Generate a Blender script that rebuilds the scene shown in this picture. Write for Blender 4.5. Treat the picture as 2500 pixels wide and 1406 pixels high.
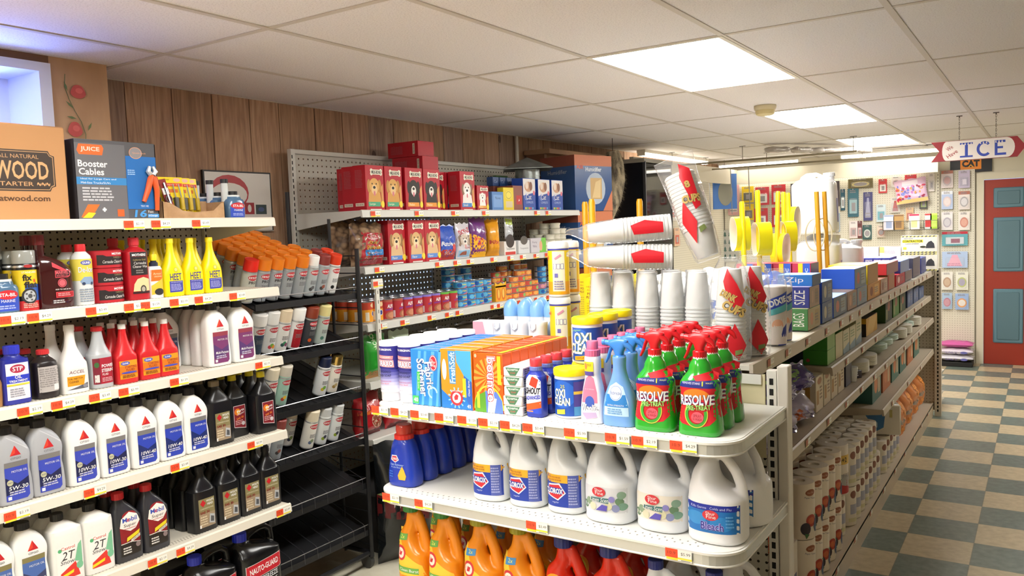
import bpy, bmesh, math, random
from mathutils import Vector, Matrix, Euler
from mathutils.bvhtree import BVHTree
from mathutils.geometry import tessellate_polygon
for o in list(bpy.data.objects): bpy.data.objects.remove(o, do_unlink=True)
SC = bpy.context.scene
COL = SC.collection
R90 = math.pi/2
rnd = random.Random(7)

# ---------------------------------------------------------------- camera
yaw, pitch, roll, FPX = 0.581658, 0.0704075, -0.0372812, 1990.65
cyw, syw, cp, sp = math.cos(yaw), math.sin(yaw), math.cos(pitch), math.sin(pitch)
fw = Vector((-syw*cp, cyw*cp, -sp)); ri = Vector((cyw, syw, 0)); up = ri.cross(fw)
r2 = ri*math.cos(roll)+up*math.sin(roll); u2 = up*math.cos(roll)-ri*math.sin(roll)
cam = bpy.data.cameras.new('camera'); camo = bpy.data.objects.new('camera', cam); COL.objects.link(camo)
cam.sensor_width = 36; cam.lens = 36*FPX/2500; cam.clip_start = .05
camo.matrix_world = Matrix(((r2.x, u2.x, -fw.x, 0), (r2.y, u2.y, -fw.y, 0), (r2.z, u2.z, -fw.z, 1.66), (0, 0, 0, 1)))
SC.camera = camo

# ---------------------------------------------------------------- colour, world, exposure
SC.view_settings.view_transform = 'Standard'; SC.view_settings.look = 'None'
SC.view_settings.gamma = 1; SC.view_settings.use_curve_mapping = False
SC.view_settings.exposure = 0.72
SC.cycles.use_denoising = True
SC.cycles.max_bounces = 7; SC.cycles.diffuse_bounces = 4; SC.cycles.transparent_max_bounces = 16
SC.cycles.sample_clamp_indirect = 6; SC.cycles.caustics_reflective = False; SC.cycles.caustics_refractive = False
W = bpy.data.worlds.new('daylight'); SC.world = W; W.use_nodes = True
wn = W.node_tree.nodes; wb = wn['Background']; wb.inputs[0].default_value = (.45, .62, 1, 1); wb.inputs[1].default_value = 1.3

def area(name, loc, sx, sy, power, col=(1, .97, .9), rot=(0, 0, 0)):
    l = bpy.data.lights.new(name, 'AREA'); l.shape = 'RECTANGLE'; l.size = sx; l.size_y = sy; l.energy = power; l.color = col
    o = bpy.data.objects.new(name, l); COL.objects.link(o); o.location = loc; o.rotation_euler = rot
    o['label'] = name.replace('_', ' '); return o

# ---------------------------------------------------------------- materials
def lin(h):
    h = h.lstrip('#')
    return tuple(((v/12.92) if v <= .04045 else ((v+.055)/1.055)**2.4) for v in (int(h[i:i+2], 16)/255 for i in (0, 2, 4)))+(1,)
_M = {}
def m(h, rough=.45, metal=0., emit=0., trans=0., spec=.5, coat=0.):
    key = (h, rough, metal, emit, trans, spec, coat)
    if key in _M: return _M[key]
    a = bpy.data.materials.new('paint_'+h.lstrip('#')); a.use_nodes = True
    b = a.node_tree.nodes['Principled BSDF']
    b.inputs['Base Color'].default_value = lin(h); b.inputs['Roughness'].default_value = rough
    b.inputs['Metallic'].default_value = metal; b.inputs['Specular IOR Level'].default_value = spec
    b.inputs['Coat Weight'].default_value = coat
    if trans: b.inputs['Transmission Weight'].default_value = trans; b.inputs['IOR'].default_value = 1.3
    if emit: b.inputs['Emission Color'].default_value = lin(h); b.inputs['Emission Strength'].default_value = emit
    _M[key] = a; return a
class NT:
    def __init__(s, name):
        s.m = bpy.data.materials.new(name); s.m.use_nodes = True; s.t = s.m.node_tree; s.b = s.t.nodes['Principled BSDF']; s.out = s.t.nodes['Material Output']
    def n(s, typ, **kw):
        x = s.t.nodes.new(typ)
        for k, v in kw.items():
            if k.startswith('i_'):
                k = k[2:]; x.inputs[int(k) if k.isdigit() else k.replace('_', ' ')].default_value = v
            else: setattr(x, k, v)
        return x
    def l(s, a, b): s.t.links.new(a, b)
    def math(s, op, a, b=None, c=None):
        x = s.n('ShaderNodeMath', operation=op)
        for i, v in enumerate((a, b, c)):
            if v is None: continue
            if isinstance(v, (int, float)): x.inputs[i].default_value = v
            else: s.l(v, x.inputs[i])
        return x.outputs[0]
    def ramp(s, fac, stops):
        x = s.n('ShaderNodeValToRGB'); e = x.color_ramp.elements
        while len(e) < len(stops): e.new(.5)
        for el, (p, c) in zip(e, stops): el.position = p; el.color = lin(c)
        s.l(fac, x.inputs[0]); return x.outputs[0]
def film(name, alpha=.1, col='#ffffff', rough=.12, bump=.55):
    """thin clear wrap: mostly see-through with a glossy coat"""
    t = NT(name); g = t.n('ShaderNodeBsdfGlossy'); g.inputs['Roughness'].default_value = rough
    d = t.n('ShaderNodeBsdfDiffuse'); d.inputs['Color'].default_value = lin(col)
    tr = t.n('ShaderNodeBsdfTransparent'); fr = t.n('ShaderNodeLayerWeight'); fr.inputs['Blend'].default_value = .12
    no = t.n('ShaderNodeTexNoise'); no.inputs['Scale'].default_value = 28; bp = t.n('ShaderNodeBump'); bp.inputs['Strength'].default_value = bump; bp.inputs['Distance'].default_value = .02
    tc = t.n('ShaderNodeTexCoord'); t.l(tc.outputs['Object'], no.inputs['Vector']); t.l(no.outputs[0], bp.inputs['Height']); t.l(bp.outputs[0], g.inputs['Normal']); t.l(bp.outputs[0], fr.inputs['Normal']); ff = t.math('MULTIPLY_ADD', fr.outputs['Fresnel'], .55, .01)
    m1 = t.n('ShaderNodeMixShader'); m1.inputs[0].default_value = alpha; t.l(tr.outputs[0], m1.inputs[1]); t.l(d.outputs[0], m1.inputs[2])
    m2 = t.n('ShaderNodeMixShader'); t.l(ff, m2.inputs[0]); t.l(m1.outputs[0], m2.inputs[1]); t.l(g.outputs[0], m2.inputs[2]); t.l(m2.outputs[0], t.out.inputs[0])
    return t.m
FILM = film('clear_film'); FILMW = film('milky_film', .33)
def pegmat(name, col, ax, hole=None, pitch=.0254, rad=.13, rough=.5):
    t = NT(name); tc = t.n('ShaderNodeTexCoord'); s = t.n('ShaderNodeSeparateXYZ'); t.l(tc.outputs['Object'], s.inputs[0])
    ds = []
    for i in (0 if ax == 'x' else 1, 2):
        f = t.math('FRACT', t.math('DIVIDE', s.outputs[i], pitch)); d = t.math('SUBTRACT', f, .5); ds.append(t.math('MULTIPLY', d, d))
    mk = t.math('LESS_THAN', t.math('ADD', ds[0], ds[1]), rad*rad)
    t.b.inputs['Base Color'].default_value = lin(col); t.b.inputs['Roughness'].default_value = rough
    mx = t.n('ShaderNodeMixShader'); t.l(mk, mx.inputs[0]); t.l(t.b.outputs[0], mx.inputs[1])
    if hole is None: h = t.n('ShaderNodeBsdfTransparent')
    else: h = t.n('ShaderNodeBsdfDiffuse'); h.inputs[0].default_value = lin(hole)
    t.l(h.outputs[0], mx.inputs[2]); t.l(mx.outputs[0], t.out.inputs[0]); return t.m
def noisemat(name, c1, c2, scale=20, rough=.6, metal=0, stretch=(1, 1, 1), detail=4, bump=0):
    t = NT(name); tc = t.n('ShaderNodeTexCoord'); mp = t.n('ShaderNodeMapping'); mp.inputs['Scale'].default_value = stretch
    t.l(tc.outputs['Object'], mp.inputs[0]); no = t.n('ShaderNodeTexNoise'); no.inputs['Scale'].default_value = scale; no.inputs['Detail'].default_value = detail
    t.l(mp.outputs[0], no.inputs['Vector']); t.l(t.ramp(no.outputs[0], [(.35, c1), (.65, c2)]), t.b.inputs['Base Color'])
    t.b.inputs['Roughness'].default_value = rough; t.b.inputs['Metallic'].default_value = metal
    if bump: b = t.n('ShaderNodeBump'); b.inputs['Strength'].default_value = bump; t.l(no.outputs[0], b.inputs['Height']); t.l(b.outputs[0], t.b.inputs['Normal'])
    return t.m

# ---------------------------------------------------------------- mesh builder
def se(rx, ry, n=2, seg=28, cx=0, cy=0):
    out = []
    for i in range(seg):
        a = 2*math.pi*(i+.5)/seg - R90; c, s = math.cos(a), math.sin(a)
        out.append((cx+rx*math.copysign(abs(c)**(2/n), c), cy+ry*math.copysign(abs(s)**(2/n), s)))
    return out
def catmull(S, k):
    if k <= 1: return S
    S = [tuple(s)+(0,)*(6-len(s)) for s in S]; out = []
    for i in range(len(S)-1):
        p0, p1, p2, p3 = S[max(i-1, 0)], S[i], S[i+1], S[min(i+2, len(S)-1)]
        for j in range(k):
            t = j/k; out.append(tuple(.5*(2*b+(c-a)*t+(2*a-5*b+4*c-d)*t*t+(3*b-a-3*c+d)*t**3) for a, b, c, d in zip(p0, p1, p2, p3)))
    z0, z1 = S[0][0], S[-1][0]; lo, hi = min(z0, z1), max(z0, z1)
    return [(min(max(q[0], lo), hi),)+q[1:] for q in out+[S[-1]]]
class MB:
    def __init__(s): s.v = []; s.f = []; s.mi = []; s.ms = []
    def mat(s, mt):
        if isinstance(mt, str): mt = m(mt)
        if mt not in s.ms: s.ms.append(mt)
        return s.ms.index(mt)
    def face(s, ids, k): s.f.append(tuple(ids)); s.mi.append(k)
    def box(s, x0, x1, y0, y1, z0, z1, mt):
        k = s.mat(mt); b = len(s.v); s.v += [(x, y, z) for z in (z0, z1) for y in (y0, y1) for x in (x0, x1)]
        for q in ((0, 2, 3, 1), (4, 5, 7, 6), (0, 1, 5, 4), (2, 6, 7, 3), (0, 4, 6, 2), (1, 3, 7, 5)): s.face([b+i for i in q], k)
        return s
    def cbox(s, x0, x1, y0, y1, z0, z1, mt, c=.002):
        """box with chamfered edges"""
        k = s.mat(mt); b = len(s.v)
        X, Y, Z = (x0, x1), (y0, y1), (z0, z1); idx = {}
        for i in (0, 1):
            for j in (0, 1):
                for l in (0, 1):
                    sx, sy, sz = 1-2*i, 1-2*j, 1-2*l
                    for a in range(3):
                        p = [X[i]+sx*c, Y[j]+sy*c, Z[l]+sz*c]; p[a] = (X[i], Y[j], Z[l])[a]
                        idx[i, j, l, a] = len(s.v); s.v.append(tuple(p))
        for a in range(3):
            o = [q for q in range(3) if q != a]
            for e in (0, 1):
                r = []
                for p, q in ((0, 0), (1, 0), (1, 1), (0, 1)):
                    t = [0, 0, 0]; t[a] = e; t[o[0]] = p; t[o[1]] = q; r.append(idx[t[0], t[1], t[2], a])
                s.face(r, k)
        for a in range(3):
            o = [q for q in range(3) if q != a]
            for p in (0, 1):
                for q in (0, 1):
                    t = [0, 0, 0]; t[o[0]] = p; t[o[1]] = q; u = list(t); u[a] = 1
                    s.face([idx[t[0], t[1], t[2], o[0]], idx[u[0], u[1], u[2], o[0]], idx[u[0], u[1], u[2], o[1]], idx[t[0], t[1], t[2], o[1]]], k)
        for i in (0, 1):
            for j in (0, 1):
                for l in (0, 1): s.face([idx[i, j, l, a] for a in range(3)], k)
        return s
    def loft(s, S, mt, seg=28, k=1, cap=True, close=False, inner=False):
        """sections (z, rx, ry, n, cx, cy)"""
        S = catmull([tuple(q)+(2,)*(4-len(q)) if len(q) < 4 else q for q in S], k); kk = s.mat(mt); b = len(s.v)
        for q in S:
            z, rx, ry, n = q[:4]; cx = q[4] if len(q) > 4 else 0; cy = q[5] if len(q) > 5 else 0
            s.v += [(x, y, z) for x, y in se(max(rx, 1e-4), max(ry, 1e-4), max(n, 1), seg, cx, cy)]
        for i in range(len(S)-1):
            for j in range(seg):
                a = b+i*seg+j; c = b+i*seg+(j+1) % seg; s.face((a, c, c+seg, a+seg), kk)
        if cap: s.face([b+j for j in range(seg)][::-1], kk); s.face([b+(len(S)-1)*seg+j for j in range(seg)], kk)
        return s
    def lathe(s, P, mt, seg=28, cx=0, cy=0, cap=True): return s.loft([(z, r, r, 2, cx, cy) for r, z in P], mt, seg, 1, cap)
    def tube(s, path, r, mt, seg=8, flat=1, closed=False):
        k = s.mat(mt); b = len(s.v); P = [Vector(p) for p in path]; n = len(P); rr = r if isinstance(r, (list, tuple)) else [r]*n
        ref = Vector((0, 0, 1)); prev = None
        for i in range(n):
            t = ((P[(i+1) % n]-P[i-1]) if closed else (P[min(i+1, n-1)]-P[max(i-1, 0)])).normalized()
            if prev is None: a = t.cross(ref); a = t.cross(Vector((0, 1, 0))) if a.length < .05 else a; a.normalize()
            else: a = (prev-t*prev.dot(t)).normalized()
            prev = a; c = t.cross(a)
            for j in range(seg):
                g = 2*math.pi*j/seg; s.v.append(tuple(P[i]+a*math.cos(g)*rr[i]+c*math.sin(g)*rr[i]*flat))
        for i in range(n if closed else n-1):
            for j in range(seg):
                p = b+i*seg+j; q = b+i*seg+(j+1) % seg; w = ((i+1) % n)*seg+b; s.face((p, q, w+(j+1) % seg, w+j), k)
        if not closed: s.face([b+j for j in range(seg)][::-1], k); s.face([b+(n-1)*seg+j for j in range(seg)], k)
        return s
    def prism(s, pts, lo, hi, mt, plane='xz'):
        """outline extruded; plane xz along y, yz along x, xy along z"""
        k = s.mat(mt); b = len(s.v); n = len(pts)
        for w in (lo, hi):
            for p, q in pts: s.v.append({'xz': (p, w, q), 'yz': (w, p, q), 'xy': (p, q, w)}[plane])
        s.face([b+i for i in range(n)], k); s.face([b+n+i for i in range(n)][::-1], k)
        for i in range(n): j = (i+1) % n; s.face((b+i, b+n+i, b+n+j, b+j), k)
        return s
    def pillow(s, w, h, d, mt, nx=14, nz=16, top=.012, bot=.012, seed=0, wr=.004, flat_top=True):
        """stuffed pouch, front -y, base at z=0"""
        k = s.mat(mt); R = random.Random(seed); b = len(s.v)
        for side in (-1, 1):
            for j in range(nz+1):
                v = j/nz; z = h*v
                fz = min(1, max(0, (z-bot)/(h*.16)))**.6 * min(1, max(0, (h-top-z)/(h*.3)))**.65
                for i in range(nx+1):
                    u = i/nx*2-1; fx = (1-abs(u)**3)**.6
                    e = 1-.06*math.sin(math.pi*v)*(1)
                    x = u*w/2*(e if abs(u) > .9 else 1)
                    s.v.append((x, side*(d/2*fz*fx+.0006)+R.uniform(-wr, wr)*fz*fx, z+(.006*math.sin(u*9+seed) if j == nz else 0)))
        N = (nx+1)*(nz+1)
        for j in range(nz):
            for i in range(nx):
                a = b+j*(nx+1)+i; s.face((a, a+1, a+nx+2, a+nx+1), k); a += N; s.face((a, a+nx+1, a+nx+2, a+1), k)
        for j in range(nz):
            for i in (0, nx): a = b+j*(nx+1)+i; c = a+nx+1; s.face((a, c, c+N, a+N) if i else (a, a+N, c+N, c), k)
        for i in range(nx):
            for j in (0, nz): a = b+j*(nx+1)+i; s.face((a, a+N, a+N+1, a+1) if j == 0 else (a, a+1, a+N+1, a+N), k)
        return s
    def move(s, M, start=0):
        for i in range(start, len(s.v)): s.v[i] = tuple(M @ Vector(s.v[i]))
        return s
    def mesh(s, name, ang=38):
        me = bpy.data.meshes.new(name); me.from_pydata(s.v, [], s.f)
        for x in s.ms: me.materials.append(x)
        me.polygons.foreach_set('material_index', s.mi); me.polygons.foreach_set('use_smooth', [True]*len(s.f))
        bm = bmesh.new(); bm.from_mesh(me); bmesh.ops.recalc_face_normals(bm, faces=bm.faces); bm.to_mesh(me); bm.free()
        me.set_sharp_from_angle(angle=math.radians(ang)); me.update(); return me
    def remesh(s, vox=.0045, it=6):
        """fuse overlapping pieces into one smooth skin"""
        me = s.mesh('tmp'); o = bpy.data.objects.new('tmp', me); COL.objects.link(o)
        r = o.modifiers.new('r', 'REMESH'); r.mode = 'VOXEL'; r.voxel_size = vox
        q = o.modifiers.new('s', 'SMOOTH'); q.iterations = it; q.factor = .5
        dg = bpy.context.evaluated_depsgraph_get(); dg.update(); n = bpy.data.meshes.new_from_object(o.evaluated_get(dg))
        t = MB(); t.ms = list(s.ms[:1]); t.v = [(v.co.x, v.co.y, max(v.co.z, 0)) for v in n.vertices]; t.f = [tuple(p.vertices) for p in n.polygons]; t.mi = [0]*len(t.f)
        bpy.data.objects.remove(o); bpy.data.meshes.remove(n); bpy.data.meshes.remove(me); return t
    def tree(s): return BVHTree.FromPolygons([Vector(v) for v in s.v], s.f)

_T = {}
def glyphs(txt, bold):
    key = (txt, bold)
    if key not in _T:
        c = bpy.data.curves.new('t', 'FONT'); c.body = txt; c.size = 1; c.resolution_u = 2; c.offset = bold; c.fill_mode = 'FRONT'
        o = bpy.data.objects.new('t', c); COL.objects.link(o); dg = bpy.context.evaluated_depsgraph_get(); dg.update()
        me = bpy.data.meshes.new_from_object(o.evaluated_get(dg)); me.calc_loop_triangles()
        V = [(v.co.x, v.co.y) for v in me.vertices]; F = [tuple(t.vertices) for t in me.loop_triangles]
        bpy.data.objects.remove(o); bpy.data.meshes.remove(me); bpy.data.curves.remove(c)
        x0 = min(v[0] for v in V); x1 = max(v[0] for v in V); y0 = min(v[1] for v in V); y1 = max(v[1] for v in V)
        _T[key] = ([((x-(x0+x1)/2), (y-(y0+y1)/2)) for x, y in V], F, x1-x0, y1-y0)
    return _T[key]
class Deco:
    """printed shapes laid on a face of a body: u to the right, v up, as seen from outside"""
    def __init__(s, body=None, face='front', at=0., wrap=0, res=.012, cx=0, cy=0, lift=.0005):
        s.mb = MB(); s.tree = body.tree() if body else None; s.face = face; s.at = at; s.wrap = wrap; s.res = res; s.k = 0; s.cx = cx; s.cy = cy; s.lift = lift; s.res = min(res, .0085) if (body or wrap) and res < .013 else res
    def fr(s, face, at=0.): s.face = face; s.at = at; return s
    def P(s, u, v):
        if s.wrap:
            a = u/s.wrap; n = Vector((math.sin(a), -math.cos(a), 0)); o = Vector((s.cx, s.cy, v))+n*.3; h = s.wrap
        else:
            n = Vector({'front': (0, -1, 0), 'back': (0, 1, 0), 'right': (1, 0, 0), 'left': (-1, 0, 0), 'top': (0, 0, 1)}[s.face])
            o = Vector({'front': (u, 0, v), 'back': (-u, 0, v), 'right': (0, u, v), 'left': (0, -u, v), 'top': (u, v, 0)}[s.face])
        off = s.lift+s.k*(.0002 if (s.tree or s.wrap) else .00006)
        if s.tree:
            if not s.wrap: o = o+n*.4
            hit = s.tree.ray_cast(o, -n, 1)
            if hit[0] is not None: return hit[0]+n*off
            return (Vector((s.cx, s.cy, v))+n*(s.wrap+off)) if s.wrap else o-n*.4+n*(s.at+off)
        if s.wrap: return Vector((s.cx, s.cy, v))+n*(s.wrap+off)
        return o+n*(s.at+off)
    def tris(s, T, mt):
        k = s.mb.mat(mt); st = list(T); out = []
        if s.tree or s.wrap:
            R2 = s.res**2
            while st:
                a, b, c = st.pop(); e = [(a[0]-b[0])**2+(a[1]-b[1])**2, (b[0]-c[0])**2+(b[1]-c[1])**2, (c[0]-a[0])**2+(c[1]-a[1])**2]; q = max(e)
                if q > R2:
                    i = e.index(q); t = (a, b, c); p, r, w = t[i], t[(i+1) % 3], t[(i+2) % 3]; h = ((p[0]+r[0])/2, (p[1]+r[1])/2)
                    st += [(p, h, w), (h, r, w)]
                else: out.append((a, b, c))
        else: out = st
        C = {}
        for t in out:
            ids = []
            for p in t:
                kk = (round(p[0], 6), round(p[1], 6))
                if kk not in C: C[kk] = len(s.mb.v); s.mb.v.append(tuple(s.P(*p)))
                ids.append(C[kk])
            if len(set(ids)) == 3: s.mb.face(ids, k)
        s.k += 1; return s
    def rect(s, u0, v0, u1, v1, mt, sk=0):
        a, b, c, d = (u0, v0), (u1, v0), (u1+sk, v1), (u0+sk, v1); return s.tris([(a, b, c), (a, c, d)], mt)
    def ell(s, u, v, a, b, mt, n=20):
        P = [(u+a*math.cos(2*math.pi*i/n), v+b*math.sin(2*math.pi*i/n)) for i in range(n)]
        return s.tris([((u, v), P[i], P[(i+1) % n]) for i in range(n)], mt)
    def ring(s, u, v, a, b, t, mt, n=24, a0=0, a1=2*math.pi):
        T = []
        for i in range(n):
            g, h = a0+(a1-a0)*i/n, a0+(a1-a0)*(i+1)/n
            p = [(u+(a-q)*math.cos(x), v+(b-q)*math.sin(x)) for x, q in ((g, 0), (h, 0), (h, t), (g, t))]; T += [(p[0], p[1], p[2]), (p[0], p[2], p[3])]
        return s.tris(T, mt)
    def poly(s, pts, mt):
        T = tessellate_polygon([[Vector((p[0], p[1], 0)) for p in pts]]); return s.tris([tuple(pts[i] for i in t) for t in T], mt)
    def text(s, txt, u, v, h, mt, w=None, rot=0, bold=.0, sh=0, ol=None):
        """centred text; h = letter height, w = width it is fitted to"""
        V, F, W0, H0 = glyphs(txt, bold); fy = h/H0; fx = (w/W0) if w else fy
        if ol: s.text(txt, u, v, h*1.0, ol, w, rot, bold+.045, sh)
        c, q = math.cos(rot), math.sin(rot); Q = []
        for x, y in V: x, y = x*fx+sh*y*fy, y*fy; Q.append((u+x*c-y*q, v+x*q+y*c))
        return s.tris([tuple(Q[i] for i in t) for t in F], mt)
    def lines(s, u, v0, v1, n, w, mt, seed=1):
        """rows of fine print"""
        R = random.Random(seed); T = []
        for i in range(n):
            v = v1+(v0-v1)*(i+.5)/n; hh = abs(v1-v0)/n*.27; x = u-w/2; e = u+w/2*R.uniform(.7, 1)
            while x < e: q = min(R.uniform(.12, .3)*w, e-x); T += [((x, v-hh), (x+q*.86, v-hh), (x+q*.86, v+hh)), ((x, v-hh), (x+q*.86, v+hh), (x, v+hh))]; x += q
        return s.tris(T, mt)

# ---------------------------------------------------------------- things
class K:
    def __init__(s, name, cat): s.name = name; s.cat = cat; s.parts = []
    def add(s, pn, mb, parent=None, label=None, loc=None):
        if isinstance(mb, Deco): mb = mb.mb
        s.parts.append((pn, mb.mesh(pn) if isinstance(mb, MB) else mb, parent, label, loc)); return len(s.parts)-1
def put(k, loc, rz, label, group=None, rot=None, cat=None, sc=None):
    obs = []; rot = rot or (0, 0, rz)
    single = len(k.parts) == 1
    if not single:
        r = bpy.data.objects.new(k.name, None); r.empty_display_size = .05
    else: r = bpy.data.objects.new(k.name, k.parts[0][1])
    COL.objects.link(r); r.location = loc; r.rotation_euler = rot
    if sc: r.scale = sc
    r['label'] = label; r['category'] = cat or k.cat
    if group: r['group'] = group
    if not single:
        for pn, me, pa, lb, lo in k.parts:
            o = bpy.data.objects.new(pn, me); COL.objects.link(o); o.parent = r if pa is None else obs[pa]
            if lo: o.location = lo
            if lb: o['label'] = lb
            obs.append(o)
    return r
ORD = ['first', 'second', 'third', 'fourth', 'fifth', 'sixth', 'seventh', 'eighth', 'ninth', 'tenth', 'eleventh', 'twelfth', 'thirteenth', 'fourteenth']
ROW = ['front row', 'second row back', 'third row back', 'fourth row back', 'fifth row back', 'sixth row back', 'seventh row back', 'eighth row back', 'ninth row back', 'tenth row back', 'last row back']
def block(k, cols, n, step, z, rz, fmt, group, jit=.0, names=None, r0=0):
    """columns of things, each n deep; step = (dx,dy) from one row to the next behind"""
    for c, (x, y) in enumerate(cols):
        nn = n[c] if isinstance(n, (list, tuple)) else n
        for r in range(r0, r0+nn):
            put(k, (x+step[0]*r+rnd.uniform(-jit, jit), y+step[1]*r+rnd.uniform(-jit, jit), z), rz+rnd.uniform(-jit, jit)*12, fmt.format(c=(names or ORD)[c], r=ROW[r]), group)
def struct(name, mb, label=None):
    o = bpy.data.objects.new(name, mb.mesh(name) if isinstance(mb, MB) else mb); COL.objects.link(o); o['kind'] = 'structure'
    if label: o['label'] = label
    return o
def sub(name, mb, parent):
    o = bpy.data.objects.new(name, mb.mesh(name) if isinstance(mb, (MB,)) else mb); COL.objects.link(o); o.parent = parent; return o

# ================================================================ the room
WALLX, BACKY, CEIL = -3.5, 10.3, 2.40
# floor
t = NT('vinyl_tile'); tc = t.n('ShaderNodeTexCoord'); mp = t.n('ShaderNodeMapping'); t.l(tc.outputs['Object'], mp.inputs[0])
mp.inputs['Location'].default_value = (.60/.3048, -4.30/.3048+14, 0); mp.inputs['Scale'].default_value = (1/.3048,)*3
ch = t.n('ShaderNodeTexChecker'); ch.inputs['Scale'].default_value = 1; t.l(mp.outputs[0], ch.inputs['Vector'])
no = t.n('ShaderNodeTexNoise'); no.inputs['Scale'].default_value = 26; no.inputs['Detail'].default_value = 8; t.l(tc.outputs['Object'], no.inputs['Vector'])
ca = t.ramp(no.outputs[0], [(.3, '#a8987a'), (.7, '#c0b090')]); cb = t.ramp(no.outputs[0], [(.3, '#56625b'), (.7, '#6e7a72')])
mx = t.n('ShaderNodeMix', data_type='RGBA'); t.l(ch.outputs['Fac'], mx.inputs['Factor']); t.l(ca, mx.inputs['A']); t.l(cb, mx.inputs['B'])
sp_ = t.n('ShaderNodeSeparateXYZ'); t.l(mp.outputs[0], sp_.inputs[0])
e = []
for i in (0, 1):
    f = t.math('FRACT', sp_.outputs[i]); e.append(t.math('LESS_THAN', t.math('MINIMUM', f, t.math('SUBTRACT', 1., f)), .008))
jn = t.math('MAXIMUM', e[0], e[1]); mx2 = t.n('ShaderNodeMix', data_type='RGBA'); t.l(t.math('MULTIPLY', jn, .5), mx2.inputs['Factor']); t.l(mx.outputs['Result'], mx2.inputs['A']); mx2.inputs['B'].default_value = lin('#5b5648')
t.l(mx2.outputs['Result'], t.b.inputs['Base Color']); t.b.inputs['Roughness'].default_value = .32
FLOOR = t.m
# cream sheet floor on the left of the shop (checker only in the aisle)
mb = MB(); mb.box(-1.0, 2.6, -2.2, 10.4, -.05, 0, FLOOR); struct('floor', mb)
mb = MB(); mb.box(-3.6, -1.0, -2.2, 10.4, -.05, 0, noisemat('cream_floor', '#cfc8b0', '#e0dac6', 9, .4)); struct('floor', mb)
# ceiling
t = NT('acoustic_tile'); tc = t.n('ShaderNodeTexCoord'); no = t.n('ShaderNodeTexNoise'); no.inputs['Scale'].default_value = 170; no.inputs['Detail'].default_value = 3
t.l(tc.outputs['Object'], no.inputs['Vector']); t.l(t.ramp(no.outputs[0], [(.33, '#d8d2d1'), (.5, '#ece7e5')]), t.b.inputs['Base Color']); t.b.inputs['Roughness'].default_value = .85
mb = MB()
GX = [-3.5, -2.895, -2.29, -1.685, -1.08, -.475, .13, .735, 1.34, 1.945, 2.55]; GY = [-2.2, -1.7, -.47, .76, 1.99, 3.22, 4.44, 5.67, 6.89, 8.14, 9.37, 10.4]
LIGHTS = [(3, 5), (3, 7), (3, 9), (3, 3), (1, 2), (3, 1), (6, 8)]  # entries after the first three are unseen; the last is added aisle fill
for i in range(len(GX)-1):
    for j in range(len(GY)-1):
        if (i, j) in LIGHTS: continue
        mb.box(GX[i], GX[i+1], GY[j], GY[j+1], CEIL, CEIL+.02, t.m)
struct('ceiling', mb)
mb = MB(); tm = m('#cfc6ba', .5)
for x in GX: mb.box(x-.012, x+.012, -2.2, 10.4, CEIL-.004, CEIL-.0005, tm)
for y in GY[1:-1]: mb.box(-3.5, 2.55, y-.012, y+.012, CEIL-.003, CEIL-.0005, tm)
struct('trim_1', mb)
# ceiling light panels
def panel_kind():
    k = K('ceiling_light', 'light'); f = MB(); x, y = .3025, .6125
    for a in ((-x, x, -y, -y+.02), (-x, x, y-.02, y), (-x, -x+.02, -y+.02, y-.02), (x-.02, x, -y+.02, y-.02)): f.box(*a, -.006, .03, '#e6e0d4')
    k.add('frame', f); d = MB(); d.box(-x+.02, x-.02, -y+.02, y-.02, .002, .006, m('#fffdf8', .5, emit=13)); k.add('diffuser', d); return k
PK = panel_kind(); nm = ['nearest', 'middle', 'farthest']
for n, (i, j) in enumerate(LIGHTS):
    if n > 2: lab = ['overhead light panel above the photographer', 'light panel near the rack by the window', 'light panel behind the photographer', 'unseen fill light panel added over the right aisle near the door'][n-3]
    else: lab = 'bright rectangular ceiling light panel, %s of the three in a row' % nm[n]
    yy = (GY[j]+GY[j+1])/2
    put(PK, ((GX[i]+GX[i+1])/2, yy, CEIL), 0, lab, 'ceiling light panels')

# left wall of rough planks
def wood(name, c1, c2, c3):
    t = NT(name); tc = t.n('ShaderNodeTexCoord'); mp = t.n('ShaderNodeMapping'); mp.inputs['Scale'].default_value = (3, 9, .55); t.l(tc.outputs['Object'], mp.inputs[0])
    no = t.n('ShaderNodeTexNoise'); no.inputs['Scale'].default_value = 5; no.inputs['Detail'].default_value = 7; no.inputs['Distortion'].default_value = 1.2; t.l(mp.outputs[0], no.inputs['Vector'])
    base = t.ramp(no.outputs[0], [(.28, c1), (.5, c2), (.72, c3)])
    mp2 = t.n('ShaderNodeMapping'); mp2.inputs['Scale'].default_value = (1, 5.5, 3.1); t.l(tc.outputs['Object'], mp2.inputs[0]); vo = t.n('ShaderNodeTexVoronoi'); vo.inputs['Scale'].default_value = .9; t.l(mp2.outputs[0], vo.inputs['Vector'])
    k = t.math('LESS_THAN', vo.outputs['Distance'], .10); k2 = t.math('MULTIPLY', k, .75)
    mx = t.n('ShaderNodeMix', data_type='RGBA'); t.l(k2, mx.inputs['Factor']); t.l(base, mx.inputs['A']); mx.inputs['B'].default_value = lin('#4a3126'); t.l(mx.outputs['Result'], t.b.inputs['Base Color'])
    t.b.inputs['Roughness'].default_value = .75; return t.m
WD = [wood('plank_a', '#94705a', '#b08c70', '#c4a184'), wood('plank_b', '#8a6a54', '#a58266', '#bb987a'), wood('plank_c', '#9c785e', '#b89476', '#c9a78a'), wood('plank_d', '#80665a', '#9a7e6c', '#ae937f')]
W2Y, W2Z = (3.52, 4.45), (1.22, 1.95)        # window behind the pet food shelving
mb = MB(); y = -2.2
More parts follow.
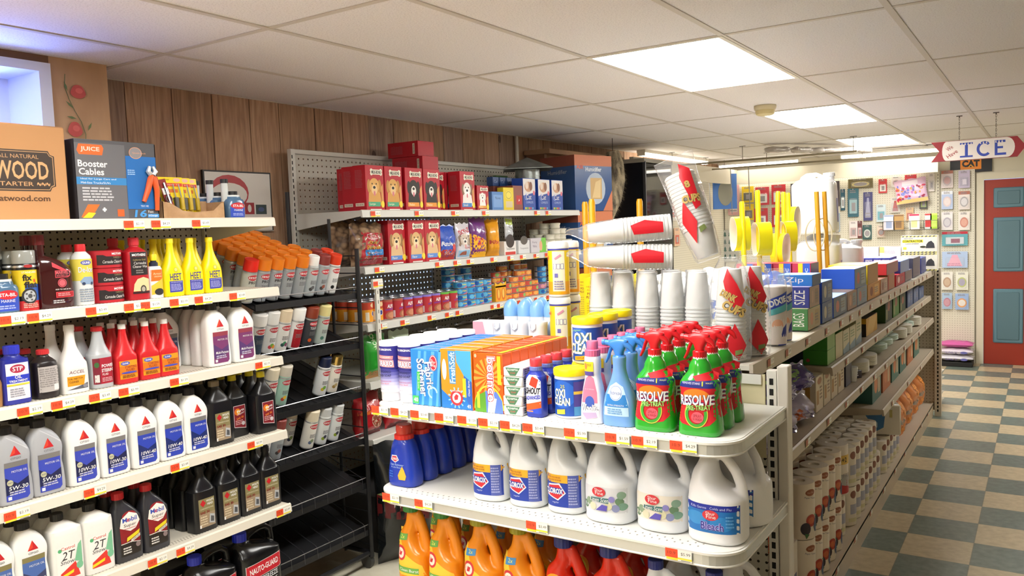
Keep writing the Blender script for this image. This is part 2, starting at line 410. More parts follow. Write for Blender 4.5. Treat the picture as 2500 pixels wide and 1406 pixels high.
while y < 10.4:
    w = rnd.uniform(.19, .27); a, b = y+.003, min(y+w-.003, 10.4); mt = WD[rnd.choice((0, 0, 1, 1, 2, 3))]; d = rnd.uniform(0, .004)
    segs = [(0, 2.4)]
    if a > W2Y[0]-.15 and b < W2Y[1]+.15: segs = [(0, W2Z[0]), (W2Z[1], 2.4)]
    elif 1.02 < (a+b)/2 < 1.72: segs = [(0, 1.98), (2.38, 2.4)]
    for z0, z1 in segs: mb.box(WALLX-.03, WALLX+d, a, b, z0, z1, mt)
    y += w
mb.box(WALLX-.045, WALLX-.03, -2.2, 1.0, 0, 2.4, '#2a2019'); mb.box(WALLX-.045, WALLX-.03, 1.75, W2Y[0]-.1, 0, 2.4, '#2a2019'); mb.box(WALLX-.045, WALLX-.03, W2Y[1]+.1, 10.4, 0, 2.4, '#2a2019')
mb.box(WALLX-.045, WALLX-.03, W2Y[0]-.1, W2Y[1]+.1, 0, W2Z[0], '#2a2019'); mb.box(WALLX-.045, WALLX-.03, W2Y[0]-.1, W2Y[1]+.1, W2Z[1], 2.4, '#2a2019')
struct('wall_left', mb)
# boxed-out section by the window, with the painted poppies
PX = -3.24
mb = MB(); pm = noisemat('tan_panel', '#b58d66', '#cba47c', 3.2, .6, stretch=(1, 2, .6)); pz = 1.0
mb.box(WALLX, PX, 1.72, 1.955, pz, 2.4, pm); mb.box(WALLX, PX, -2.2, 1.08, pz, 2.4, pm); mb.box(WALLX, PX, 1.08, 1.72, pz, 2.0, pm); mb.box(WALLX, PX, 1.08, 1.72, 2.37, 2.4, m('#7d5a42', .7))
struct('wall_left.001', mb)
d = Deco(None); d.mb = MB(); dm = d
def wallpt(u, v): return (PX, u, v)
class WD_(Deco):
    def P(s, u, v): return Vector((PX+.0008*(s.k+1), u, v))
d = WD_()
st = [(1.78, 2.34), (1.775, 2.29), (1.79, 2.24), (1.81, 2.195), (1.83, 2.16), (1.845, 2.11), (1.84, 2.04), (1.835, 1.98)]
for a, b in zip(st, st[1:]): d.poly([(a[0]-.0015, a[1]), (a[0]+.0015, a[1]), (b[0]+.0015, b[1]), (b[0]-.0015, b[1])], '#5d6b45')
for (u, v, a, b) in ((1.825, 2.275, .03, .027), (1.802, 2.125, .028, .03)):
    d.poly([(u+a*math.cos(g)*(1-.12*math.sin(3*g)), v+b*math.sin(g)) for g in [i*math.pi/9 for i in range(18)]], '#c2504b'); d.ell(u+.004, v+.004, a*.5, b*.4, '#d86660')
for (u, v, g) in ((1.775, 2.29, 1.9), (1.785, 2.22, 2.4), (1.79, 2.17, 3.0), (1.86, 2.14, 1.1), (1.855, 2.07, .8)):
    d.poly([(u+.02*math.cos(g)*q-.005*math.sin(g)*w, v+.02*math.sin(g)*q+.005*math.cos(g)*w) for q, w in ((-1, 0), (0, 1), (1, 0), (0, -1))], '#66784a')
struct('trim_2', d.mb)['label'] = 'poppies painted on the tan board beside the window'
# window 1 (upper left)
wf = MB(); WT = m('#e4e6f0', .5)
WY0, WY1, WZ0, WZ1 = 1.08, 1.72, 2.0, 2.37
for a in ((WY0+.04, WY1-.045, WZ1-.035, WZ1), (WY0+.04, WY1-.045, WZ0, WZ0+.03), (WY0, WY0+.04, WZ0, WZ1), (WY1-.045, WY1, WZ0, WZ1)): wf.box(WALLX, PX+.012, *a, WT)
for a in ((WY0+.04, WY1-.045, WZ1-.075, WZ1-.035), (WY1-.2, WY1-.045, WZ0+.03, WZ1-.075), (WY0+.04, WY0+.08, WZ0+.03, WZ1-.075)): wf.box(WALLX-.02, WALLX+.03, *a, WT)
w1 = struct('window_1', wf)
g = MB(); g.box(WALLX-.006, WALLX-.003, WY0+.08, WY1-.2, WZ0+.03, WZ1-.075, film('window_glass', .02, bump=0)); sub('pane', g, w1)
# window 2 behind the perforated panel
wf = MB()
for a in ((W2Y[0], W2Y[1], W2Z[1]-.04, W2Z[1]), (W2Y[0], W2Y[1], W2Z[0], W2Z[0]+.04), (W2Y[0], W2Y[0]+.04, W2Z[0], W2Z[1]), (W2Y[1]-.04, W2Y[1], W2Z[0], W2Z[1])): wf.box(WALLX-.04, WALLX+.01, *a, WT)
w2 = struct('window_2', wf); g = MB(); g.box(WALLX-.03, WALLX-.027, W2Y[0]+.04, W2Y[1]-.04, W2Z[0]+.04, W2Z[1]-.04, film('window_glass_b', .02, bump=0)); sub('pane', g, w2)
# outside: pale siding of the neighbouring porch and snowy ground
mb = MB()
for i in range(9): mb.box(-7.0, -6.9, -1, 7, 1.6+i*.2, 1.79+i*.2, m('#7f9fb4', .6))
mb.prism([(-1, 3.4), (7, 3.4), (7, 3.9), (-1, 3.9)], -7.1, -6.9, m('#8fa3b8', .6), 'yz'); struct('trim_3', mb)['label'] = 'pale siding outside the window'
mb = MB(); mb.box(-14, -3.7, -4, 12, -.6, -.5, m('#e8eef5', .8)); struct('floor.002', mb)['label'] = 'snowy ground outside the window'
area('daylight_through_window', (-3.75, 1.4, 1.75), .6, .35, 55, (.2, .32, 1), (0, math.radians(-128), 0))
# back wall with door, right wall, near wall
WALLC = m('#d6cfbb', .6)
mb = MB(); DX0, DX1 = -.575, .33
mb.box(-3.6, DX0-.01, BACKY, BACKY+.1, 0, 2.4, WALLC); mb.box(DX0-.01, DX1+.01, BACKY, BACKY+.1, 2.02, 2.4, WALLC); mb.box(DX1+.01, 2.6, BACKY, BACKY+.1, 0, 2.4, WALLC); struct('wall_back', mb)
mb = MB(); mb.box(2.55, 2.65, -2.2, 10.4, 0, 2.4, WALLC); struct('wall_right', mb)
mb = MB(); mb.box(-3.6, 2.65, -2.3, -2.2, 0, 2.4, WALLC); struct('wall_front', mb)
mb = MB(); cw = m('#d8d0ba', .5)
mb.box(DX0-.07, DX0, BACKY-.02, BACKY, 0, 2.02, cw); mb.box(DX1, DX1+.07, BACKY-.02, BACKY, 0, 2.02, cw); mb.box(DX0-.07, DX1+.07, BACKY-.02, BACKY, 2.02, 2.09, cw); struct('trim_4', mb)['label'] = 'cream casing around the red door'
mb = MB(); red = m('#98301f', .45); mb.cbox(DX0, DX1, BACKY+.0, BACKY+.04, 0, 2.015, red, .003)
dr = struct('door_1', mb, 'red panelled door with teal inset panels')
for cx0, cx1 in ((-.485, -.205), (-.04, .24)):
    for z0, z1 in ((1.71, 1.925), (1.02, 1.605), (.24, .83)):
        p = MB(); p.cbox(cx0, cx1, BACKY-.012, BACKY+.002, z0, z1, m('#5d7f8c', .5), .01); p.cbox(cx0+.035, cx1-.035, BACKY-.018, BACKY-.01, z0+.035, z1-.035, m('#56747f', .5), .006); sub('door_panel', p, dr)
p = MB(); p.box(-.16, -.11, BACKY-.02, BACKY, 1.64, 1.69, m('#c9c2b4', .3, .8)); p.box(-.145, -.115, BACKY-.026, BACKY-.02, 1.655, 1.675, '#1e1a18'); sub('latch_plate', p, dr)
# back pegboard and its valance
PEGB = pegmat('cream_pegboard', '#dad4c2', 'x', '#8e8875')
mb = MB(); mb.box(-3.45, -1.03, BACKY-.04, BACKY-.03, .1, 2.3, PEGB); mb.box(-1.0, -.66, BACKY-.04, BACKY-.03, 0.02, 2.14, PEGB)
struct('wall_back.001', mb)
mb = MB(); mb.box(-1.03, -1.0, BACKY-.07, BACKY-.03, 0, 2.15, m('#cfc8b5', .4))
for i in range(60): mb.box(-1.018, -1.012, BACKY-.0712, BACKY-.07, .06+i*.035, .078+i*.035, '#26211c')
struct('trim_5', mb)['label'] = 'slotted upright on the back wall'
mb = MB(); vm = m('#d9d1bd', .55); mb.box(-3.48, -.98, 9.88, 9.92, 2.115, 2.285, vm); struct('trim_6', mb)['label'] = 'cream valance board along the back wall'
mb = MB(); mb.box(-3.2, -3.16, 6.9, 9.88, 2.115, 2.29, vm); struct('trim_7', mb)['label'] = 'cream valance board along the left wall'
mb = MB(); mb.box(-3.47, -3.46, 7.3, 10.26, .3, 2.2, pegmat('cream_pegboard_side', '#dad4c2', 'y', '#8e8875')); struct('wall_left.002', mb)
# strip lights
def strip(L, name='fluorescent_strip_light'):
    k = K(name, 'light'); h = MB(); h.box(-L/2, L/2, -.045, .045, .0, .035, '#e9e4d8'); h.box(-L/2, -L/2+.012, -.04, .04, -.03, 0, '#e9e4d8'); h.box(L/2-.012, L/2, -.04, .04, -.03, 0, '#e9e4d8'); k.add('housing', h)
    for yy in (-.02, .02):
        q = MB(); q.tube([(-L/2+.012, yy, -.018), (L/2-.012, yy, -.018)], .014, m('#fffaf0', .5, emit=6)); k.add('tube', q)
    return k
put(strip(.95), (-2.85, 9.72, 2.345), 0, 'fluorescent strip light above the cream valance, behind the hanging rack', 'strip lights')
put(strip(1.02), (-1.42, 9.72, 2.352), 0, 'fluorescent strip light above the cream valance, beside the ICE sign', 'strip lights')
put(strip(2.2), (-2.3, 10.2, 2.25), 0, 'fluorescent strip light tucked behind the back valance', 'strip lights')
put(strip(1.8), (-3.33, 8.35, 2.372), R90, 'fluorescent strip light along the left wall above the black cabinet', 'strip lights')
put(strip(1.5), (-3.41, 8.5, 2.16), R90, 'lower fluorescent strip light on the left wall behind the cups', 'strip lights')

# ================================================================ shelving
SHW = m('#dcd5c6', .38); SHG = m('#cfcec6', .38); SHT = m('#b9aea0', .45)
def tag_mesh(price, o='#e8502c', w=.074, h=.03, y='#f4e23c'):
    d = Deco(face='front'); d.lift = .0004
    d.rect(-w/2, -h/2, w/2, h/2, '#f4f2ea'); d.rect(-w/2, -h/2+.006, -.002, h/2, o); d.rect(-w/2+.003, -h/2, -.002, -h/2+.006, y); d.rect(-.002, -h/2+.004, w/2, -h/2+.009, y)
    d.text(price, w*.27, .004, .009, '#5a5650', w=.026); d.text('10.98'[:4], -w*.26, .004, .008, '#a8321a', w=.022); d.rect(w*.1, -h/2+.001, w*.45, -h/2+.003, '#8d8a80')
    return d.mb.mesh('price_tag')
TAGS = [tag_mesh(p) for p in ('$2.19', '$4.29', '$3.49', '$5.99', '$1.59')]; TAGDIM = [tag_mesh(p, '#b06040', y='#cfc89a') for p in ('$1.79', '$2.99')]  # second set: same tags, aisle-side shade put into the colours
def tags(shelf, pts, rz=R90, dimmed=False, tilt=0):
    for i, p in enumerate(pts):
        o = bpy.data.objects.new('price_tag', (TAGDIM if dimmed else TAGS)[i % (2 if dimmed else 5)]); COL.objects.link(o); o.parent = shelf; o.location = p; o.rotation_euler = (tilt, 0, rz)
def root(name, label, cat, loc=(0, 0, 0), group=None):
    r = bpy.data.objects.new(name, None); COL.objects.link(r); r.location = loc; r['label'] = label; r['category'] = cat
    if group: r['group'] = group
    return r
def part(name, mb, par): 
    o = bpy.data.objects.new(name, mb.mesh(name)); COL.objects.link(o); o.parent = par; return o
def upright(x, y, z1, mt, ax='y', z0=.02, w=.03, d=.03):
    """slotted post; slots on the -Y face (ax y) or the +X face (ax x)"""
    u = MB(); u.cbox(x-d/2, x+d/2, y-w/2, y+w/2, z0, z1, mt, .002); dk = m('#14110f', .8); z = z0+.04
    while z < z1-.03:
        if ax == 'x': u.box(x+d/2-.001, x+d/2+.0006, y-.011, y-.005, z, z+.019, dk)
        else: u.box(x-.006, x+.006, y-w/2-.0006, y-w/2+.001, z, z+.02, dk)
        z += .032
    return u
def shelf_x(par, xf, xb, y0, y1, z, mt, lip=.032, slots=True, name='shelf', drop=.012):
    """shelf facing +X: plate, front lip, price channel and end brackets"""
    s = MB(); s.cbox(xb, xf-.006, y0+.004, y1-.004, z-.018, z, mt, .002)
    for q in ([(xf-.012, z-.001), (xf-.002, z+.003), (xf+.004, z-.002), (xf+.008, z-lip), (xf-.002, z-lip), (xf-.012, z-.018)],):
        k = s.mat(mt); b = len(s.v); n = len(q)
        for yy in (y0, y1): s.v += [(a, yy, c) for a, c in q]
        s.face([b+i for i in range(n)], k); s.face([b+n+i for i in range(n)][::-1], k)
        for i in range(n): j = (i+1) % n; s.face((b+i, b+n+i, b+n+j, b+j), k)
    for yy in (y0+.001, y1-.004):
        k = s.mat(mt); b = len(s.v); q = [(xb, z-.001), (xf-.01, z-.001), (xf-.01, z-.03), (xb, z-.09)]
        for w in (0, .003): s.v += [(a, yy+w, c) for a, c in q]
        s.face((b, b+1, b+2, b+3), k); s.face((b+7, b+6, b+5, b+4), k)
        for i in range(4): j = (i+1) % 4; s.face((b+i, b+4+i, b+4+j, b+j), k)
    if slots:
        dk = m('#8d8678', .8); yy = y0+.03
        while yy < y1-.02:
            for rr in (0, 1): s.box(xf-.045-rr*.016, xf-.035-rr*.016, yy+rr*.006, yy+.003+rr*.006, z, z+.0004, dk)
            yy += .012
    return part(name, s, par)
# ---- left rack (motor oil)
LXF, LXB, LY0, LY1 = -2.58, -3.02, .99, 2.215
LZ = [1.745, 1.468, 1.188, .886, .581]
r = root('metal_shelving', 'cream metal shelving rack holding motor oil and car care bottles', 'shelf')
p = MB(); pk = pegmat('grey_pegboard', '#a9a294', 'y', '#2c2620', pitch=.0254, rad=.15); p.box(LXB-.01, LXB, LY0, LY1-.02, .1, 1.76, pk); part('back_panel', p, r)
p = MB(); p.box(-2.62, LXB, LY0, LY1, .0, .12, SHW); part('kick_plate', p, r)
part('upright', upright(LXB, LY1, 1.765, SHW, 'x', 0), r); part('upright', upright(LXB, LY0, 1.765, SHW, 'x', 0), r)
LT = [[1.61, 1.71, 1.87], [1.2, 1.28, 1.46, 1.59, 1.65, 1.76, 1.86, 2.01], [1.23, 1.33, 1.45, 1.55, 1.74, 2.11], [1.17, 1.41, 1.72, 2.05], [1.61, 1.72, 2.17]]
for z, tl in zip(LZ, LT):
    s = shelf_x(r, LXF, LXB, LY0, LY1, z, SHW); tags(s, [(LXF+.009, y, z-.02) for y in tl])
shelf_x(r, LXF+.02, LXB, LY0, LY1, .215, SHW, .1)
# rack continues toward the photographer
# ---- black wire rack of spray paint
BK = m('#17171a', .45); CH = m('#b8b8bc', .25, .9)
WX, WB, WY0, WY1 = -2.82, -3.28, 2.29, 2.91
WZ = [1.392, 1.147, .904, .671, .445, .208]
r = root('wire_display_rack', 'black metal wire rack of spray paint cans between shelving units', 'display rack')
p = MB()
for x in (WX+.01, WB):
    p.tube([(x, WY1, .06), (x, WY1, 1.60 if x > -3 else 1.9)], .011, BK)
    p.tube([(x, WY0, .06), (x, WY0, 1.12 if x > -3 else 1.9)], .011, BK)
z = .12
while z < 1.6: p.tube([(WX+.01, WY1, z), (WB, WY1, z)], .003, BK, 5); z += .085
p.tube([(-2.99, WY1, .06), (-2.99, WY1, 1.75)], .008, BK); part('frame', p, r)
p = MB(); p.tube([(WX, WY0, .08), (WX, WY1, .08)], .012, BK); p.tube([(WB, WY0, .08), (WB, WY1, .08)], .012, BK); p.tube([(WX, WY1, .08), (WB, WY1, .08)], .012, BK); part('base_frame', p, r)
for y in (WY0+.03, WY1-.0):
    p = MB(); p.tube([(WX-.02, y-.012, .035), (WX-.02, y+.012, .035)], .035, m('#3a3a38', .5), 16); p.tube([(WX-.02, y, .08), (WX-.02, y, .04)], .01, CH); part('caster', p, r)
WT = math.radians(20)
for iz, z in enumerate(WZ):
    s = MB(); n = len(s.v); s.box(WX-.44, WX, WY0, WY1, -.006, 0, BK)
    for k in range(len(s.v)):
        x, y, zz = s.v[k]; s.v[k] = (x, y, zz+z-.03+(WX-x)*math.tan(WT))
    s.box(WX-.002, WX+.004, WY0, WY1, z-.036, z-.008, BK)
    so = part('shelf', s, r)
    w = MB(); w.tube([(WX+.006, WY0, z+.02), (WX+.006, WY1, z+.02), ], .0022, CH, 6); part('front_wire', w, so)
    for i in range(8):
        y = WY0+.035+i*(WY1-WY0-.07)/7; w = MB()
        w.tube([(WX+.004, y, z-.03), (WX+.004, y, z+.018), (WX-.01, y, z+.028), (WX-.40, y, z+.028+.39*math.tan(WT))] if iz > 3 else [(WX+.004, y, z+.018), (WX+.002, y, z-.026), (WX-.42, y, z-.028+.42*math.tan(WT))], .002, m('#55565a', .3, .8), 6); part('divider_wire', w, so)
# ---- pet food shelving
PXF, PXB, PY0, PY1 = -2.905, -3.40, 3.07, 5.36
PZ = [1.79, 1.50, 1.205, .905, .605]
r = root('metal_shelving', 'white perforated metal shelving holding pet food against the plank wall', 'shelf')
PG = pegmat('white_pegboard', '#c3bfb3', 'y', None, pitch=.034, rad=.15)
p = MB(); p.box(PXB-.0015, PXB, PY0+.012, 4.22, .12, 2.12, PG); part('back_panel', p, r); p = MB(); p.box(PXB-.012, PXB, 4.22, PY1-.01, .12, 2.12, pegmat('white_pegboard_dark', '#c3bfb3', 'y', '#33302b', pitch=.034, rad=.15)); part('back_panel', p, r)
p = MB(); p.cbox(PXB-.02, PXB+.012, PY0, PY1, 2.115, 2.14, SHG, .003); part('top_rail', p, r)
for y in (PY0-.01, 4.22, PY1): part('upright', upright(PXB+.0, y, 2.14, SHG, 'x', 0), r)
PT = [[3.15, 3.5, 3.83, 4.14, 4.75, 4.9], [3.16, 3.66, 3.83, 3.96, 4.21, 4.4, 4.55, 4.72, 4.87], [3.16, 3.34, 3.57, 3.73, 3.83, 4.19, 4.26, 4.5, 4.61, 4.71, 4.79, 4.87], [3.2, 3.5], []]
for n, (z, tl) in enumerate(zip(PZ, PT)):
    s = shelf_x(r, PXF, PXB, PY0-.015, PY1, z, SHG, .036, False); tags(s, [(PXF+.009, y, z-.02) for y in tl])
p = MB(); p.box(PXF+.03, PXB, PY0, PY1, 0, .3, m('#1c1a19', .7)); part('base', p, r)
r = root('merchandising_strip', 'white slotted strip with a price tag standing at the end of the can shelf', 'strip')
p = MB(); p.cbox(-2.891, -2.876, 3.105, 3.13, .93, 1.40, '#dedbd0', .001)
for i in range(9): p.box(-2.8765, -2.8755, 3.114, 3.119, .96+i*.05, .978+i*.05, '#6b665c')
part('strip', p, r); p = MB(); p.cbox(-2.891, -2.874, 3.083, 3.157, 1.385, 1.437, '#e6e4da', .002); q = part('tag_holder', p, r); tags(q, [(-2.8735, 3.12, 1.41)])
# ---- aisle gondola with end cap
GX0, GX1, GE = -1.90, -.70, 2.5
r = root('gondola_end_shelving', 'white metal end unit with rounded shelves full of cleaning bottles', 'shelf')
p = MB(); p.box(GX0+.02, GX1-.02, GE-.012, GE-.004, .1, .93, pegmat('endcap_pegboard', '#c9c4b8', 'x', '#3a332b', rad=.17)); part('back_panel', p, r)
p = MB(); p.box(GX0+.02, GX1-.02, GE-.014, GE-.006, .93, 1.19, m('#d8cda8', .5)); p.box(GX0, GX1-.03, GE-.02, GE-.006, 1.16, 1.19, '#e6e3dc'); part('upper_panel', p, r)
part('upright', upright(GX0, GE, 1.19, SHG, 'y', 0), r); part('upright', upright(GX1, GE, 1.205, m('#e4e0d8', .3), 'y', 0), r)
p = MB(); p.cbox(GX1+.018, GX1+.05, GE-.02, GE+.03, 0, 1.22, m('#d9d2c8', .35), .003); part('end_trim', p, r)
def endshelf(z, tl, yf=1.99):
    s = MB(); R_ = .09; x0, x1 = GX0-.005, GX1+.045
    pts = [(x0, GE-.02)]+[(x0+R_-R_*math.cos(a), yf+R_-R_*math.sin(a)) for a in [i*R90/8 for i in range(9)]]+[(x1-R_+R_*math.sin(a), yf+R_-R_*math.cos(a)) for a in [i*R90/8 for i in range(9)]]+[(x1, GE-.02)]
    st = m('#c9c9c4', .22, .45); cxm, cym = (x0+x1)/2, (yf+GE)/2
    ins = lambda e: [(a+(e if a < cxm-.3 else -e if a > cxm+.3 else 0), c+(e if c < GE-.1 else 0)) for a, c in pts]
    s.prism(ins(.006), z-.02, z-.007, st, 'xy'); s.prism(pts, z-.008, z-.002, m('#eceae4', .3), 'xy'); s.prism(ins(.006), z-.003, z, '#e9e8e2', 'xy'); 
    A_, B_ = ins(.002), ins(.012)
    for i in range(len(A_)-1):
        k = s.mat(st); b = len(s.v); s.v += [(*q, zz) for q in (A_[i], A_[i+1], B_[i+1], B_[i]) for zz in (z-.038, z-.008)]
        for f in ((0, 2, 3, 1), (4, 5, 7, 6), (0, 4, 6, 2), (1, 3, 7, 5)): s.face([b+j for j in f], k)
    s.tube([(a, c, z-.038) for a, c in ins(.003)], .0035, m('#e2e0da', .3), 6)
    dk = m('#9a958a', .8); x = x0+.1
    while x < x1-.1:
        for rr in (0, 1): s.box(x+rr*.008, x+.004+rr*.008, yf+.03+rr*.02, yf+.036+rr*.02, z, z+.0004, dk)
        x += .022
    o = part('shelf', s, r); tags(o, [(x, yf-.004, z-.019) for x in tl], 0); return o
EZ = [1.098, .805, .44]
endshelf(EZ[0], [-1.85, -1.765, -1.68, -1.58, -1.49, -1.41, -1.33, -1.25, -1.11, -.98, -.9, -.79]); endshelf(EZ[1], [-1.82, -1.68, -1.25, -.81]); endshelf(EZ[2], [-1.6, -1.1])
p = MB(); p.box(GX0+.02, GX1, 2.03, GE-.03, 0, .1, SHG); part('base', p, r)
# ---- long gondola behind the end unit
GXF, GEY = -.775, 7.46
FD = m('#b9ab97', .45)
r = root('gondola_shelving', 'long white double-sided aisle shelving running back to the door', 'shelf')
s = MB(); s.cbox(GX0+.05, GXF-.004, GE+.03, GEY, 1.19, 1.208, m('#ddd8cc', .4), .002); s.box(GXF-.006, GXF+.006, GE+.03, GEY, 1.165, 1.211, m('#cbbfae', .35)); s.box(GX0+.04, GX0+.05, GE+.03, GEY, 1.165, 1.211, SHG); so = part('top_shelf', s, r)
tags(so, [(GXF+.008, 2.72+i*.27+.05*math.sin(i*5), 1.188) for i in range(17)], dimmed=True)
MIDX = -1.32
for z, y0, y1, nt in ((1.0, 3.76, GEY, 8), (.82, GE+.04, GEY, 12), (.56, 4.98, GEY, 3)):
    so = shelf_x(r, GXF if z < .99 else GXF-.02, MIDX, y0, y1, z, FD if z < .99 else FD, .036, False); tags(so, [((GXF if z < .99 else GXF-.02)+.009, y0+.3+i*(y1-y0-.5)/nt, z-.02) for i in range(nt)], dimmed=True)
s = MB(); s.cbox(MIDX, GXF+.0, GE+.03, GEY, .09, .105, FD, .002); s.box(GXF-.01, GXF+.0, GE+.03, GEY, .0, .11, m('#b8a78f', .4)); so = part('base_deck', s, r); tags(so, [(GXF+.002, 2.9+i*.42, .085) for i in range(11)], dimmed=True)
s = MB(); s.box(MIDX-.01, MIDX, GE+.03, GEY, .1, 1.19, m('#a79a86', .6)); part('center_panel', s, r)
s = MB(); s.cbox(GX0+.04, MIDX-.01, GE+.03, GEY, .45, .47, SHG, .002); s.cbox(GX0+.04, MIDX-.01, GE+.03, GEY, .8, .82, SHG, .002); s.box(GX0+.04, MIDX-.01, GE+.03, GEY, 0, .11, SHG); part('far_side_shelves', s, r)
s = MB(); s.box(GX0+.05, GXF+.02, GEY, GEY+.012, .05, 1.2, pegmat('gondola_end_pegboard', '#c2b8a4', 'x', '#6f6757', rad=.14)); part('end_panel', s, r)
s = upright(GXF+.035, GEY+.0, 1.23, m('#cfc6b6', .35), 'y', 0, .04, .05); part('upright', s, r)
s = upright(GX0+.05, GEY+.0, 1.23, m('#cfc6b6', .35), 'y', 0, .04, .05); part('upright', s, r)
for y in (3.76, 4.98, 6.2): part('upright', upright(MIDX+.015, y, 1.17, m('#b9ab97', .4), 'x', .1), r)

LZ = [q+.0012 for q in LZ]; PZ = [q+.0012 for q in PZ]; EZ = [q+.0012 for q in EZ]

# ================================================================ product kinds
RED, BLK, WHT = '#d0222b', '#16151a', '#f2f2f0'
def cap_ribbed(mb, r, z0, z1, mt, cx=0, cy=0, n=18, seg=36):
    k = mb.mat(mt); b = len(mb.v); q = []
    for z, f in ((z0, 1), (z1-.002, 1), (z1, .9)):
        for i in range(seg): a = 2*math.pi*i/seg; rr = r*f*(1 if i % 2 else .955); mb.v.append((cx+rr*math.cos(a), cy+rr*math.sin(a), z))
    for l in (0, 1):
        for i in range(seg): j = (i+1) % seg; mb.face((b+l*seg+i, b+l*seg+j, b+(l+1)*seg+j, b+(l+1)*seg+i), k)
    mb.face([b+i for i in range(seg)][::-1], k); mb.face([b+2*seg+i for i in range(seg)], k); return mb
# quart motor oil bottle, wavy right edge, neck to the left
def oil_body(col, rough=.32):
    b = MB(); b.loft([(0, .046, .027, 4), (.004, .051, .031, 4), (.03, .052, .032, 4), (.075, .0505, .032, 4, -.0015), (.10, .049, .031, 4, -.003), (.125, .0505, .0315, 4, -.0015), (.15, .051, .031, 4, -.001), (.175, .045, .029, 3.2, -.004), (.195, .034, .026, 2.6, -.008), (.208, .022, .021, 2.1, -.012), (.214, .018, .018, 2, -.013), (.222, .0175, .0175, 2, -.013)], m(col, rough), 36, 3)
    return b
def oil(col, stripe, lab, t1, t2, tcol='#2a3fa8', band='#7d7a78', cap=BLK, name='motor_oil_bottle'):
    k = K(name, 'bottle'); b = oil_body(col); k.add('bottle', b)
    c = MB(); cap_ribbed(c, .021, .213, .236, m(cap, .5), -.013); k.add('cap', c)
    # moulded shoulder line
    g = Deco(b, res=.01); g.poly([(-.02, .205), (-.017, .205), (.046, .158), (.046, .153)], m(WHT if col != '#aeb0b6' else '#c9cbd0', .3))
    g.poly([(-.016, .148), (.016, .148), (0, .178)], '#c4202a'); g.poly([(-.016, .148), (0, .155), (0, .178)], '#e0452f'); g.text('CITGO', 0, .1395, .0065, '#6a6a70', w=.03, bold=.01)
    g.poly([(-.034, .012), (.026, .012), (.034, .02), (.034, .13), (-.034, .13)], lab); g.rect(-.034, .114, .034, .13, band)
    g.poly([(-.034, .03), (-.034, .085), (0, .062), (.034, .078), (.034, .048)], stripe)
    g.text('MOTOR OIL', .008, .1, .0065, WHT, w=.046); g.text(t1, .002, .05, .0125, WHT, w=.056, bold=.012, sh=.15); g.lines(-.0, .028, .042, 2, .05, '#c9cbe0'); g.rect(-.03, .016, -.02, .026, '#e8e8f0')
    if t2: g.ell(-.022, .068, .009, .009, '#c4c2a0'); g.text(t2, -.022, .068, .004, '#333366', w=.014)
    k.add('label', g); return k
OIL1 = oil(WHT, '#1d2350', '#3b4bb8', '10W-30', 'API'); OIL2 = oil(WHT, '#1b2c6c', '#2f45b4', '10W-40', ''); OIL0 = oil('#aeb0b6', '#1d2350', '#3b4bb8', '5W-30', 'API')
OIL3 = oil(WHT, '#5a3a72', '#7d3a6e', 'Multi-Purpose', '', band='#9a3f4e'); OIL4 = oil(WHT, '#222b4a', '#2f3d68', '10W-30', ''); OIL5 = oil(WHT, '#3a3f66', '#4c6cb0', '2-CYCLE', '', band='#857c50')
# long-neck additive bottle
def neck_bottle(col, S, capr, z0, z1, capc, deco, name='additive_bottle', rough=.3, seg=32, ribbed=True):
    k = K(name, 'bottle'); b = MB(); b.loft(S, m(col, rough), seg, 3); k.add('bottle', b); c = MB()
    if ribbed: cap_ribbed(c, capr, z0, z1, m(capc, .45))
    else: c.lathe([(capr*.96, z0), (capr, z0+.002), (capr, z1-.003), (capr*.9, z1)], m(capc, .4))
    k.add('cap', c); g = Deco(b, res=.01); deco(g); k.add('label', g); return k
HS = [(0, .036, .024, 3.4), (.004, .04, .027, 3.4), (.07, .04, .027, 3.4), (.10, .036, .025, 3), (.13, .024, .019, 2.4), (.16, .0145, .0135, 2), (.19, .0115, .0115, 2), (.193, .0115, .0115, 2)]
def dh(g):
    g.poly([(-.026, .015), (.022, .015), (.028, .021), (.028, .055), (-.026, .055)], '#3f45a6'); g.text('HEET', .0, .07, .024, '#34358a', w=.046, bold=.012); g.lines(0, .02, .045, 5, .044, '#a9abe0'); g.text('GAS-LINE ANTIFREEZE', .001, .0505, .004, '#d8d4f0', w=.046); g.ell(.001, .0955, .0075, .0075, '#f4e87a'); g.ring(.001, .0955, .0075, .0075, .0012, '#8c8440')
HEET = neck_bottle('#f6de10', HS, .0135, .19, .208, '#f8e21a', dh)
RS = [(0, .036, .024, 4), (.004, .04, .028, 4), (.085, .04, .028, 4), (.105, .033, .025, 3), (.135, .02, .018, 2.4), (.165, .014, .013, 2), (.185, .0115, .0115, 2), (.188, .0115, .0115, 2)]
def dr_(g):
    g.rect(-.032, .016, .032, .078, '#e39a1c'); g.rect(-.032, .03, .032, .06, '#dd7a1c'); g.ell(-.012, .069, .016, .007, '#5059b4'); g.text('GUNK', -.012, .069, .006, WHT, w=.022, bold=.01); g.text('STARTING', .006, .056, .008, '#8e2a1a', w=.042); g.text('FLUID', .004, .046, .008, '#8e2a1a', w=.03)
    g.ell(0, .037, .028, .0035, '#4a4fb4'); g.lines(0, .019, .03, 3, .05, '#8a4a10')
REDB = neck_bottle('#cf2329', RS, .0125, .185, .202, WHT, dr_)
AS = [(0, .04, .027, 4), (.004, .044, .031, 4), (.085, .043, .031, 4), (.105, .037, .028, 3), (.14, .021, .019, 2.4), (.17, .0155, .0145, 2), (.2, .0145, .0145, 2), (.203, .0145, .0145, 2)]
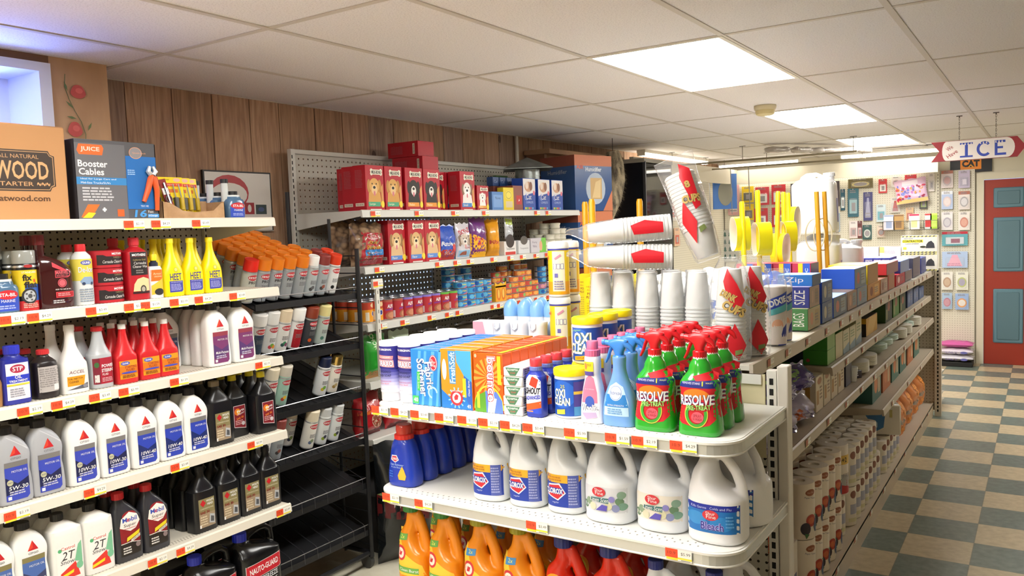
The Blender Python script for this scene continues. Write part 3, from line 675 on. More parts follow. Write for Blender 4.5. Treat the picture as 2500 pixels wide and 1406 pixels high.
def da(g):
    g.rect(-.034, .012, .034, .078, '#e6e4e0'); g.poly([(-.034, .012), (.034, .012), (.034, .03), (0, .02)], '#5b5d66'); g.poly([(-.032, .024), (.02, .024), (.026, .055), (-.032, .055)], '#e79b1e'); g.text('ACCEL', 0, .068, .010, '#7a2a30', w=.05, sh=.2); g.text('FUEL INJECTOR', -.006, .046, .0065, '#3a2a18', w=.046); g.text('CLEANER', -.012, .037, .0065, '#3a2a18', w=.03); g.ell(.024, .02, .008, .006, '#8a8c96')
ACC = neck_bottle('#efedea', AS, .016, .2, .219, WHT, da)
def dp(g):
    g.rect(-.034, .014, .036, .1, '#a81f33'); g.rect(-.034, .014, -.014, .1, '#7c2233'); g.rect(-.031, .02, -.018, .045, '#d9d4d0'); g.ell(-.024, .078, .007, .009, '#3e6a3a'); g.text('POWER', .013, .073, .011, WHT, w=.044, bold=.02); g.text('STEERING', .013, .058, .011, WHT, w=.046, bold=.02); g.text('FLUID', .002, .045, .007, WHT, w=.02); g.lines(.01, .02, .035, 3, .04, '#e0a6ac')
PSF = neck_bottle('#b2b6bb', [(0, .034, .028, 3), (.004, .038, .031, 3), (.1, .038, .031, 3), (.115, .034, .029, 2.6), (.145, .022, .021, 2.1), (.18, .0155, .0155, 2), (.19, .0155, .0155, 2)], .018, .188, .203, '#c4222b', dp, name='power_steering_fluid_bottle')
def ds(g):
    g.rect(-.033, .014, .033, .125, '#eceaf0'); g.ell(0, .108, .022, .013, '#b02a4a'); g.text('STP', 0, .108, .014, WHT, w=.03, bold=.02); g.rect(-.033, .065, .033, .088, '#2c3fc4'); g.text('OIL', 0, .083, .011, WHT, w=.02, bold=.02); g.text('TREATMENT', 0, .071, .007, WHT, w=.054, bold=.02); g.rect(-.033, .057, .033, .062, '#e8d23c'); g.lines(-.004, .022, .05, 4, .044, '#9a9aa6')
STP = neck_bottle('#262e96', [(0, .036, .026, 4), (.004, .041, .03, 4), (.125, .041, .03, 4), (.135, .034, .027, 3), (.145, .022, .021, 2.1), (.155, .0205, .0205, 2)], .0225, .152, .178, '#2a34c0', ds, name='oil_treatment_bottle')
def dk_(g): g.rect(-.03, .02, .034, .1, '#b8b2b0'); g.lines(.0, .035, .095, 9, .054, '#8b8584'); g.rect(.012, .024, .03, .042, '#e8e6e4')
DARK = neck_bottle('#241e20', [(0, .034, .03, 2.6), (.004, .037, .033, 2.6), (.1, .037, .033, 2.6), (.118, .03, .028, 2.3), (.13, .017, .017, 2), (.14, .0165, .0165, 2)], .0185, .137, .152, '#c92a2f', dk_, name='octane_booster_bottle')
# black oil bottles
BS = [(0, .046, .028, 5), (.004, .051, .033, 5), (.14, .051, .033, 5), (.155, .046, .031, 4), (.185, .03, .024, 2.6, 0), (.205, .0175, .0165, 2, 0), (.225, .0145, .0145, 2, 0)]
def dw(g):
    g.rect(-.034, .018, .034, .125, '#8c8158'); g.rect(-.034, .018, .034, .07, '#a38e74'); g.poly([(-.028, .108), (-.016, .095), (-.004, .108), (-.016, .122)], '#c4222b'); g.text("WOLF'S", .014, .115, .0085, WHT, w=.032, bold=.02); g.text('HEAD', .014, .103, .0085, WHT, w=.024, bold=.02); g.text('CONVENTIONAL', 0, .088, .005, '#e0dcc0', w=.056); g.text('SAE 30', -.01, .074, .010, '#8e2a2a', w=.04, bold=.02)
    g.lines(-.014, .025, .062, 4, .032, '#d8c8a8'); g.poly([(.006, .03), (.03, .024), (.031, .058), (.01, .064)], '#b9bbbd'); g.poly([(.012, .034), (.026, .031), (.027, .05), (.014, .055)], '#54565a'); g.rect(-.034, .018, -.028, .03, '#e8e6e4')
WOLF = neck_bottle('#17171a', BS, .0165, .222, .243, '#1c1c20', dw, name='black_motor_oil_bottle')
WOLFJ = neck_bottle('#17171a', [(0, .055, .04, 5), (.004, .06, .045, 5), (.15, .06, .045, 5), (.17, .052, .04, 4), (.2, .034, .03, 2.6), (.218, .022, .022, 2), (.23, .02, .02, 2)], .0215, .226, .246, '#8a7a62', lambda g: ([setattr(g, 'k', 0)], dw(g)), name='black_motor_oil_bottle')
def dt(g):
    g.poly([(-.026, .04), (.03, .03), (.03, .125), (-.026, .125)], '#d8ced0'); g.poly([(-.024, .042), (.028, .033), (.028, .123), (-.024, .123)], '#84202a'); g.ell(-.008, .1, .014, .014, '#e27a22'); g.ell(-.004, .1, .008, .008, '#f2c040'); g.text('Parts', .006, .104, .010, WHT, w=.034, rot=.25, bold=.02); g.text('Master', .008, .093, .008, WHT, w=.034, rot=.25); g.text('SAE 30', .002, .075, .008, '#f08a3a', w=.034, rot=.2, bold=.02); g.lines(0, .048, .068, 3, .04, '#d8a0a0'); g.ell(.016, .052, .008, .008, '#cfc8c8')
YC = neck_bottle('#17171a', BS, .0165, .222, .243, '#e6cf1c', dt, name='black_motor_oil_bottle')
def dm_(g):
    g.poly([(-.034, .03), (.034, .03), (.036, .125), (-.036, .125)], '#8e1c22'); g.poly([(-.036, .02), (.036, .02), (.036, .06), (-.036, .066)], '#2a2420'); g.ell(0, .155, .026, .016, '#8e1c22'); g.poly([(-.036, .12), (-.03, .15), (0, .168), (.028, .155), (.037, .13), (.02, .108), (0, .102)], '#f2ede6')
    g.text('Mobil', 0, .143, .016, '#3c55b4', w=.052, bold=.02); g.text('o', -.0065, .1415, .0105, '#cf4a4a', bold=.03); g.text('Super', 0, .123, .014, '#4a3a3a', w=.046, sh=.1); g.rect(-.022, .112, .02, .1135, '#b02a30'); g.poly([(-.016, .068), (.03, .086), (.034, .1), (-.014, .082)], '#e8d42a'); g.poly([(-.002, .062), (.034, .076), (.034, .086), (0, .072)], '#d9d6cc'); g.text('10W-30', .018, .0745, .0055, '#4a3a3a', rot=.36); g.poly([(-.036, .062), (.0, .064), (.034, .056), (.034, .058), (0, .067), (-.036, .065)], '#d8d2cc'); g.lines(-.014, .026, .052, 3, .032, '#e0dcd8'); g.ell(.024, .05, .009, .009, '#8a7a7a')
MOB = neck_bottle('#34343a', [(0, .046, .028, 4), (.004, .051, .032, 4), (.13, .051, .032, 4), (.155, .047, .031, 3.6, -.003), (.185, .032, .026, 2.8, -.012), (.208, .019, .018, 2, -.019), (.218, .017, .017, 2, -.019)], .019, .214, .236, '#cc1f2b', lambda g: dm_(g), name='motor_oil_bottle', rough=.22)
MOB.parts[1] = ('cap', (lambda c: cap_ribbed(c, .02, .214, .237, m('#cc1f2b', .4), -.019).mesh('cap'))(MB()), None, None, None)
def dc(g):
    g.rect(-.04, .014, .04, .125, '#f5f4f0'); g.text('Castrol', -.004, .118, .010, '#d6463c', w=.044, bold=.01); g.ell(-.03, .114, .006, .006, '#58b07a'); g.text('2T', -.004, .094, .026, '#26262a', w=.038, sh=.2); g.text('Snow', -.008, .074, .013, '#55555a', w=.044, sh=.15); g.poly([(.014, .07), (.04, .06), (.04, .13), (.028, .12)], '#7fc29a'); g.poly([(-.032, .04), (.016, .068), (.022, .05), (.03, .02), (-.034, .02)], '#e23a30'); g.poly([(-.034, .022), (.008, .034), (.01, .044), (-.032, .032)], '#f0dc28'); g.ell(.03, .052, .012, .012, '#7fc29a')
CAS = neck_bottle('#f0efec', [(0, .047, .03, 4.5), (.004, .051, .034, 4.5), (.16, .051, .034, 4.5), (.178, .046, .032, 4, -.003), (.196, .03, .026, 3, -.01), (.203, .019, .018, 2, -.015), (.21, .017, .017, 2, -.015)], .018, .206, .228, '#1c1c1e', dc, name='two_stroke_oil_bottle')
CAS.parts[1] = ('cap', (lambda c: cap_ribbed(c, .019, .206, .23, m('#1c1c1e', .5), -.015).mesh('cap'))(MB()), None, None, None)
# spray cans
def can(body, cap, deco=None, capz=(.148, .2), capr=(.0285, .0285, .027), r=.031, h=.142, dome=False, name='spray_paint_can', caprough=.35, metal=0, bmetal=0):
    k = K(name, 'spray can'); b = MB(); b.lathe([(r*.93, 0), (r, .003), (r, h-.008), (r*.97, h), (r*.86, h+.006)], m(body, .28, bmetal), 32); b.lathe([(r*1.015, -.0), (r*1.015, .004)], m('#b9bcc0', .3, .7), 32); b.lathe([(r*1.01, h-.01), (r*1.01, h-.006), (r*.9, h+.004)], m('#c4c6c8', .3, .7), 32); k.add('can', b)
    c = MB(); z0, z1 = capz
    if dome: c.lathe([(capr[0], z0), (capr[0]*1.02, z0+(z1-z0)*.4), (capr[0]*.92, z0+(z1-z0)*.72), (capr[0]*.62, z0+(z1-z0)*.93), (capr[0]*.2, z1)], m(cap, caprough, metal), 32)
    else: c.lathe([(capr[0], z0), (capr[1], z1-.004), (capr[2], z1-.001), (capr[2]*.9, z1), (capr[2]*.86, z1-.0015), (capr[2]*.1, z1-.0015)], m(cap, caprough, metal), 32)
    k.add('cap', c)
    if deco: g = Deco(wrap=r, res=.01); deco(g); k.add('label', g)
    return k
def kry(bg=None, t='', tc='#222', spot=None, band=None):
    def f(g):
        if bg: g.rect(-.075, .006, .075, .132, bg)
        if band: g.rect(-.03, .01, .03, .1, band)
        if spot:
            for i, c in enumerate(spot): g.ell(-.002+i*.009-.009, .035+(i % 2)*.008, .009, .009, c)
        g.ell(0, .116, .025, .0125, '#c8303a'); g.text('KRYLON', 0, .116, .010, WHT, w=.042, bold=.03)
        if t: g.text(t, 0, .094, .013, tc, w=.036, bold=.02)
        g.lines(0, .058, .078, 3, .034, '#77777a')
    return f
KO = can('#8d9296', '#e8801e', kry('#a4a8aa', 'PRO', '#222226'), capz=(.142, .19), capr=(.0315, .0305, .03), bmetal=.3)
KR = can('#8d9296', '#e8281c', kry('#c4c4b8', 'PRO', '#222226'), capz=(.142, .19), capr=(.0315, .0305, .03), bmetal=.3)
KW = can('#b8bfc0', '#efeeea', kry('#b8bfc0', spot=['#4a4a4a', '#6a6a6a']), capz=(.146, .19), capr=(.0275, .026, .0235))
KM = can('#a9b0b4', '#8c3a36', kry('#a9b0b4', spot=['#4a4a4a', '#a05a4a']), capz=(.146, .192), capr=(.0285, .0275, .025))
KRO = can('#ececea', '#e2401e', kry('#ececea', spot=['#202020']), capz=(.144, .19), capr=(.0305, .03, .029))
KWW = can('#e8e8e6', '#f1f0ec', kry('#eeeeec', spot=['#d04a5a', '#7ab04a', '#f0a03a']), capz=(.142, .196), capr=(.031, .03, .026))
KWB = can('#e8e8e6', '#f1f0ec', kry('#eeeeec', 'HD', '#2a3a6a', band='#3a4a5a'), capz=(.142, .192), capr=(.0345, .0335, .031))
KTA = can('#e8e8e6', '#e6d3b4', kry('#f0efea', spot=['#3a5a5a', '#4a9a6a', '#8a4a6a']), capz=(.142, .198), capr=(.031, .03, .026))
KWR = can('#e6e6e6', '#f2f1ee', kry('#ededed', band='#b0202c'), capz=(.142, .196), capr=(.0315, .031, .029))
KBR = can('#5a5a5c', '#8e3c28', kry('#3c3e44', 'TOUGH', '#e8e8e8', spot=['#e0602a']), capz=(.142, .194), capr=(.031, .03, .027))
KYE = can('#c2d0c8', '#e6dc9a', kry('#c2d0c8', spot=['#5a8a7a']), capz=(.144, .194), capr=(.0305, .03, .024))
KNA = can('#e6e8ea', '#1c2440', kry('#eaecee', spot=['#d8c03a', '#7ab04a']), capz=(.144, .192), capr=(.029, .028, .026))
KGO = can('#efe9dc', '#c8a860', kry('#efe9dc', spot=['#a8884a', '#c8b07a']), capz=(.144, .188), capr=(.029, .0285, .028), caprough=.15, metal=.9)
KGR = can('#a6ccbc', '#d6cfc0', kry('#a6ccbc', spot=['#c8503a', '#f0c03a']), capz=(.144, .192), capr=(.031, .031, .027))
KCR = can('#ebe6da', '#eadfc4', kry('#f0ede4', spot=['#6a7a9a', '#8a9a7a']), capz=(.142, .192), capr=(.031, .031, .028))
KCL = can('#e2e6e6', '#c9cccc', kry('#e6eaea', spot=['#9ab03a', '#4a4a5a']), capz=(.144, .186), capr=(.0285, .027, .02), caprough=.1)
KBG = can('#d6d3d0', '#dccfb8', kry('#e6e2dc', spot=['#3a3a4a', '#7a8a4a']), capz=(.142, .186), capr=(.03, .029, .024))
# boxes
def carton(name, w, d, h, col, deco=None, side=None, top=None, cat='box', rough=.4, c=.0015):
    k = K(name, cat); b = MB(); b.cbox(-w/2, w/2, -d/2, d/2, 0, h, m(col, rough), c); g = Deco(face='front', at=d/2, lift=.0004)
    k.add('carton', b)
    if deco: deco(g)
    if side: side(g.fr('left', w/2)); side(g.fr('right', w/2))
    if top: g.fr('top', h); top(g)
    if deco or side or top: k.add('print', g)
    return k

# ================================================================ left rack goods (fronts face +X)
LF = -2.615
L1, L2, L3, L4, L5 = LZ
def on(k, y, z, label, group=None, d=.03, x=None, rz=R90, **kw): return put(k, (LF-d if x is None else x, y, z), rz, label, group, **kw)
# top shelf
def dfat(g):
    g.poly([(-.2, .09), (.108, .09), (.114, .102), (.126, .106), (.126, .2), (.114, .204), (.108, .216), (-.2, .216)], '#3a2c22'); g.poly([(-.2, .094), (.106, .094), (.112, .104), (.122, .108), (.122, .198), (.112, .202), (.106, .212), (-.2, .212)], '#c99a6a'); g.poly([(-.2, .096), (.105, .096), (.111, .106), (.12, .11), (.12, .196), (.111, .2), (.105, .21), (-.2, .21)], '#3a2c22')
    g.text('ALL NATURAL', .018, .196, .012, '#c99a6a', w=.12); g.text('FATWOOD', -.012, .154, .056, '#d4a472', w=.236, bold=.02); g.text('FIRESTARTER', -.022, .112, .013, '#c99a6a', w=.16, bold=.01); g.text('~~~', .088, .112, .012, '#c99a6a', w=.04); g.text('BetterWood  fatwood.com', -.06, .068, .018, '#5a3a22', w=.33, bold=.02)
FAT = carton('fatwood_carton', .33, .24, .295, '#c3905f', dfat, rough=.7, c=.004)
on(FAT, 1.262, L1, 'brown cardboard firestarter carton on the top shelf below the window', d=.13)
def dj(g):
    g.rect(-.142, .0, .03, .25, '#6b6a6e'); g.poly([(-.135, .225), (-.128, .246), (-.05, .246), (-.044, .235), (-.05, .212), (-.128, .212)], '#e06a2a'); g.text('JUICE', -.09, .229, .018, '#f4d8c8', w=.064, bold=.02)
    g.text('Booster', -.084, .183, .022, WHT, w=.1, bold=.02); g.text('Cables', -.09, .157, .022, WHT, w=.085, bold=.02); g.rect(-.142, .115, .03, .139, '#3484c4'); g.text('Ideal for Large Cars and', -.068, .133, .0065, WHT, w=.122); g.text('Mid-Size Trucks/SUVs', -.078, .121, .0065, WHT, w=.1); g.lines(-.07, .06, .108, 5, .11, '#c4c4c8')
    g.poly([(-.135, .008), (-.1, .008), (-.07, .05), (-.11, .05)], '#e6702a'); g.poly([(-.13, .006), (-.1, .006), (-.085, .022), (-.11, .024)], '#f0d22a'); g.rect(-.058, .026, -.052, .04, WHT); g.rect(-.062, .03, -.048, .036, WHT); g.rect(-.01, .01, .014, .034, '#d9622a'); g.text('16', .075, .02, .026, '#4a9ade', w=.045, bold=.03, sh=.2); g.text('Feet', .112, .026, .008, WHT); g.rect(.1, .006, .142, .018, '#4a9ade'); g.text('6Gauge', .12, .012, .008, WHT, w=.034)
    g.rect(.03, .035, .142, .215, '#1e6ab4'); g.ell(.068, .226, .024, .02, '#8a868a'); g.ring(.068, .226, .024, .02, .002, '#d89a7a'); g.text('Quick-Lock', .082, .226, .0065, '#e0a07a', w=.05); g.text('TRY ME', .09, .045, .006, WHT); g.lines(.05, .15, .17, 3, .03, '#9ac0e8')
JU = carton('booster_cable_box', .284, .11, .262, '#56565a', dj, side=lambda g: g.rect(-.055, 0, .055, .26, '#2b2a30'))
c = MB(); om = m('#dd5a24', .4); c.tube([(.085, -.062, .06), (.1, -.066, .10), (.112, -.068, .14), (.118, -.066, .15)], [.009, .012, .013, .010], om, 10, .8); c.tube([(.133, -.062, .03), (.134, -.066, .10), (.126, -.068, .14), (.118, -.066, .15)], [.008, .011, .013, .010], om, 10, .8)
c.tube([(.118, -.066, .148), (.106, -.066, .165), (.112, -.066, .182)], [.008, .009, .005], m('#c8c8c8', .3, .6)); c.tube([(.118, -.066, .148), (.132, -.066, .165), (.124, -.066, .182)], [.008, .009, .005], m('#d8d8d8', .3, .6)); c.tube([(.118, -.075, .148), (.118, -.057, .148)], .007, m('#3a3a3e', .3, .7))
JU.add('clamp', c)
on(JU, 1.592, L1, 'grey and blue booster cable box with an orange clamp showing', d=.057)
k = K('counter_display_tray', 'tray'); b = MB(); cb = noisemat('kraft', '#b08a62', '#c29c74', 30, .8)
P_ = [(-.13, 0), (.13, 0), (.13, .062), (.115, .058), (.08, .03), (.0, .024), (-.05, .03), (-.1, .058), (-.13, .062)]
b.prism(P_, -.05, -.048, cb); b.box(-.13, .13, -.05, .06, 0, .002, cb)
for x in (-.13, .128): b.box(x, x+.002, -.05, .06, 0, .064, cb)
b.box(-.13, .13, .058, .06, 0, .07, cb); k.parts.append(('tray', b.mesh('tray'), None, None, None)); on(k, 1.884, L1, 'kraft cardboard display tray holding tire repair kits', d=.055)
def repkit():
    k = K('tire_repair_kit', 'tool kit'); b = MB(); b.box(-.052, .052, -.001, .001, 0, .152, m('#f2d416', .4)); g = Deco(face='front', at=.001, lift=.0003); g.rect(-.05, .118, .05, .13, '#d8452a'); g.text('tire repair kit', 0, .124, .008, '#f4c8a0', w=.08); g.rect(-.03, .095, .03, .108, '#d8702a'); g.ell(.03, .142, .014, .007, '#e8b4a0'); g.text('Victor', -.01, .143, .006, '#3a3020')
    k.add('card', b); k.add('print', g); t = MB(); dk = m('#4a4232', .4)
    for x in (-.03, -.018, -.006): t.tube([(x, -.006, .02), (x+.004, -.007, .05), (x-.002, -.006, .09)], .003, dk, 6)
    for x in (.014, .036): t.tube([(x, -.01, .03), (x, -.01, .075)], [.008, .0095], m('#c8a820' if x > .02 else '#55524a', .4), 10); t.tube([(x, -.01, .075), (x-.006, -.01, .125)], .002, m('#8a8a8c', .3, .9), 6)
    k.add('tools', t); return k
RK = repkit()
for i, (y, dx, a) in enumerate(((1.83, -.012, -.06), (1.88, -.03, .03), (1.925, -.048, .1))): on(RK, y, L1+.004, 'yellow carded tire repair kit, %s from the left in the cardboard tray' % ORD[i], 'tire repair kits', d=.045-dx, rot=(-.12, a*0, R90+a))
k = K('tire_gauge_pack', 'tool'); b = MB(); b.box(-.014, .014, -.001, .001, 0, .145, '#8e2a26'); g = Deco(face='front', at=.001, lift=.0004); g.rect(-.012, .088, .012, .112, WHT); g.text('5', 0, .1, .014, '#2a3a5a'); k.add('card', b); k.add('print', g); c = MB(); c.tube([(0, -.006, .13), (0, -.006, .03)], .004, m('#c0c0c4', .3, .9), 8); c.tube([(.012*math.cos(a), -.006, .07+.012*math.sin(a)) for a in [i*math.pi/8 for i in range(16)]], .002, m('#8a8a8e', .3, .8), 6, closed=True); k.add('gauge', c)
on(k, 1.772, L1+.004, 'carded tire gauge with white price square, left end of tray', 'tire gauges', d=.04, rot=(-.2, -.1, R90)); on(k, 1.805, L1+.004, 'second carded tire gauge with white price square, beside yellow kits', 'tire gauges', d=.014, rot=(-.22, -.16, R90))
def stab(h, tall):
    k = K('fuel_stabilizer_bottle', 'bottle'); b = MB(); b.loft([(0, .036, .026, 3), (.003, .04, .029, 3), (h*.62, .04, .029, 3), (h*.72, .03, .024, 2.4), (h*.8, .028, .022, 2.2)], m('#4f6f8e', .15), 28, 2); b.loft([(h*.7, .027, .022, 2), (h*.86, .026, .022, 2)], m('#dfe3e4', .3), 28)
    k.add('bottle', b); c = MB(); c.lathe([(.017, h*.85), (.017, h)], m('#1b1b1e', .4), 20); k.add('cap', c); g = Deco(b, res=.01); g.rect(-.033, .005, .033, h*.4, '#2a4ab8'); g.ell(0, h*.46, .031, h*.12, '#c8242c'); g.text('STA-BIL', 0, h*.46, h*.09, WHT, w=.048, bold=.02); g.text('MARINE', 0, h*.3, h*.07, WHT, w=.04); g.lines(0, .01, h*.2, 2, .05, '#a8b4e8'); k.add('label', g)
    if tall:
        q = MB(); q.loft([(h*.3, .015, .015, 2, -.028, .012), (h*1.3, .013, .013, 2, -.028, .012)], m('#cdd2d2', .12, spec=.6), 16); k.add('measuring_chamber', q, label='clear measuring chamber'); q = MB(); q.lathe([(.0145, h*1.3), (.0145, h*1.45)], m('#1b1b1e', .4), 16, -.028, .012); k.add('chamber_cap', q)
    return k
SB1 = stab(.105, True); SB2 = stab(.117, False)
on(SB1, 2.075, L1, 'blue fuel stabilizer bottle at the right end of the top shelf', 'fuel stabilizers'); 
for i in range(3): on(SB1, 2.075-.012*i-.01, L1, 'fuel stabilizer with clear chamber, %s behind the front bottle' % ORD[i], 'fuel stabilizers', x=LF-.105-.07*i)
# second shelf
on(SB2, 1.215, L2, 'blue marine fuel stabilizer bottle, left end of second shelf')
k = K('sealant_canister', 'canister'); b = MB(); b.lathe([(.036, 0), (.037, .003), (.037, .145), (.034, .15)], m('#1c1c1e', .3)); k.add('body', b); c = MB(); c.lathe([(.039, .148), (.039, .185), (.036, .19)], m('#b9bcb8', .15)); k.add('lid', c); g = Deco(wrap=.037); g.lines(0, .1, .13, 3, .04, '#c8c02a'); k.add('label', g)
on(k, 1.215, L2, 'tall black canister with clear lid behind the stabilizer bottle', x=LF-.12, sc=(1.1, 1.1, 1.08)); 
def dff(g):
    g.rect(-.075, .045, .075, .125, '#e8c81c'); g.rect(-.075, .0, .075, .03, '#c8262a'); g.rect(-.016, .03, .075, .08, '#2a5ab0'); g.text('STANDARD', 0, .118, .006, WHT, w=.044); g.text('fix', -.008, .102, .02, '#2a241c', w=.026, bold=.04); g.text('flat', .002, .08, .02, '#2a241c', w=.04, bold=.04); g.text('a', .012, .092, .01, '#e0501a', bold=.04); g.ell(-.004, .045, .022, .024, '#2a2a2c'); g.ell(-.004, .045, .016, .018, '#b8bcc0'); g.ell(-.004, .045, .006, .007, '#4a4a4c')
    for i in range(5): a = i*1.257; g.ell(-.004+.011*math.cos(a), .045+.012*math.sin(a), .003, .003, '#5a5a5c')
    g.ell(-.004, .137, .012, .005, '#b03030'); g.lines(0, .008, .024, 3, .044, '#f0b0a0')
FF = can('#1a1a1c', '#9a9c98', dff, capz=(.145, .186), capr=(.0325, .0325, .031), r=.033, h=.143, name='tire_inflator_can', caprough=.1)
on(FF, 1.283, L2, 'yellow and black flat-tire inflator can on the second shelf', d=.034); on(FF, 1.283, L2, 'second flat-tire inflator can, behind the front yellow one', x=LF-.105); on(FF, 1.225, L2, 'third flat-tire inflator can, behind the stabilizer bottle', x=LF-.2)
def dmar(g):
    g.poly([(-.014, .13), (.03, .11), (.03, .118), (-.014, .145)], '#d83a48'); g.poly([(-.008, .095), (.032, .095), (.04, .1), (.04, .118), (-.008, .118)], '#e04a58'); g.poly([(-.006, .097), (.03, .097), (.038, .102), (.038, .116), (-.006, .116)], '#2a1216'); g.text('MARVEL', .015, .111, .01, '#e86a74', w=.04, bold=.02); g.text('MYSTERY OIL', .015, .101, .006, '#e86a74', w=.036); g.ell(.012, .078, .014, .014, '#d8606a'); g.ring(.012, .078, .012, .012, .002, '#7a2028')
    g.text('ADD TO GAS & OIL', .014, .058, .004, WHT, w=.05); g.poly([(-.01, .032), (.046, .032), (.048, .036), (.048, .05), (-.01, .05)], '#e6404a'); g.poly([(-.008, .034), (.044, .034), (.046, .038), (.046, .048), (-.008, .048)], '#a81a24'); g.lines(.018, .036, .047, 2, .044, '#e89a9a'); g.lines(0, .014, .026, 2, .04, '#c8c8c8')
k = K('oil_additive_bottle', 'bottle'); b = MB(); bm_ = m('#3a0d12', .12, coat=.5); b.loft([(0, .05, .03, 4), (.004, .056, .034, 4), (.1, .056, .034, 4), (.125, .052, .033, 3.4, -.004), (.15, .038, .028, 2.6, -.018), (.165, .018, .018, 2, -.034), (.17, .0155, .0155, 2, -.036), (.205, .0155, .0155, 2, -.036)], bm_, 32, 3); k.add('bottle', b)
c = MB(); cap_ribbed(c, .018, .2, .232, m('#6e1018', .4), -.036); k.add('cap', c); g = Deco(b, res=.01); dmar(g); k.add('label', g); MAR = k
on(MAR, 1.368, L2, 'large dark red oil additive bottle on the second shelf', 'oil additive bottles', d=.037); on(MAR, 1.372, L2, 'second dark red oil additive bottle, behind the front one', 'oil additive bottles', x=LF-.118)
def dde(g):
    g.rect(-.075, .08, .075, .15, '#e0cf50'); g.ell(0, .138, .018, .008, '#5a62b0'); g.text('GUNK', 0, .138, .0075, WHT, w=.026, bold=.02); g.text('De-Icer', 0, .115, .018, '#3a4a9a', w=.05, bold=.03); g.text('De-Icer', 0, .1155, .018, WHT, w=.05, bold=.01); g.poly([(-.022, .078), (-.01, .092), (.014, .092), (.026, .078), (.02, .068), (-.016, .068)], '#8aa4c4'); g.ell(-.012, .07, .005, .005, '#2a3a5a'); g.ell(.014, .07, .005, .005, '#2a3a5a'); g.lines(0, .01, .055, 6, .05, '#8c98a8')
DE = can('#d6dce4', '#d8262e', dde, capz=(.172, .199), capr=(.0165, .0165, .016), r=.032, h=.15, name='deicer_can'); DE.parts[0] = ('can', (lambda b: b.lathe([(.031, 0), (.032, .003), (.032, .145), (.029, .16), (.018, .172), (.014, .178)], m('#dfe2e2', .25), 32).mesh('can'))(MB()), None, None, None)
on(DE, 1.462, L2, 'white and yellow de-icer spray can with red cap, front', 'de-icer cans', d=.033); on(DE, 1.462, L2, 'de-icer spray can with red cap, behind the front one', 'de-icer cans', x=LF-.115)
def dmo(g):
    g.rect(-.075, -.0, .075, .055, '#b81f2c'); g.poly([(-.05, .009), (.05, .009), (.05, .036), (-.02, .038), (-.03, .043), (-.05, .043)], '#241c1e'); g.text('MOTHERS', .02, .046, .0075, WHT, w=.045, bold=.03); g.text('California Gold', .022, .034, .0045, '#b8a468', w=.04); g.text('Carnauba Cleaner Wax', .008, .02, .010, '#e8e4e0', w=.08, sh=.2)
k = K('wax_tin', 'tin'); b = MB(); b.lathe([(.052, 0), (.053, .002), (.053, .044), (.0545, .045), (.0545, .056), (.052, .058)], m('#a81c28', .3), 36); k.add('tin', b); g = Deco(wrap=.0545); dmo(g); k.add('label', g); WAX = k
for i, n in enumerate(('bottom', 'middle', 'top')): on(WAX, 1.553, L2+.0585*i, '%s wax tin in the stack of three red tins' % n, 'stack of wax tins', d=.056)
def dmb(g):
    g.rect(-.031, .085, .031, .165, '#201a1c'); g.text('MOTHERS', 0, .155, .0085, WHT, w=.05, bold=.03); g.rect(-.033, .149, .033, .1495, '#b81f2c'); g.text('California Gold', 0, .138, .0055, '#b8a468', w=.046); g.text('Carnauba', .002, .127, .009, '#e8e4e0', w=.046, sh=.15); g.text('Cleaner Wax', .002, .115, .009, '#e8e4e0', w=.054, sh=.15); g.lines(0, .09, .105, 2, .03, '#8a8480')
    g.poly([(-.028, .03), (.032, .03), (.032, .07), (.01, .078), (-.012, .072), (-.024, .055)], '#e2cf9c'); g.ell(.008, .036, .011, .014, '#3a3430'); g.ell(.008, .036, .007, .009, '#b0a898'); g.rect(-.03, .022, .032, .028, '#2a1a1c')
MW = neck_bottle('#b81f2c', [(0, .034, .023, 4), (.004, .039, .028, 4), (.15, .039, .028, 4), (.168, .034, .026, 3.4), (.178, .022, .02, 2.4), (.183, .0155, .0155, 2), (.19, .0155, .0155, 2)], .0175, .188, .215, '#c42633', dmb, name='car_wax_bottle')
on(MW, 1.648, L2, 'red car wax bottle beside the stack of tins', 'car wax bottles'); on(MW, 1.615, L2, 'red car wax bottle standing behind the front one', 'car wax bottles', x=LF-.1)
def dar(g): g.rect(-.0225, .06, .0225, .1, '#e0701e'); g.poly([(-.0225, .045), (.0225, .07), (.0225, .02), (-.0225, .012)], '#e8c03a'); g.text('Armor', 0, .086, .008, '#f4e0b0', w=.03); g.text('ORIGINAL', .002, .076, .005, '#f4e0b0', w=.03); g.ell(.004, .022, .018, .012, '#2a2a2e')
k = K('protectant_spray_bottle', 'spray bottle'); b = MB(); b.loft([(0, .024, .017, 3), (.003, .026, .019, 3), (.1, .026, .019, 3), (.112, .016, .015, 2.2)], m(WHT, .3), 28, 2); k.add('bottle', b); c = MB(); c.lathe([(.015, .11), (.015, .124), (.01, .128), (.01, .133)], m('#2a3048', .4), 20); c.loft([(.132, .011, .011, 3), (.15, .012, .012, 3), (.154, .01, .01, 3)], m('#f0d820', .4), 20); k.add('pump', c); g = Deco(b, res=.01); dar(g); k.add('label', g)
on(k, 1.712, L2, 'small orange and white protectant spray bottle before the yellow bottles', d=.02)
block(HEET, [(LF-.028, 1.785), (LF-.028, 1.868), (LF-.028, 1.951)], 4, (-.072, -.018), L2, R90, 'yellow gas-line antifreeze bottle, {c} column from left, {r}', 'yellow antifreeze bottles')
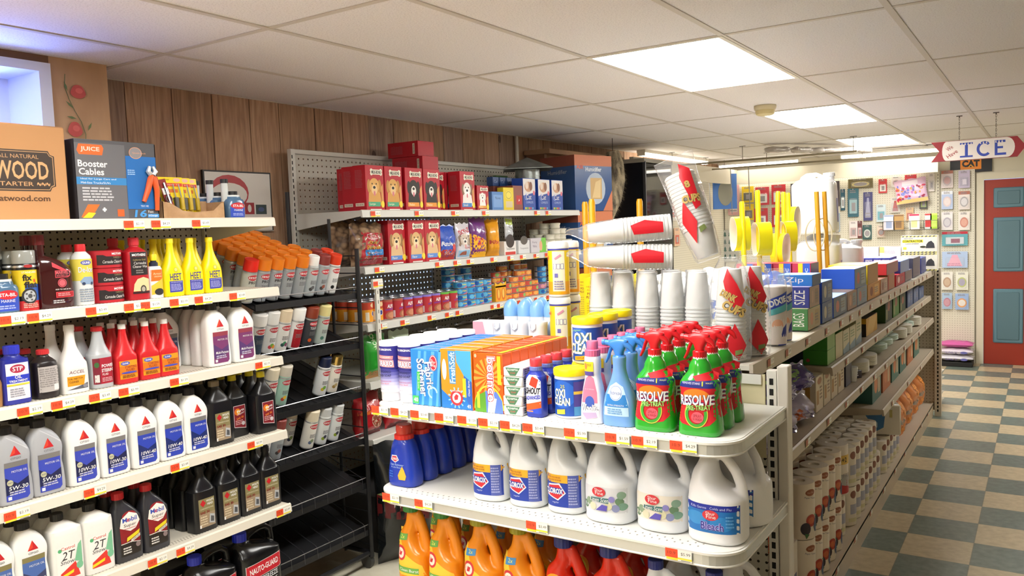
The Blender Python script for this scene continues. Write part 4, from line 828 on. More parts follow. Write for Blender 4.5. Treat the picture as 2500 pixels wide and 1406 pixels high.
# third shelf
on(STP, 1.225, L3, 'dark blue oil treatment bottle, left end of third shelf', 'blue oil treatment bottles'); on(STP, 1.19, L3, 'dark blue oil treatment bottle behind the front one', 'blue oil treatment bottles', x=LF-.105)
k = K('amber_bottle', 'bottle'); b = MB(); b.loft([(0, .03, .024, 3), (.07, .032, .026, 3), (.1, .02, .018, 2), (.12, .012, .012, 2)], m('#a87a48', .3), 24, 2); k.add('bottle', b); c = MB(); c.lathe([(.013, .12), (.013, .135)], m('#2a2220', .4), 18); k.add('cap', c); on(k, 1.155, L3, 'amber bottle cut off by the left edge, third shelf')
on(DARK, 1.318, L3, 'black bottle with grey label and red cap, third shelf front', 'black additive bottles', d=.033); on(DARK, 1.30, L3, 'black bottle with red cap, behind the grey-labelled one', 'black additive bottles', x=LF-.11); on(DARK, 1.26, L3, 'black bottle with red cap, third one back', 'black additive bottles', x=LF-.185)
on(ACC, 1.405, L3, 'white fuel injector cleaner bottle, front of third shelf', 'white injector cleaner bottles', d=.032); on(ACC, 1.385, L3, 'white fuel injector cleaner bottle behind the front one', 'white injector cleaner bottles', x=LF-.11); 
on(PSF, 1.497, L3, 'silver and red power steering fluid bottle, front', 'power steering fluid', d=.033); on(PSF, 1.475, L3, 'power steering fluid bottle, second one back', 'power steering fluid', x=LF-.11); on(PSF, 1.49, L3, 'power steering fluid bottle, third one back', 'power steering fluid', x=LF-.19)
block(REDB, [(LF-.029, 1.583), (LF-.029, 1.668), (LF-.029, 1.742)], [3, 4, 4], (-.065, .0), L3, R90, 'red additive bottle with white cap, {c} column from left, {r}', 'red additive bottles')
for i in range(3): on(OIL4, 1.835+.0*i, L3, 'white oil bottle with navy label beside red bottles, %s' % ROW[i], 'navy label oil bottles', x=LF-.17-.066*i)
block(OIL3, [(LF-.032, 1.957), (LF-.032, 2.073)], 5, (-.068, .0), L3, R90, 'white transmission fluid bottle, {c} column from left, {r}', 'purple label oil bottles')
for i in range(4): on(OIL3, 1.905-.0*i, L3, 'white transmission fluid bottle in a staggered column, %s' % ROW[i], 'purple label oil bottles', x=LF-.12-.067*i) if i > 3 else None
# fourth shelf
block(OIL0, [(LF-.032, 1.199), (LF-.032, 1.298)], 4, (-.068, 0), L4, R90, 'silver motor oil bottle, {c} column from left, {r}', 'silver oil bottles')
block(OIL1, [(LF-.032, 1.412), (LF-.032, 1.519)], 5, (-.068, 0), L4, R90, 'white 10W-30 motor oil bottle, {c} white column, {r}', 'white oil bottles')
block(OIL2, [(LF-.032, 1.63), (LF-.032, 1.735), (LF-.032, 1.838)], [5, 5, 2], (-.068, 0), L4, R90, 'white 10W-40 motor oil bottle, {c} white column, {r}', 'white oil bottles', names=['third', 'fourth', 'fifth'])
put(OIL0, (LF-.032, 1.095, L4), R90, 'silver motor oil bottle cut by the left frame edge', 'silver oil bottles')
on(WOLFJ, 1.948, L4, 'wide black oil jug with tan label and tan cap', 'wide black oil jugs', d=.05, sc=(.96, .96, .98)); on(WOLFJ, 1.948, L4, 'wide black oil jug, second one back', 'wide black oil jugs', x=LF-.15, sc=(.96, .96, .98)); on(WOLFJ, 1.948, L4, 'wide black oil jug, third one back', 'wide black oil jugs', x=LF-.245, sc=(.96, .96, .98))
block(YC, [(LF-.08, 2.055), (LF-.034, 2.158)], [4, 5], (-.07, 0), L4, R90, 'black oil bottle with yellow cap, {c} column, {r}', 'yellow capped oil bottles')
# fifth shelf
block(OIL5, [(LF-.032, 1.13), (LF-.032, 1.228)], 4, (-.068, 0), L5, R90, 'white two-cycle oil bottle, {c} column from left on fifth shelf, {r}', 'two-cycle oil bottles')
block(CAS, [(LF-.034, 1.337), (LF-.034, 1.441)], 4, (-.072, 0), L5, R90, 'white snowmobile oil bottle with green triangle, {c} column, {r}', 'snowmobile oil bottles')
block(MOB, [(LF-.033, 1.546), (LF-.033, 1.65)], 3, (-.07, 0), L5, R90, 'dark grey oil bottle with red cap, {c} column, {r}', 'red capped oil bottles')
on(WOLF, 1.74, L5, 'black oil bottle set far back behind the gap', x=LF-.3)
block(WOLF, [(LF-.034, 1.85), (LF-.034, 1.957), (LF-.034, 2.06), (LF-.034, 2.158)], [4, 4, 4, 4], (-.07, -.004), L5, R90, 'black oil bottle with heart label, {c} column from left, {r}', 'black oil bottles on fifth shelf')
# base: antifreeze jugs
b = MB(); jm = m('#141416', .22); b.loft([(0, .09, .06, 5), (.01, .1, .07, 5), (.17, .1, .07, 5), (.2, .096, .066, 4), (.225, .06, .045, 3, -.035), (.24, .03, .028, 2.2, -.055), (.255, .024, .024, 2, -.058)], jm, 36, 3)
b.tube([(-.045, 0, .235), (-.02, 0, .262), (.02, 0, .275), (.06, 0, .274), (.085, 0, .255), (.09, 0, .22), (.088, 0, .18)], .017, jm, 14); JB = b.remesh(.005, 6); k = K('antifreeze_jug', 'jug'); k.add('jug', JB)
c = MB(); cap_ribbed(c, .028, .25, .284, m('#1c2ec8', .4), -.058); k.add('cap', c); g = Deco(JB, res=.014); g.poly([(-.085, .1), (.09, .115), (.09, .175), (-.085, .16)], '#d8d4d0'); g.poly([(-.083, .102), (.088, .117), (.088, .173), (-.083, .158)], '#c41a2c'); g.text('NAUTO-GUARD', 0, .139, .024, WHT, w=.14, bold=.02, rot=.08); g.text('ANTIFREEZE', .01, .095, .02, '#d0d0d4', w=.11, bold=.02, rot=.08); g.text('& COOLANT', .012, .07, .016, '#d0d0d4', w=.1, rot=.08); g.lines(0, .02, .055, 4, .12, '#8a8a90'); k.add('label', g)
on(k, 1.885, .2165, 'black antifreeze jug with blue cap, left of the two', 'antifreeze jugs', d=.07, sc=(.95, .95, .93)); on(k, 2.095, .2165, 'black antifreeze jug with blue cap at the rack end', 'antifreeze jugs', d=.07); on(k, 2.06, .2165, 'black antifreeze jug standing behind the end one', 'antifreeze jugs', x=LF-.24); on(k, 1.84, .2165, 'black antifreeze jug standing behind the left one', 'antifreeze jugs', x=LF-.24)

# ================================================================ spray paint on the wire rack
TM = (Matrix.Rotation(WT, 4, 'Y') @ Matrix.Rotation(R90, 4, 'Z')).to_euler()
def wput(k, y, z, row, label, group='spray paint cans'):
    y = y+.01 if z == WZ[0] else y+.03; dxx = 0 if z == WZ[0] else .022
    x = WX-.058-dxx-.064*row; put(k, (x, y, z-.0235+(WX-x)*math.tan(WT)+.0115), 0, label, group, rot=tuple(TM))
TOP = [(KR, 2.275), (KO, 2.345), (KO, 2.415), (KO, 2.485), (KO, 2.56), (KW, 2.628), (KM, 2.695), (KRO, 2.765)]
for i, (k, y) in enumerate(TOP): wput(k, y, WZ[0], 0, '%s spray paint can, %s from left in front row of top wire shelf' % (('red-capped', 'orange-capped', 'orange-capped', 'orange-capped', 'orange-capped', 'white-capped', 'maroon-capped', 'bright red-capped')[i], ORD[i]))
for r in range(1, 6):
    for i in range(8):
        k = KO if i < 5 else (KM if i < 7 else KRO)
        if i >= 5 and r > 1: 
            if i > 5 or r > 2: continue
            k = KO
        if i == 5 and r == 1: k = KO
        wput(k, 2.29+i*.068+(.006 if r % 2 else -.004), WZ[0], r, '%s spray can on top wire shelf, %s, %s from left' % ('orange-capped' if k is KO else 'maroon-capped' if k is KM else 'red-capped', ROW[r], ORD[i]))
S2 = [(KWB, 2.30, 'wide white-capped'), (KWW, 2.372, 'plain white-capped'), (KTA, 2.443, 'tan-capped'), (KWR, 2.522, 'tall white-capped red-striped'), (KBR, 2.604, 'brown-capped'), (KYE, 2.682, 'pale yellow-capped')]
for i, (k, y, n) in enumerate(S2): wput(k, y, WZ[1], 0, n+' spray paint can on the second wire shelf')
for i, (k, y, n) in enumerate(((KTA, 2.43, 'tan-capped'), (KBR, 2.59, 'brown-capped'), (KYE, 2.67, 'pale yellow-capped'), (KWW, 2.36, 'white-capped'))): wput(k, y, WZ[1], 1, n+' spray can, second row back on the second wire shelf')
for k, y, r, n in ((KCR, 2.352, 0, 'cream-capped spray can on the third wire shelf, front'), (KGR, 2.426, 0, 'mint green spray can with beige cap, third wire shelf'), (KCR, 2.35, 1, 'cream-capped spray can, second row back on third wire shelf'), (KGR, 2.42, 1, 'beige-capped spray can, second row back on third wire shelf'), (KNA, 2.668, 0, 'navy-capped spray can on the third wire shelf'), (KGO, 2.742, 0, 'gold-capped spray can on the third wire shelf'), (KGO, 2.735, 1, 'gold-capped spray can behind the front gold one')): wput(k, y, WZ[2], r, n)
for k, y, r, n in ((KBG, 2.505, 1, 'beige-capped spray can leaning on fourth wire shelf, second row'), (KCR, 2.572, 0, 'cream-capped spray can on the fourth wire shelf, front'), (KCL, 2.655, 0, 'clear-capped spray can on the fourth wire shelf, left'), (KCL, 2.735, 0, 'clear-capped spray can on the fourth wire shelf, right'), (KCL, 2.65, 1, 'clear-capped spray can, second row, fourth wire shelf, left'), (KCL, 2.73, 1, 'clear-capped spray can, second row, fourth wire shelf, right'), (KBG, 2.435, 2, 'beige-capped spray can at the back of fourth wire shelf'), (KWW, 2.305, 0, 'white spray can beside the black oil bottles, fourth wire shelf'), (KM, 2.378, 0, 'maroon-capped spray can beside the black oil bottles')): wput(k, y, WZ[3], r, n)

# ================================================================ pet food
PF = -2.95
def dogface(g, x, z, s, c1, c2, c3='#f0e6d8', ear='#b07838', body=True):
    if body: g.poly([(x-.045*s, z-.085*s), (x+.05*s, z-.085*s), (x+.038*s, z-.02*s), (x-.038*s, z-.02*s)], c2)
    g.ell(x-.036*s, z+.004*s, .013*s, .032*s, ear); g.ell(x+.036*s, z+.004*s, .013*s, .032*s, ear); g.ell(x, z+.006*s, .034*s, .036*s, c1); g.ell(x, z-.012*s, .019*s, .024*s, c3); g.ell(x, z-.002*s, .009*s, .007*s, '#241c1a'); g.ell(x-.014*s, z+.015*s, .004*s, .004*s, '#241c1a'); g.ell(x+.014*s, z+.015*s, .004*s, .004*s, '#241c1a'); g.ell(x, z-.03*s, .007*s, .012*s, '#d8828a')
def bone(g, x, z, w, h):
    g.rect(x-w/2+.008, z-h*.36, x+w/2-.008, z+h*.36, '#f2ecd8')
    for a in (-1, 1):
        for b in (-1, 1): g.ell(x+a*(w/2-.008), z+b*h*.22, .01, h*.28, '#f2ecd8')
    g.text('MILK-BONE', x, z, h*.5, '#2a2420', w=w*.8, bold=.03)
def milkbone(h, w, d, dog, strip, sc_, txt):
    def f(g):
        dogface(g, -.006, h*.52, h/.235*1.1, *dog); bone(g, .012, h*.85, .088*w/.14, .036*h/.235)
        g.poly([(w*.33, h*.2), (w*.44, h*.2), (w*.42, h*.6), (w*.3, h*.5)], '#d89a5a'); g.rect(-w*.4, h*.09, w*.25, h*.19, strip); g.text(txt, -w*.17, h*.14, h*.055, '#f8f0d0', w=w*.3); g.ell(w*.38, h*.14, .013, .018, '#f0d83a'); g.rect(-w*.3, .002, w*.3, .008, '#f0ece4')
    def sd(g): g.lines(0, h*.5, h*.9, 12, d*.6, '#b05058'); g.rect(-d*.34, h*.1, d*.34, h*.17, '#e8dcc8'); g.text('MILK-BONE', 0, h*.135, h*.04, '#5a2020', w=d*.55)
    return carton('dog_biscuit_box', w, d, h, '#b71a2b', f, sd)
GOLD = ('#dca75a', '#d8a050', '#e8c890', '#c08a40'); BERN = ('#2c2420', '#2c2420', '#f2ece4', '#2c2420'); JACK = ('#efe8e0', '#f0eae4', '#ffffff', '#8a6a50'); TAN = ('#d8b078', '#dcb888', '#ecd8b0', '#a07848'); WEST = ('#f4f0ea', '#f4f0ea', '#ffffff', '#e8e0d8')
MBL = milkbone(.236, .14, .09, GOLD, '#4aa880', 1, 'Large'); MBM = milkbone(.236, .15, .09, BERN, '#e89a3a', 1, 'Medium'); MBS = milkbone(.236, .15, .09, JACK, '#4a88c8', 1, 'Small'); MBX = milkbone(.155, .125, .06, WEST, '#e8a03a', 1, 'Mini'); MBP = milkbone(.238, .142, .085, TAN, '#5a8ad0', 1, 'Flavor')
P1, P2, P3, P4, P5 = PZ
def pf(k, y, z, label, group=None, back=0, d=.045, rot=None, **kw): return put(k, (PF-d-back, y, z), R90, label, group, rot=rot, **kw)
g1 = 'red dog biscuit boxes'
pf(MBL, 3.215, P1, 'red dog biscuit box with golden dog, leftmost on top shelf', g1); pf(MBL, 3.362, P1, 'red dog biscuit box with golden dog, second on top shelf', g1)
pf(MBM, 3.533, P1, 'red dog biscuit box with black and white dog, left one', g1); pf(MBM, 3.69, P1, 'red dog biscuit box with black and white dog, right one', g1)
pf(MBS, 4.035, P1, 'red dog biscuit box with blue strip, beside the small box', g1); pf(MBX, 4.195, P1, 'small red biscuit box with white terrier', g1, d=.03)
for i, y in enumerate((3.215, 3.362, 3.533, 3.69, 3.845, 4.0)): pf(MBL if i < 2 else MBM if i < 5 else MBS, y+.02, P1, 'red biscuit box in the second row on top shelf, %s from left' % ORD[i], g1, back=.1)
pf(MBL, 3.30, P1, 'red biscuit box deep on the shelf, left of the others', g1, back=.2); pf(MBL, 3.46, P1, 'red biscuit box deep on the shelf, second from left', g1, back=.2)
LM = (Matrix.Rotation(-R90, 4, 'Y') @ Matrix.Rotation(R90, 4, 'Z')).to_euler()
for i in range(2): put(MBM, (PF-.01-.03*i-.12, 3.85, P1+.237+.046+i*.0915), 0, '%s red biscuit box lying flat on top of the standing boxes' % ('lower', 'upper')[i], 'flat biscuit boxes', rot=tuple(LM))
pf(MBP, 3.538, P2, 'red biscuit box with tan dog on second shelf, left', g1); pf(MBP, 3.682, P2, 'red biscuit box with tan dog on second shelf, right', g1); pf(MBP, 3.395, P2, 'red biscuit box, turned side showing, second shelf', g1, d=.045, back=.02)
for i, y in enumerate((3.51, 3.66)): pf(MBP, y+.01, P2, 'red biscuit box behind the tan dog boxes, %s' % ('left', 'right')[i], g1, back=.1)
# clear bags of biscuits
t = NT('biscuits'); tc = t.n('ShaderNodeTexCoord'); vo = t.n('ShaderNodeTexVoronoi'); vo.inputs['Scale'].default_value = 34; t.l(tc.outputs['Object'], vo.inputs['Vector'])
t.l(t.ramp(vo.outputs['Distance'], [(.0, '#b79a78'), (.45, '#94765a'), (.8, '#4a362a')]), t.b.inputs['Base Color']); bp = t.n('ShaderNodeBump'); bp.inputs['Strength'].default_value = .6; t.l(vo.outputs['Distance'], bp.inputs['Height']); t.l(bp.outputs[0], t.b.inputs['Normal']); t.b.inputs['Roughness'].default_value = .35; t.b.inputs['Coat Weight'].default_value = .8; t.b.inputs['Coat Roughness'].default_value = .12
BISC = t.m
def bag(name, w, h, d, mt, deco=None, seed=0, cat='bag', rough=.25, wr=.004):
    k = K(name, cat); b = MB(); b.pillow(w, h, d, m(mt, rough, coat=.6) if isinstance(mt, str) else mt, seed=seed, wr=wr); k.add('bag', b)
    if deco: g = Deco(b, res=.014, lift=.0007); deco(g); k.add('print', g)
    return k
def dbb(g):
    g.poly([(-.07, .0), (.09, .01), (.085, .17), (-.05, .18)], '#b02430'); g.ell(.012, .155, .04, .018, '#e8c8c8'); g.ell(.012, .155, .037, .0155, '#b02430'); g.text('Shur', .01, .161, .012, WHT, w=.04); g.text('Fine', .014, .149, .012, WHT, w=.04); g.text('Dog', .01, .122, .02, '#f0dc3a', w=.05); g.text('Biscuits', .014, .098, .02, '#f0dc3a', w=.09); g.rect(-.04, .055, .08, .086, '#3a8ad0'); g.text('Multi-Flavor', .02, .07, .012, WHT, w=.09); g.text('A Nutritious Treat For Dogs', .01, .042, .006, WHT, w=.11); g.lines(.01, .01, .032, 3, .09, '#d89098')
BB = bag('dog_biscuit_bag', .26, .25, .14, BISC, seed=1, wr=.012); BB2 = bag('dog_biscuit_bag', .2, .225, .12, BISC, dbb, seed=2, wr=.008)
put(BB, (-3.17, 3.23, P2), R90-.1, 'clear bag of brown dog biscuits at the left end of second shelf', 'dog biscuit bags'); put(BB2, (-3.02, 3.2, P2), R90-.25, 'clear dog biscuit bag with a red label', 'dog biscuit bags')
def dbut(g): g.poly([(-.08, .06), (.08, .09), (.08, .19), (-.08, .19)], '#2a52b8'); g.rect(-.075, .0, .078, .06, '#b0342e'); g.text('Butchers', -.006, .095, .028, WHT, w=.12, bold=.03, sh=.15); g.text('BONE', 0, .04, .02, '#e8d0c0', w=.08); g.poly([(.02, .03), (.075, .05), (.07, .1), (.03, .09)], '#c83a30')
BUT = bag('dog_treat_bag', .175, .205, .07, '#2a52b8', dbut, 3); pf(BUT, 3.842, P2, 'shiny blue and red dog treat bag', d=.04)
def dbon(g): g.text('BONZ', .0, .165, .03, '#b8303a', w=.11, bold=.03, rot=.2); dogface(g, -.01, .105, 1.1, '#c8b8a8', '#c8b8a8', '#efe6dc', '#8a7464', False); g.rect(-.06, .01, .06, .05, '#9ac4e4'); g.text('BONZ', .03, .065, .016, WHT, ol='#b8303a'); g.poly([(-.05, .02), (.02, .02), (.0, .045), (-.04, .04)], '#a8563a')
BON = bag('dog_treat_bag', .14, .215, .06, '#d8d4da', dbon, 4); pf(BON, 4.01, P2, 'pale dog treat bag with bone lettering', d=.04, back=.0)
def dmx(g): g.poly([(-.085, .0), (.08, .0), (.06, .1), (-.085, .15)], '#eeb41c'); g.text('Meow', -.02, .115, .028, '#d83a2a', w=.08, bold=.04); g.text('MIX', -.01, .085, .03, '#d83a2a', w=.06, bold=.04); g.rect(-.07, .035, .04, .05, '#8a3a7a')
MX = bag('cat_food_bag', .17, .245, .07, '#6a2a7a', dmx, 5); pf(MX, 4.17, P2, 'purple and yellow cat food bag, left one', 'cat food bags', d=.04)
MX2 = bag('cat_food_bag', .10, .235, .09, '#e8a01c', lambda g: g.text('Mix', .0, .09, .026, '#b83a2a', w=.07, bold=.03), 6); pf(MX2, 4.33, P2, 'narrow yellow cat food bag standing on edge', 'cat food bags', d=.04, rot=(0, 0, R90-.5))
def dtem(g): g.ell(0, .09, .05, .045, '#3a302c'); g.rect(-.06, .0, .06, .02, '#c83a30'); g.text('Temptations', 0, .038, .018, '#2a2a2a', w=.1, sh=.2)
TEM = carton('cat_treat_tray', .14, .1, .09, '#e6e3de', dtem); pf(TEM, 4.485, P2, 'white cat treat display tray with red base', 'cat treat trays', d=.05)
TP = bag('cat_treat_pouch', .1, .15, .025, '#c8ccd0', lambda g: (g.rect(-.04, .1, .048, .14, '#b8d04a'), g.text('Temptations', 0, .08, .018, '#2a2a2a', w=.08, rot=-.2)), 7); pf(TP, 4.52, P2+.097, 'silver cat treat pouch standing in the tray', 'cat treat pouches', d=.03, rot=(-.1, .1, R90)); 
TEM2 = carton('cat_treat_tray', .14, .1, .09, '#d9dadb', lambda g: (g.ell(0, .09, .045, .03, '#5a544e'), g.text('Temptations', 0, .035, .014, '#7a7a7a', w=.1, sh=.2))); pf(TEM2, 4.655, P2, 'pale grey cat treat display tray', 'cat treat trays', d=.05)
PN = carton('party_mix_box', .2, .08, .1, '#cfcad0', lambda g: (g.poly([(.01, .0), (.1, .0), (.1, .1), (.04, .1)], '#7ac84a'), g.text('Party', -.05, .07, .016, '#6a5a7a', w=.06), g.text('Nite', -.05, .045, .016, '#6a5a7a', w=.05), g.ell(.03, .045, .02, .035, '#e8b088'))); pf(PN, 4.85, P2, 'grey and green cat snack box', d=.045)
# small pet food tubs stacked at the end
k = K('pet_food_tub', 'tub'); b = MB(); b.lathe([(.034, 0), (.038, .006), (.036, .02), (.041, .034), (.042, .037), (.03, .04)], m('#e0dccb', .4), 20); k.add('tub', b); TUB = k
c = 0
for i in range(5):
    for j in range(3):
        for q in range((2, 3, 5, 4, 2)[i]-(j == 2)):
            put(TUB, (PF-.05-.088*j, 4.99+.085*i-.0, P2+.0405*q), 0, 'cream pet food tub, %s stack from left, %s, level %s' % (ORD[i], ROW[j], ('one', 'two', 'three', 'four', 'five')[q]), 'stacked pet food tubs')
# top shelf right: mixed small boxes
pf(carton('cat_food_box', .13, .06, .12, '#5a8ac8', lambda g: (g.rect(-.05, .02, .05, .1, '#7aa4da'), g.text('9Lives', 0, .08, .016, '#2a4a8a', w=.06))), 4.36, P1, 'pale blue pet product box beside the small biscuit box', d=.03)
pf(carton('flea_collar_box', .11, .05, .15, '#e8d028', lambda g: (g.ell(0, .1, .035, .03, '#f0e060'), g.rect(-.03, .02, .04, .06, '#d8c8a0'), g.ring(0, .1, .03, .025, .004, '#b09a2a'))), 4.49, P1, 'yellow pet product box with oval', d=.026, rot=(0, .0, R90-.08))
pf(carton('brown_carton', .12, .13, .165, '#8a4a3c', lambda g: (g.rect(-.02, .04, .045, .1, '#c02a2a'), g.poly([(.005, .06), (.015, .08), (.02, .065)], WHT))), 4.60, P1, 'brown carton with a red square', d=.066)
def dct(g):
    g.rect(-.078, .09, .078, .214, '#e8e4e2'); g.ell(-.01, .16, .05, .035, '#c89a7a'); g.ell(.02, .165, .02, .03, '#8a5a42'); g.ell(-.03, .17, .02, .026, '#e8d8c8'); g.poly([(-.078, .1), (.078, .125), (.078, .08), (-.078, .08)], '#2a4ea8'); g.text('Cat', -.01, .092, .034, WHT, w=.07, sh=.1); g.ring(-.04, .092, .022, .022, .004, '#9ab8f0', a0=1, a1=5.3); g.text('COMPLETE', 0, .055, .014, '#b8c8f0', w=.09)
    for i, c in enumerate(('#e8d84a', '#7ac85a', '#f0a04a', '#d05a7a', '#6ab8e0')): g.rect(-.06+i*.022, .008, -.042+i*.022, .022, c)
    g.ell(.058, .12, .014, .016, '#e07a8a')
CT = carton('cat_food_box', .158, .09, .218, '#2a4ea8', dct)
for i, y in enumerate((4.745, 4.94, 5.125)): pf(CT, y, P1, 'blue cat food box, %s from left on top shelf' % ORD[i], 'blue cat food boxes')
SB_ = carton('small_blue_box', .07, .05, .06, '#2c4a80', lambda g: g.text('Cat', 0, .03, .02, '#9ab0d8', w=.04))
for i in range(5): pf(SB_, 4.55+i*.085, P1+.17, 'small dark blue box on the cartons, %s from left' % ORD[i], 'small blue boxes', back=.12)
for i in range(3): pf(carton('brown_carton', .14, .12, .168, '#7e4236'), 4.58+i*.15, P1, 'plain brown carton behind, %s from left' % ORD[i], 'brown cartons', back=.15)
# cans
def tin(name, r, h, deco, metal='#c4c6c8'):
    k = K(name, 'can'); b = MB(); b.lathe([(r*.97, 0), (r*1.01, .001), (r*1.01, .003), (r, .004), (r, h-.004), (r*1.01, h-.003), (r*1.01, h), (r*.95, h), (r*.93, h-.002), (r*.1, h-.002)], m(metal, .25, .85), 28); k.add('can', b); g = Deco(wrap=r*1.004, res=.012); deco(g, r, h); k.add('label', g); return k
PI = math.pi
def wr(g, r, a, b, c): g.rect(-PI*r*.999, a, PI*r*.999, b, c)
def dped(g, r, h): wr(g, r, .004, h-.004, '#eba028'); wr(g, r, h*.62, h-.004, '#c4442a'); g.ell(.0, h*.42, .014, .015, WHT); g.ell(0, h*.42, .011, .012, '#2a3a8a'); g.ell(.0, h*.82, .02, .012, '#e8c89a'); g.rect(-.05, .01, -.03, h*.5, '#e8dcc0')
def dalp(c2):
    def f(g, r, h): wr(g, r, .004, h-.004, '#b8303a'); wr(g, r, h*.86, h-.004, c2); g.text('ALPO', .0, h*.66, .02, WHT, w=.044, bold=.03); g.poly([(-.034, h*.44), (.034, h*.5), (.034, h*.58), (-.034, h*.52)], '#8a3a8a'); g.ell(0, h*.2, .034, h*.2, '#a8684a'); g.ell(.005, h*.22, .026, h*.14, '#c88a68'); g.rect(-r*2.2, .008, -r*1.5, h*.4, '#e8e0e0')
    return f
PED = tin('dog_food_can', .037, .11, dped); ALP = tin('dog_food_can', .037, .11, dalp('#8a7ad0')); ALG = tin('dog_food_can', .037, .11, dalp('#6ac04a')); ALO = tin('dog_food_can', .037, .11, dalp('#b05a4a'))
CY = [3.14, 3.218, 3.297, 3.382, 3.465, 3.55, 3.632, 3.715, 3.797, 3.88]
for j in range(4):
    for i, y in enumerate(CY):
        k = PED if i < 2 else ALO if i < 4 else ALP if i < 8 else ALG
        put(k, (PF-.04-.078*j, y, P3), R90+(0 if i % 3 else .5), '%s dog food can, %s from left, %s' % ('orange' if i < 2 else 'red', ORD[i], ROW[j]), 'dog food cans')
for i in range(4): put(PED, (PF-.13-.078*(i % 2)-.08, 3.15+.08*(i//2), P3+.112), R90+1.2, 'orange dog food can on the upper layer, %s' % ORD[i], 'dog food cans') if False else None
def dfr(c1, c2):
    def f(g, r, h): wr(g, r, .003, h-.003, c1); g.ell(-.018, h*.5, .016, h*.34, c2); g.text('Friskies', .016, h*.6, .011, '#f0e43a', w=.034, bold=.02); g.poly([(0, .004), (.04, .004), (.04, h*.4)], '#e0607a'); g.rect(-r*2.4, .004, -r*1.6, h-.004, '#e8e8e8')
    return f
FB1 = tin('cat_food_can', .042, .038, dfr('#2a7ac4', '#6ac0e8')); FB2 = tin('cat_food_can', .042, .038, dfr('#3ea0d4', '#1e5aa8')); FO1 = tin('cat_food_can', .04, .036, dfr('#e07a3a', '#f0b060')); FO2 = tin('cat_food_can', .04, .036, dfr('#d85a4a', '#8ac06a')); FO3 = tin('cat_food_can', .04, .036, dfr('#b87ab0', '#e8a0a0'))
CN = ['front', 'second', 'third']; LV = ['bottom', 'second', 'third', 'fourth', 'fifth', 'sixth', 'seventh', 'eighth']
for i, (y, hs) in enumerate(((3.975, (4, 7)), (4.063, (4, 5)), (4.151, (4, 6)), (4.239, (4, 4)))):
    for j, n in enumerate(hs):
        for q in range(n): put((FB1, FB2)[(i+q+j) % 2], (PF-.045-.088*j, y, P3+.0385*q), R90+.5*((i*q) % 3-1), 'blue cat food can, %s pile from left, %s pile deep, %s level' % (ORD[i], CN[j], LV[q]), 'blue cat food cans')
def dcr(g): g.poly([(-.06, .0), (.06, .0), (.06, .1), (-.06, .1)], '#eba41e'); g.ell(-.025, .045, .022, .04, '#d8702a'); g.ell(.028, .045, .022, .04, '#d8702a'); g.ell(-.025, .05, .012, .03, '#f0c860'); g.ell(.028, .05, .012, .03, '#f0c860')
k = K('crown_topped_can_carton', 'box'); b = MB(); b.cbox(-.06, .06, -.04, .05, 0, .1, m('#eba41e'), .001); b.prism([(-.06, .09), (.06, .09), (.064, .125), (.03, .108), (0, .122), (-.03, .108), (-.064, .125)], -.041, -.039, m('#eebb22')); k.add('carton', b); g = Deco(face='front', at=.0405); dcr(g); k.add('print', g); pf(k, 4.36, P3, 'yellow carton with a crown-shaped top edge among the cans', d=.045)
for i, (y, hs) in enumerate(((4.475, (3, 5)), (4.56, (4, 6)), (4.645, (5, 5)), (4.73, (5, 7)), (4.815, (3, 6)))):
    for j, n in enumerate(hs):
        for q in range(n): put((FO1, FO1, FO2)[(i+q+j) % 3], (PF-.045-.085*j, y, P3+.0365*q), R90+.5*((i+q) % 3-1), 'orange cat food can, %s pile from left, %s pile deep, %s level' % (ORD[i], CN[j], LV[q]), 'orange cat food cans')
for i, (y, n) in enumerate(((4.91, 2), (4.995, 5), (5.08, 2), (5.165, 6), (5.25, 5))):
    for q in range(n): put((FB2, FB1, FB2, FO2, FO1)[i] if q != 1 else FO3, (PF-.045-.04*(i % 2), y, P3+.0385*q), R90, 'cat food can at the far end, %s pile from left, %s level' % (ORD[i], LV[q]), 'far cat food cans')
# fourth and fifth shelves, mostly hidden
def dgr(g): g.text('CHOW', -.02, .19, .03, '#d0f0c0', w=.09, rot=-R90, bold=.03); g.ell(.02, .06, .03, .03, '#5ac86a'); g.rect(-.085, .0, .085, .04, '#b08048')
pf(bag('dog_chow_bag', .17, .23, .08, '#2a9a30', dgr, 8), 3.2, P4, 'bright green dog food bag on the fourth shelf', d=.05); pf(bag('dog_chow_bag', .17, .23, .08, '#c8d8c0', None, 9), 3.4, P4, 'pale dog food bag beside the bright green one', d=.05)
def drd(g): g.rect(-.09, .0, .09, .03, '#6a1218'); g.ell(.03, .085, .045, .045, '#d8b8a0'); g.ell(.03, .085, .04, .04, '#8a4a30'); g.text('BITS', -.02, .16, .03, '#f0a0a0', w=.08, rot=.3, bold=.02); g.rect(-.085, .12, -.0, .14, '#e06a2a')
RB = bag('dog_food_bag', .19, .23, .1, '#b81c26', drd, 10)
pf(RB, 3.13, P5, 'red dog food bag with a bowl picture on fifth shelf, left', 'red dog food bags', d=.06); pf(RB, 3.36, P5, 'red dog food bag, second on the fifth shelf', 'red dog food bags', d=.06); pf(RB, 3.6, P5, 'red dog food bag, third on the fifth shelf', 'red dog food bags', d=.06)
DKB = bag('large_pet_food_bag', .3, .2, .14, '#3a3026', lambda g: (g.ell(-.02, .1, .05, .04, '#a08058'), g.lines(.05, .04, .1, 3, .08, '#8a8a80')), 11, wr=.01)
for i, y in enumerate((3.75, 4.1, 4.45, 4.8, 5.12)): pf(DKB, y, P4, 'dark glossy pet food bag lying on the fourth shelf, %s from left' % ORD[i], 'dark pet food bags', d=.08)
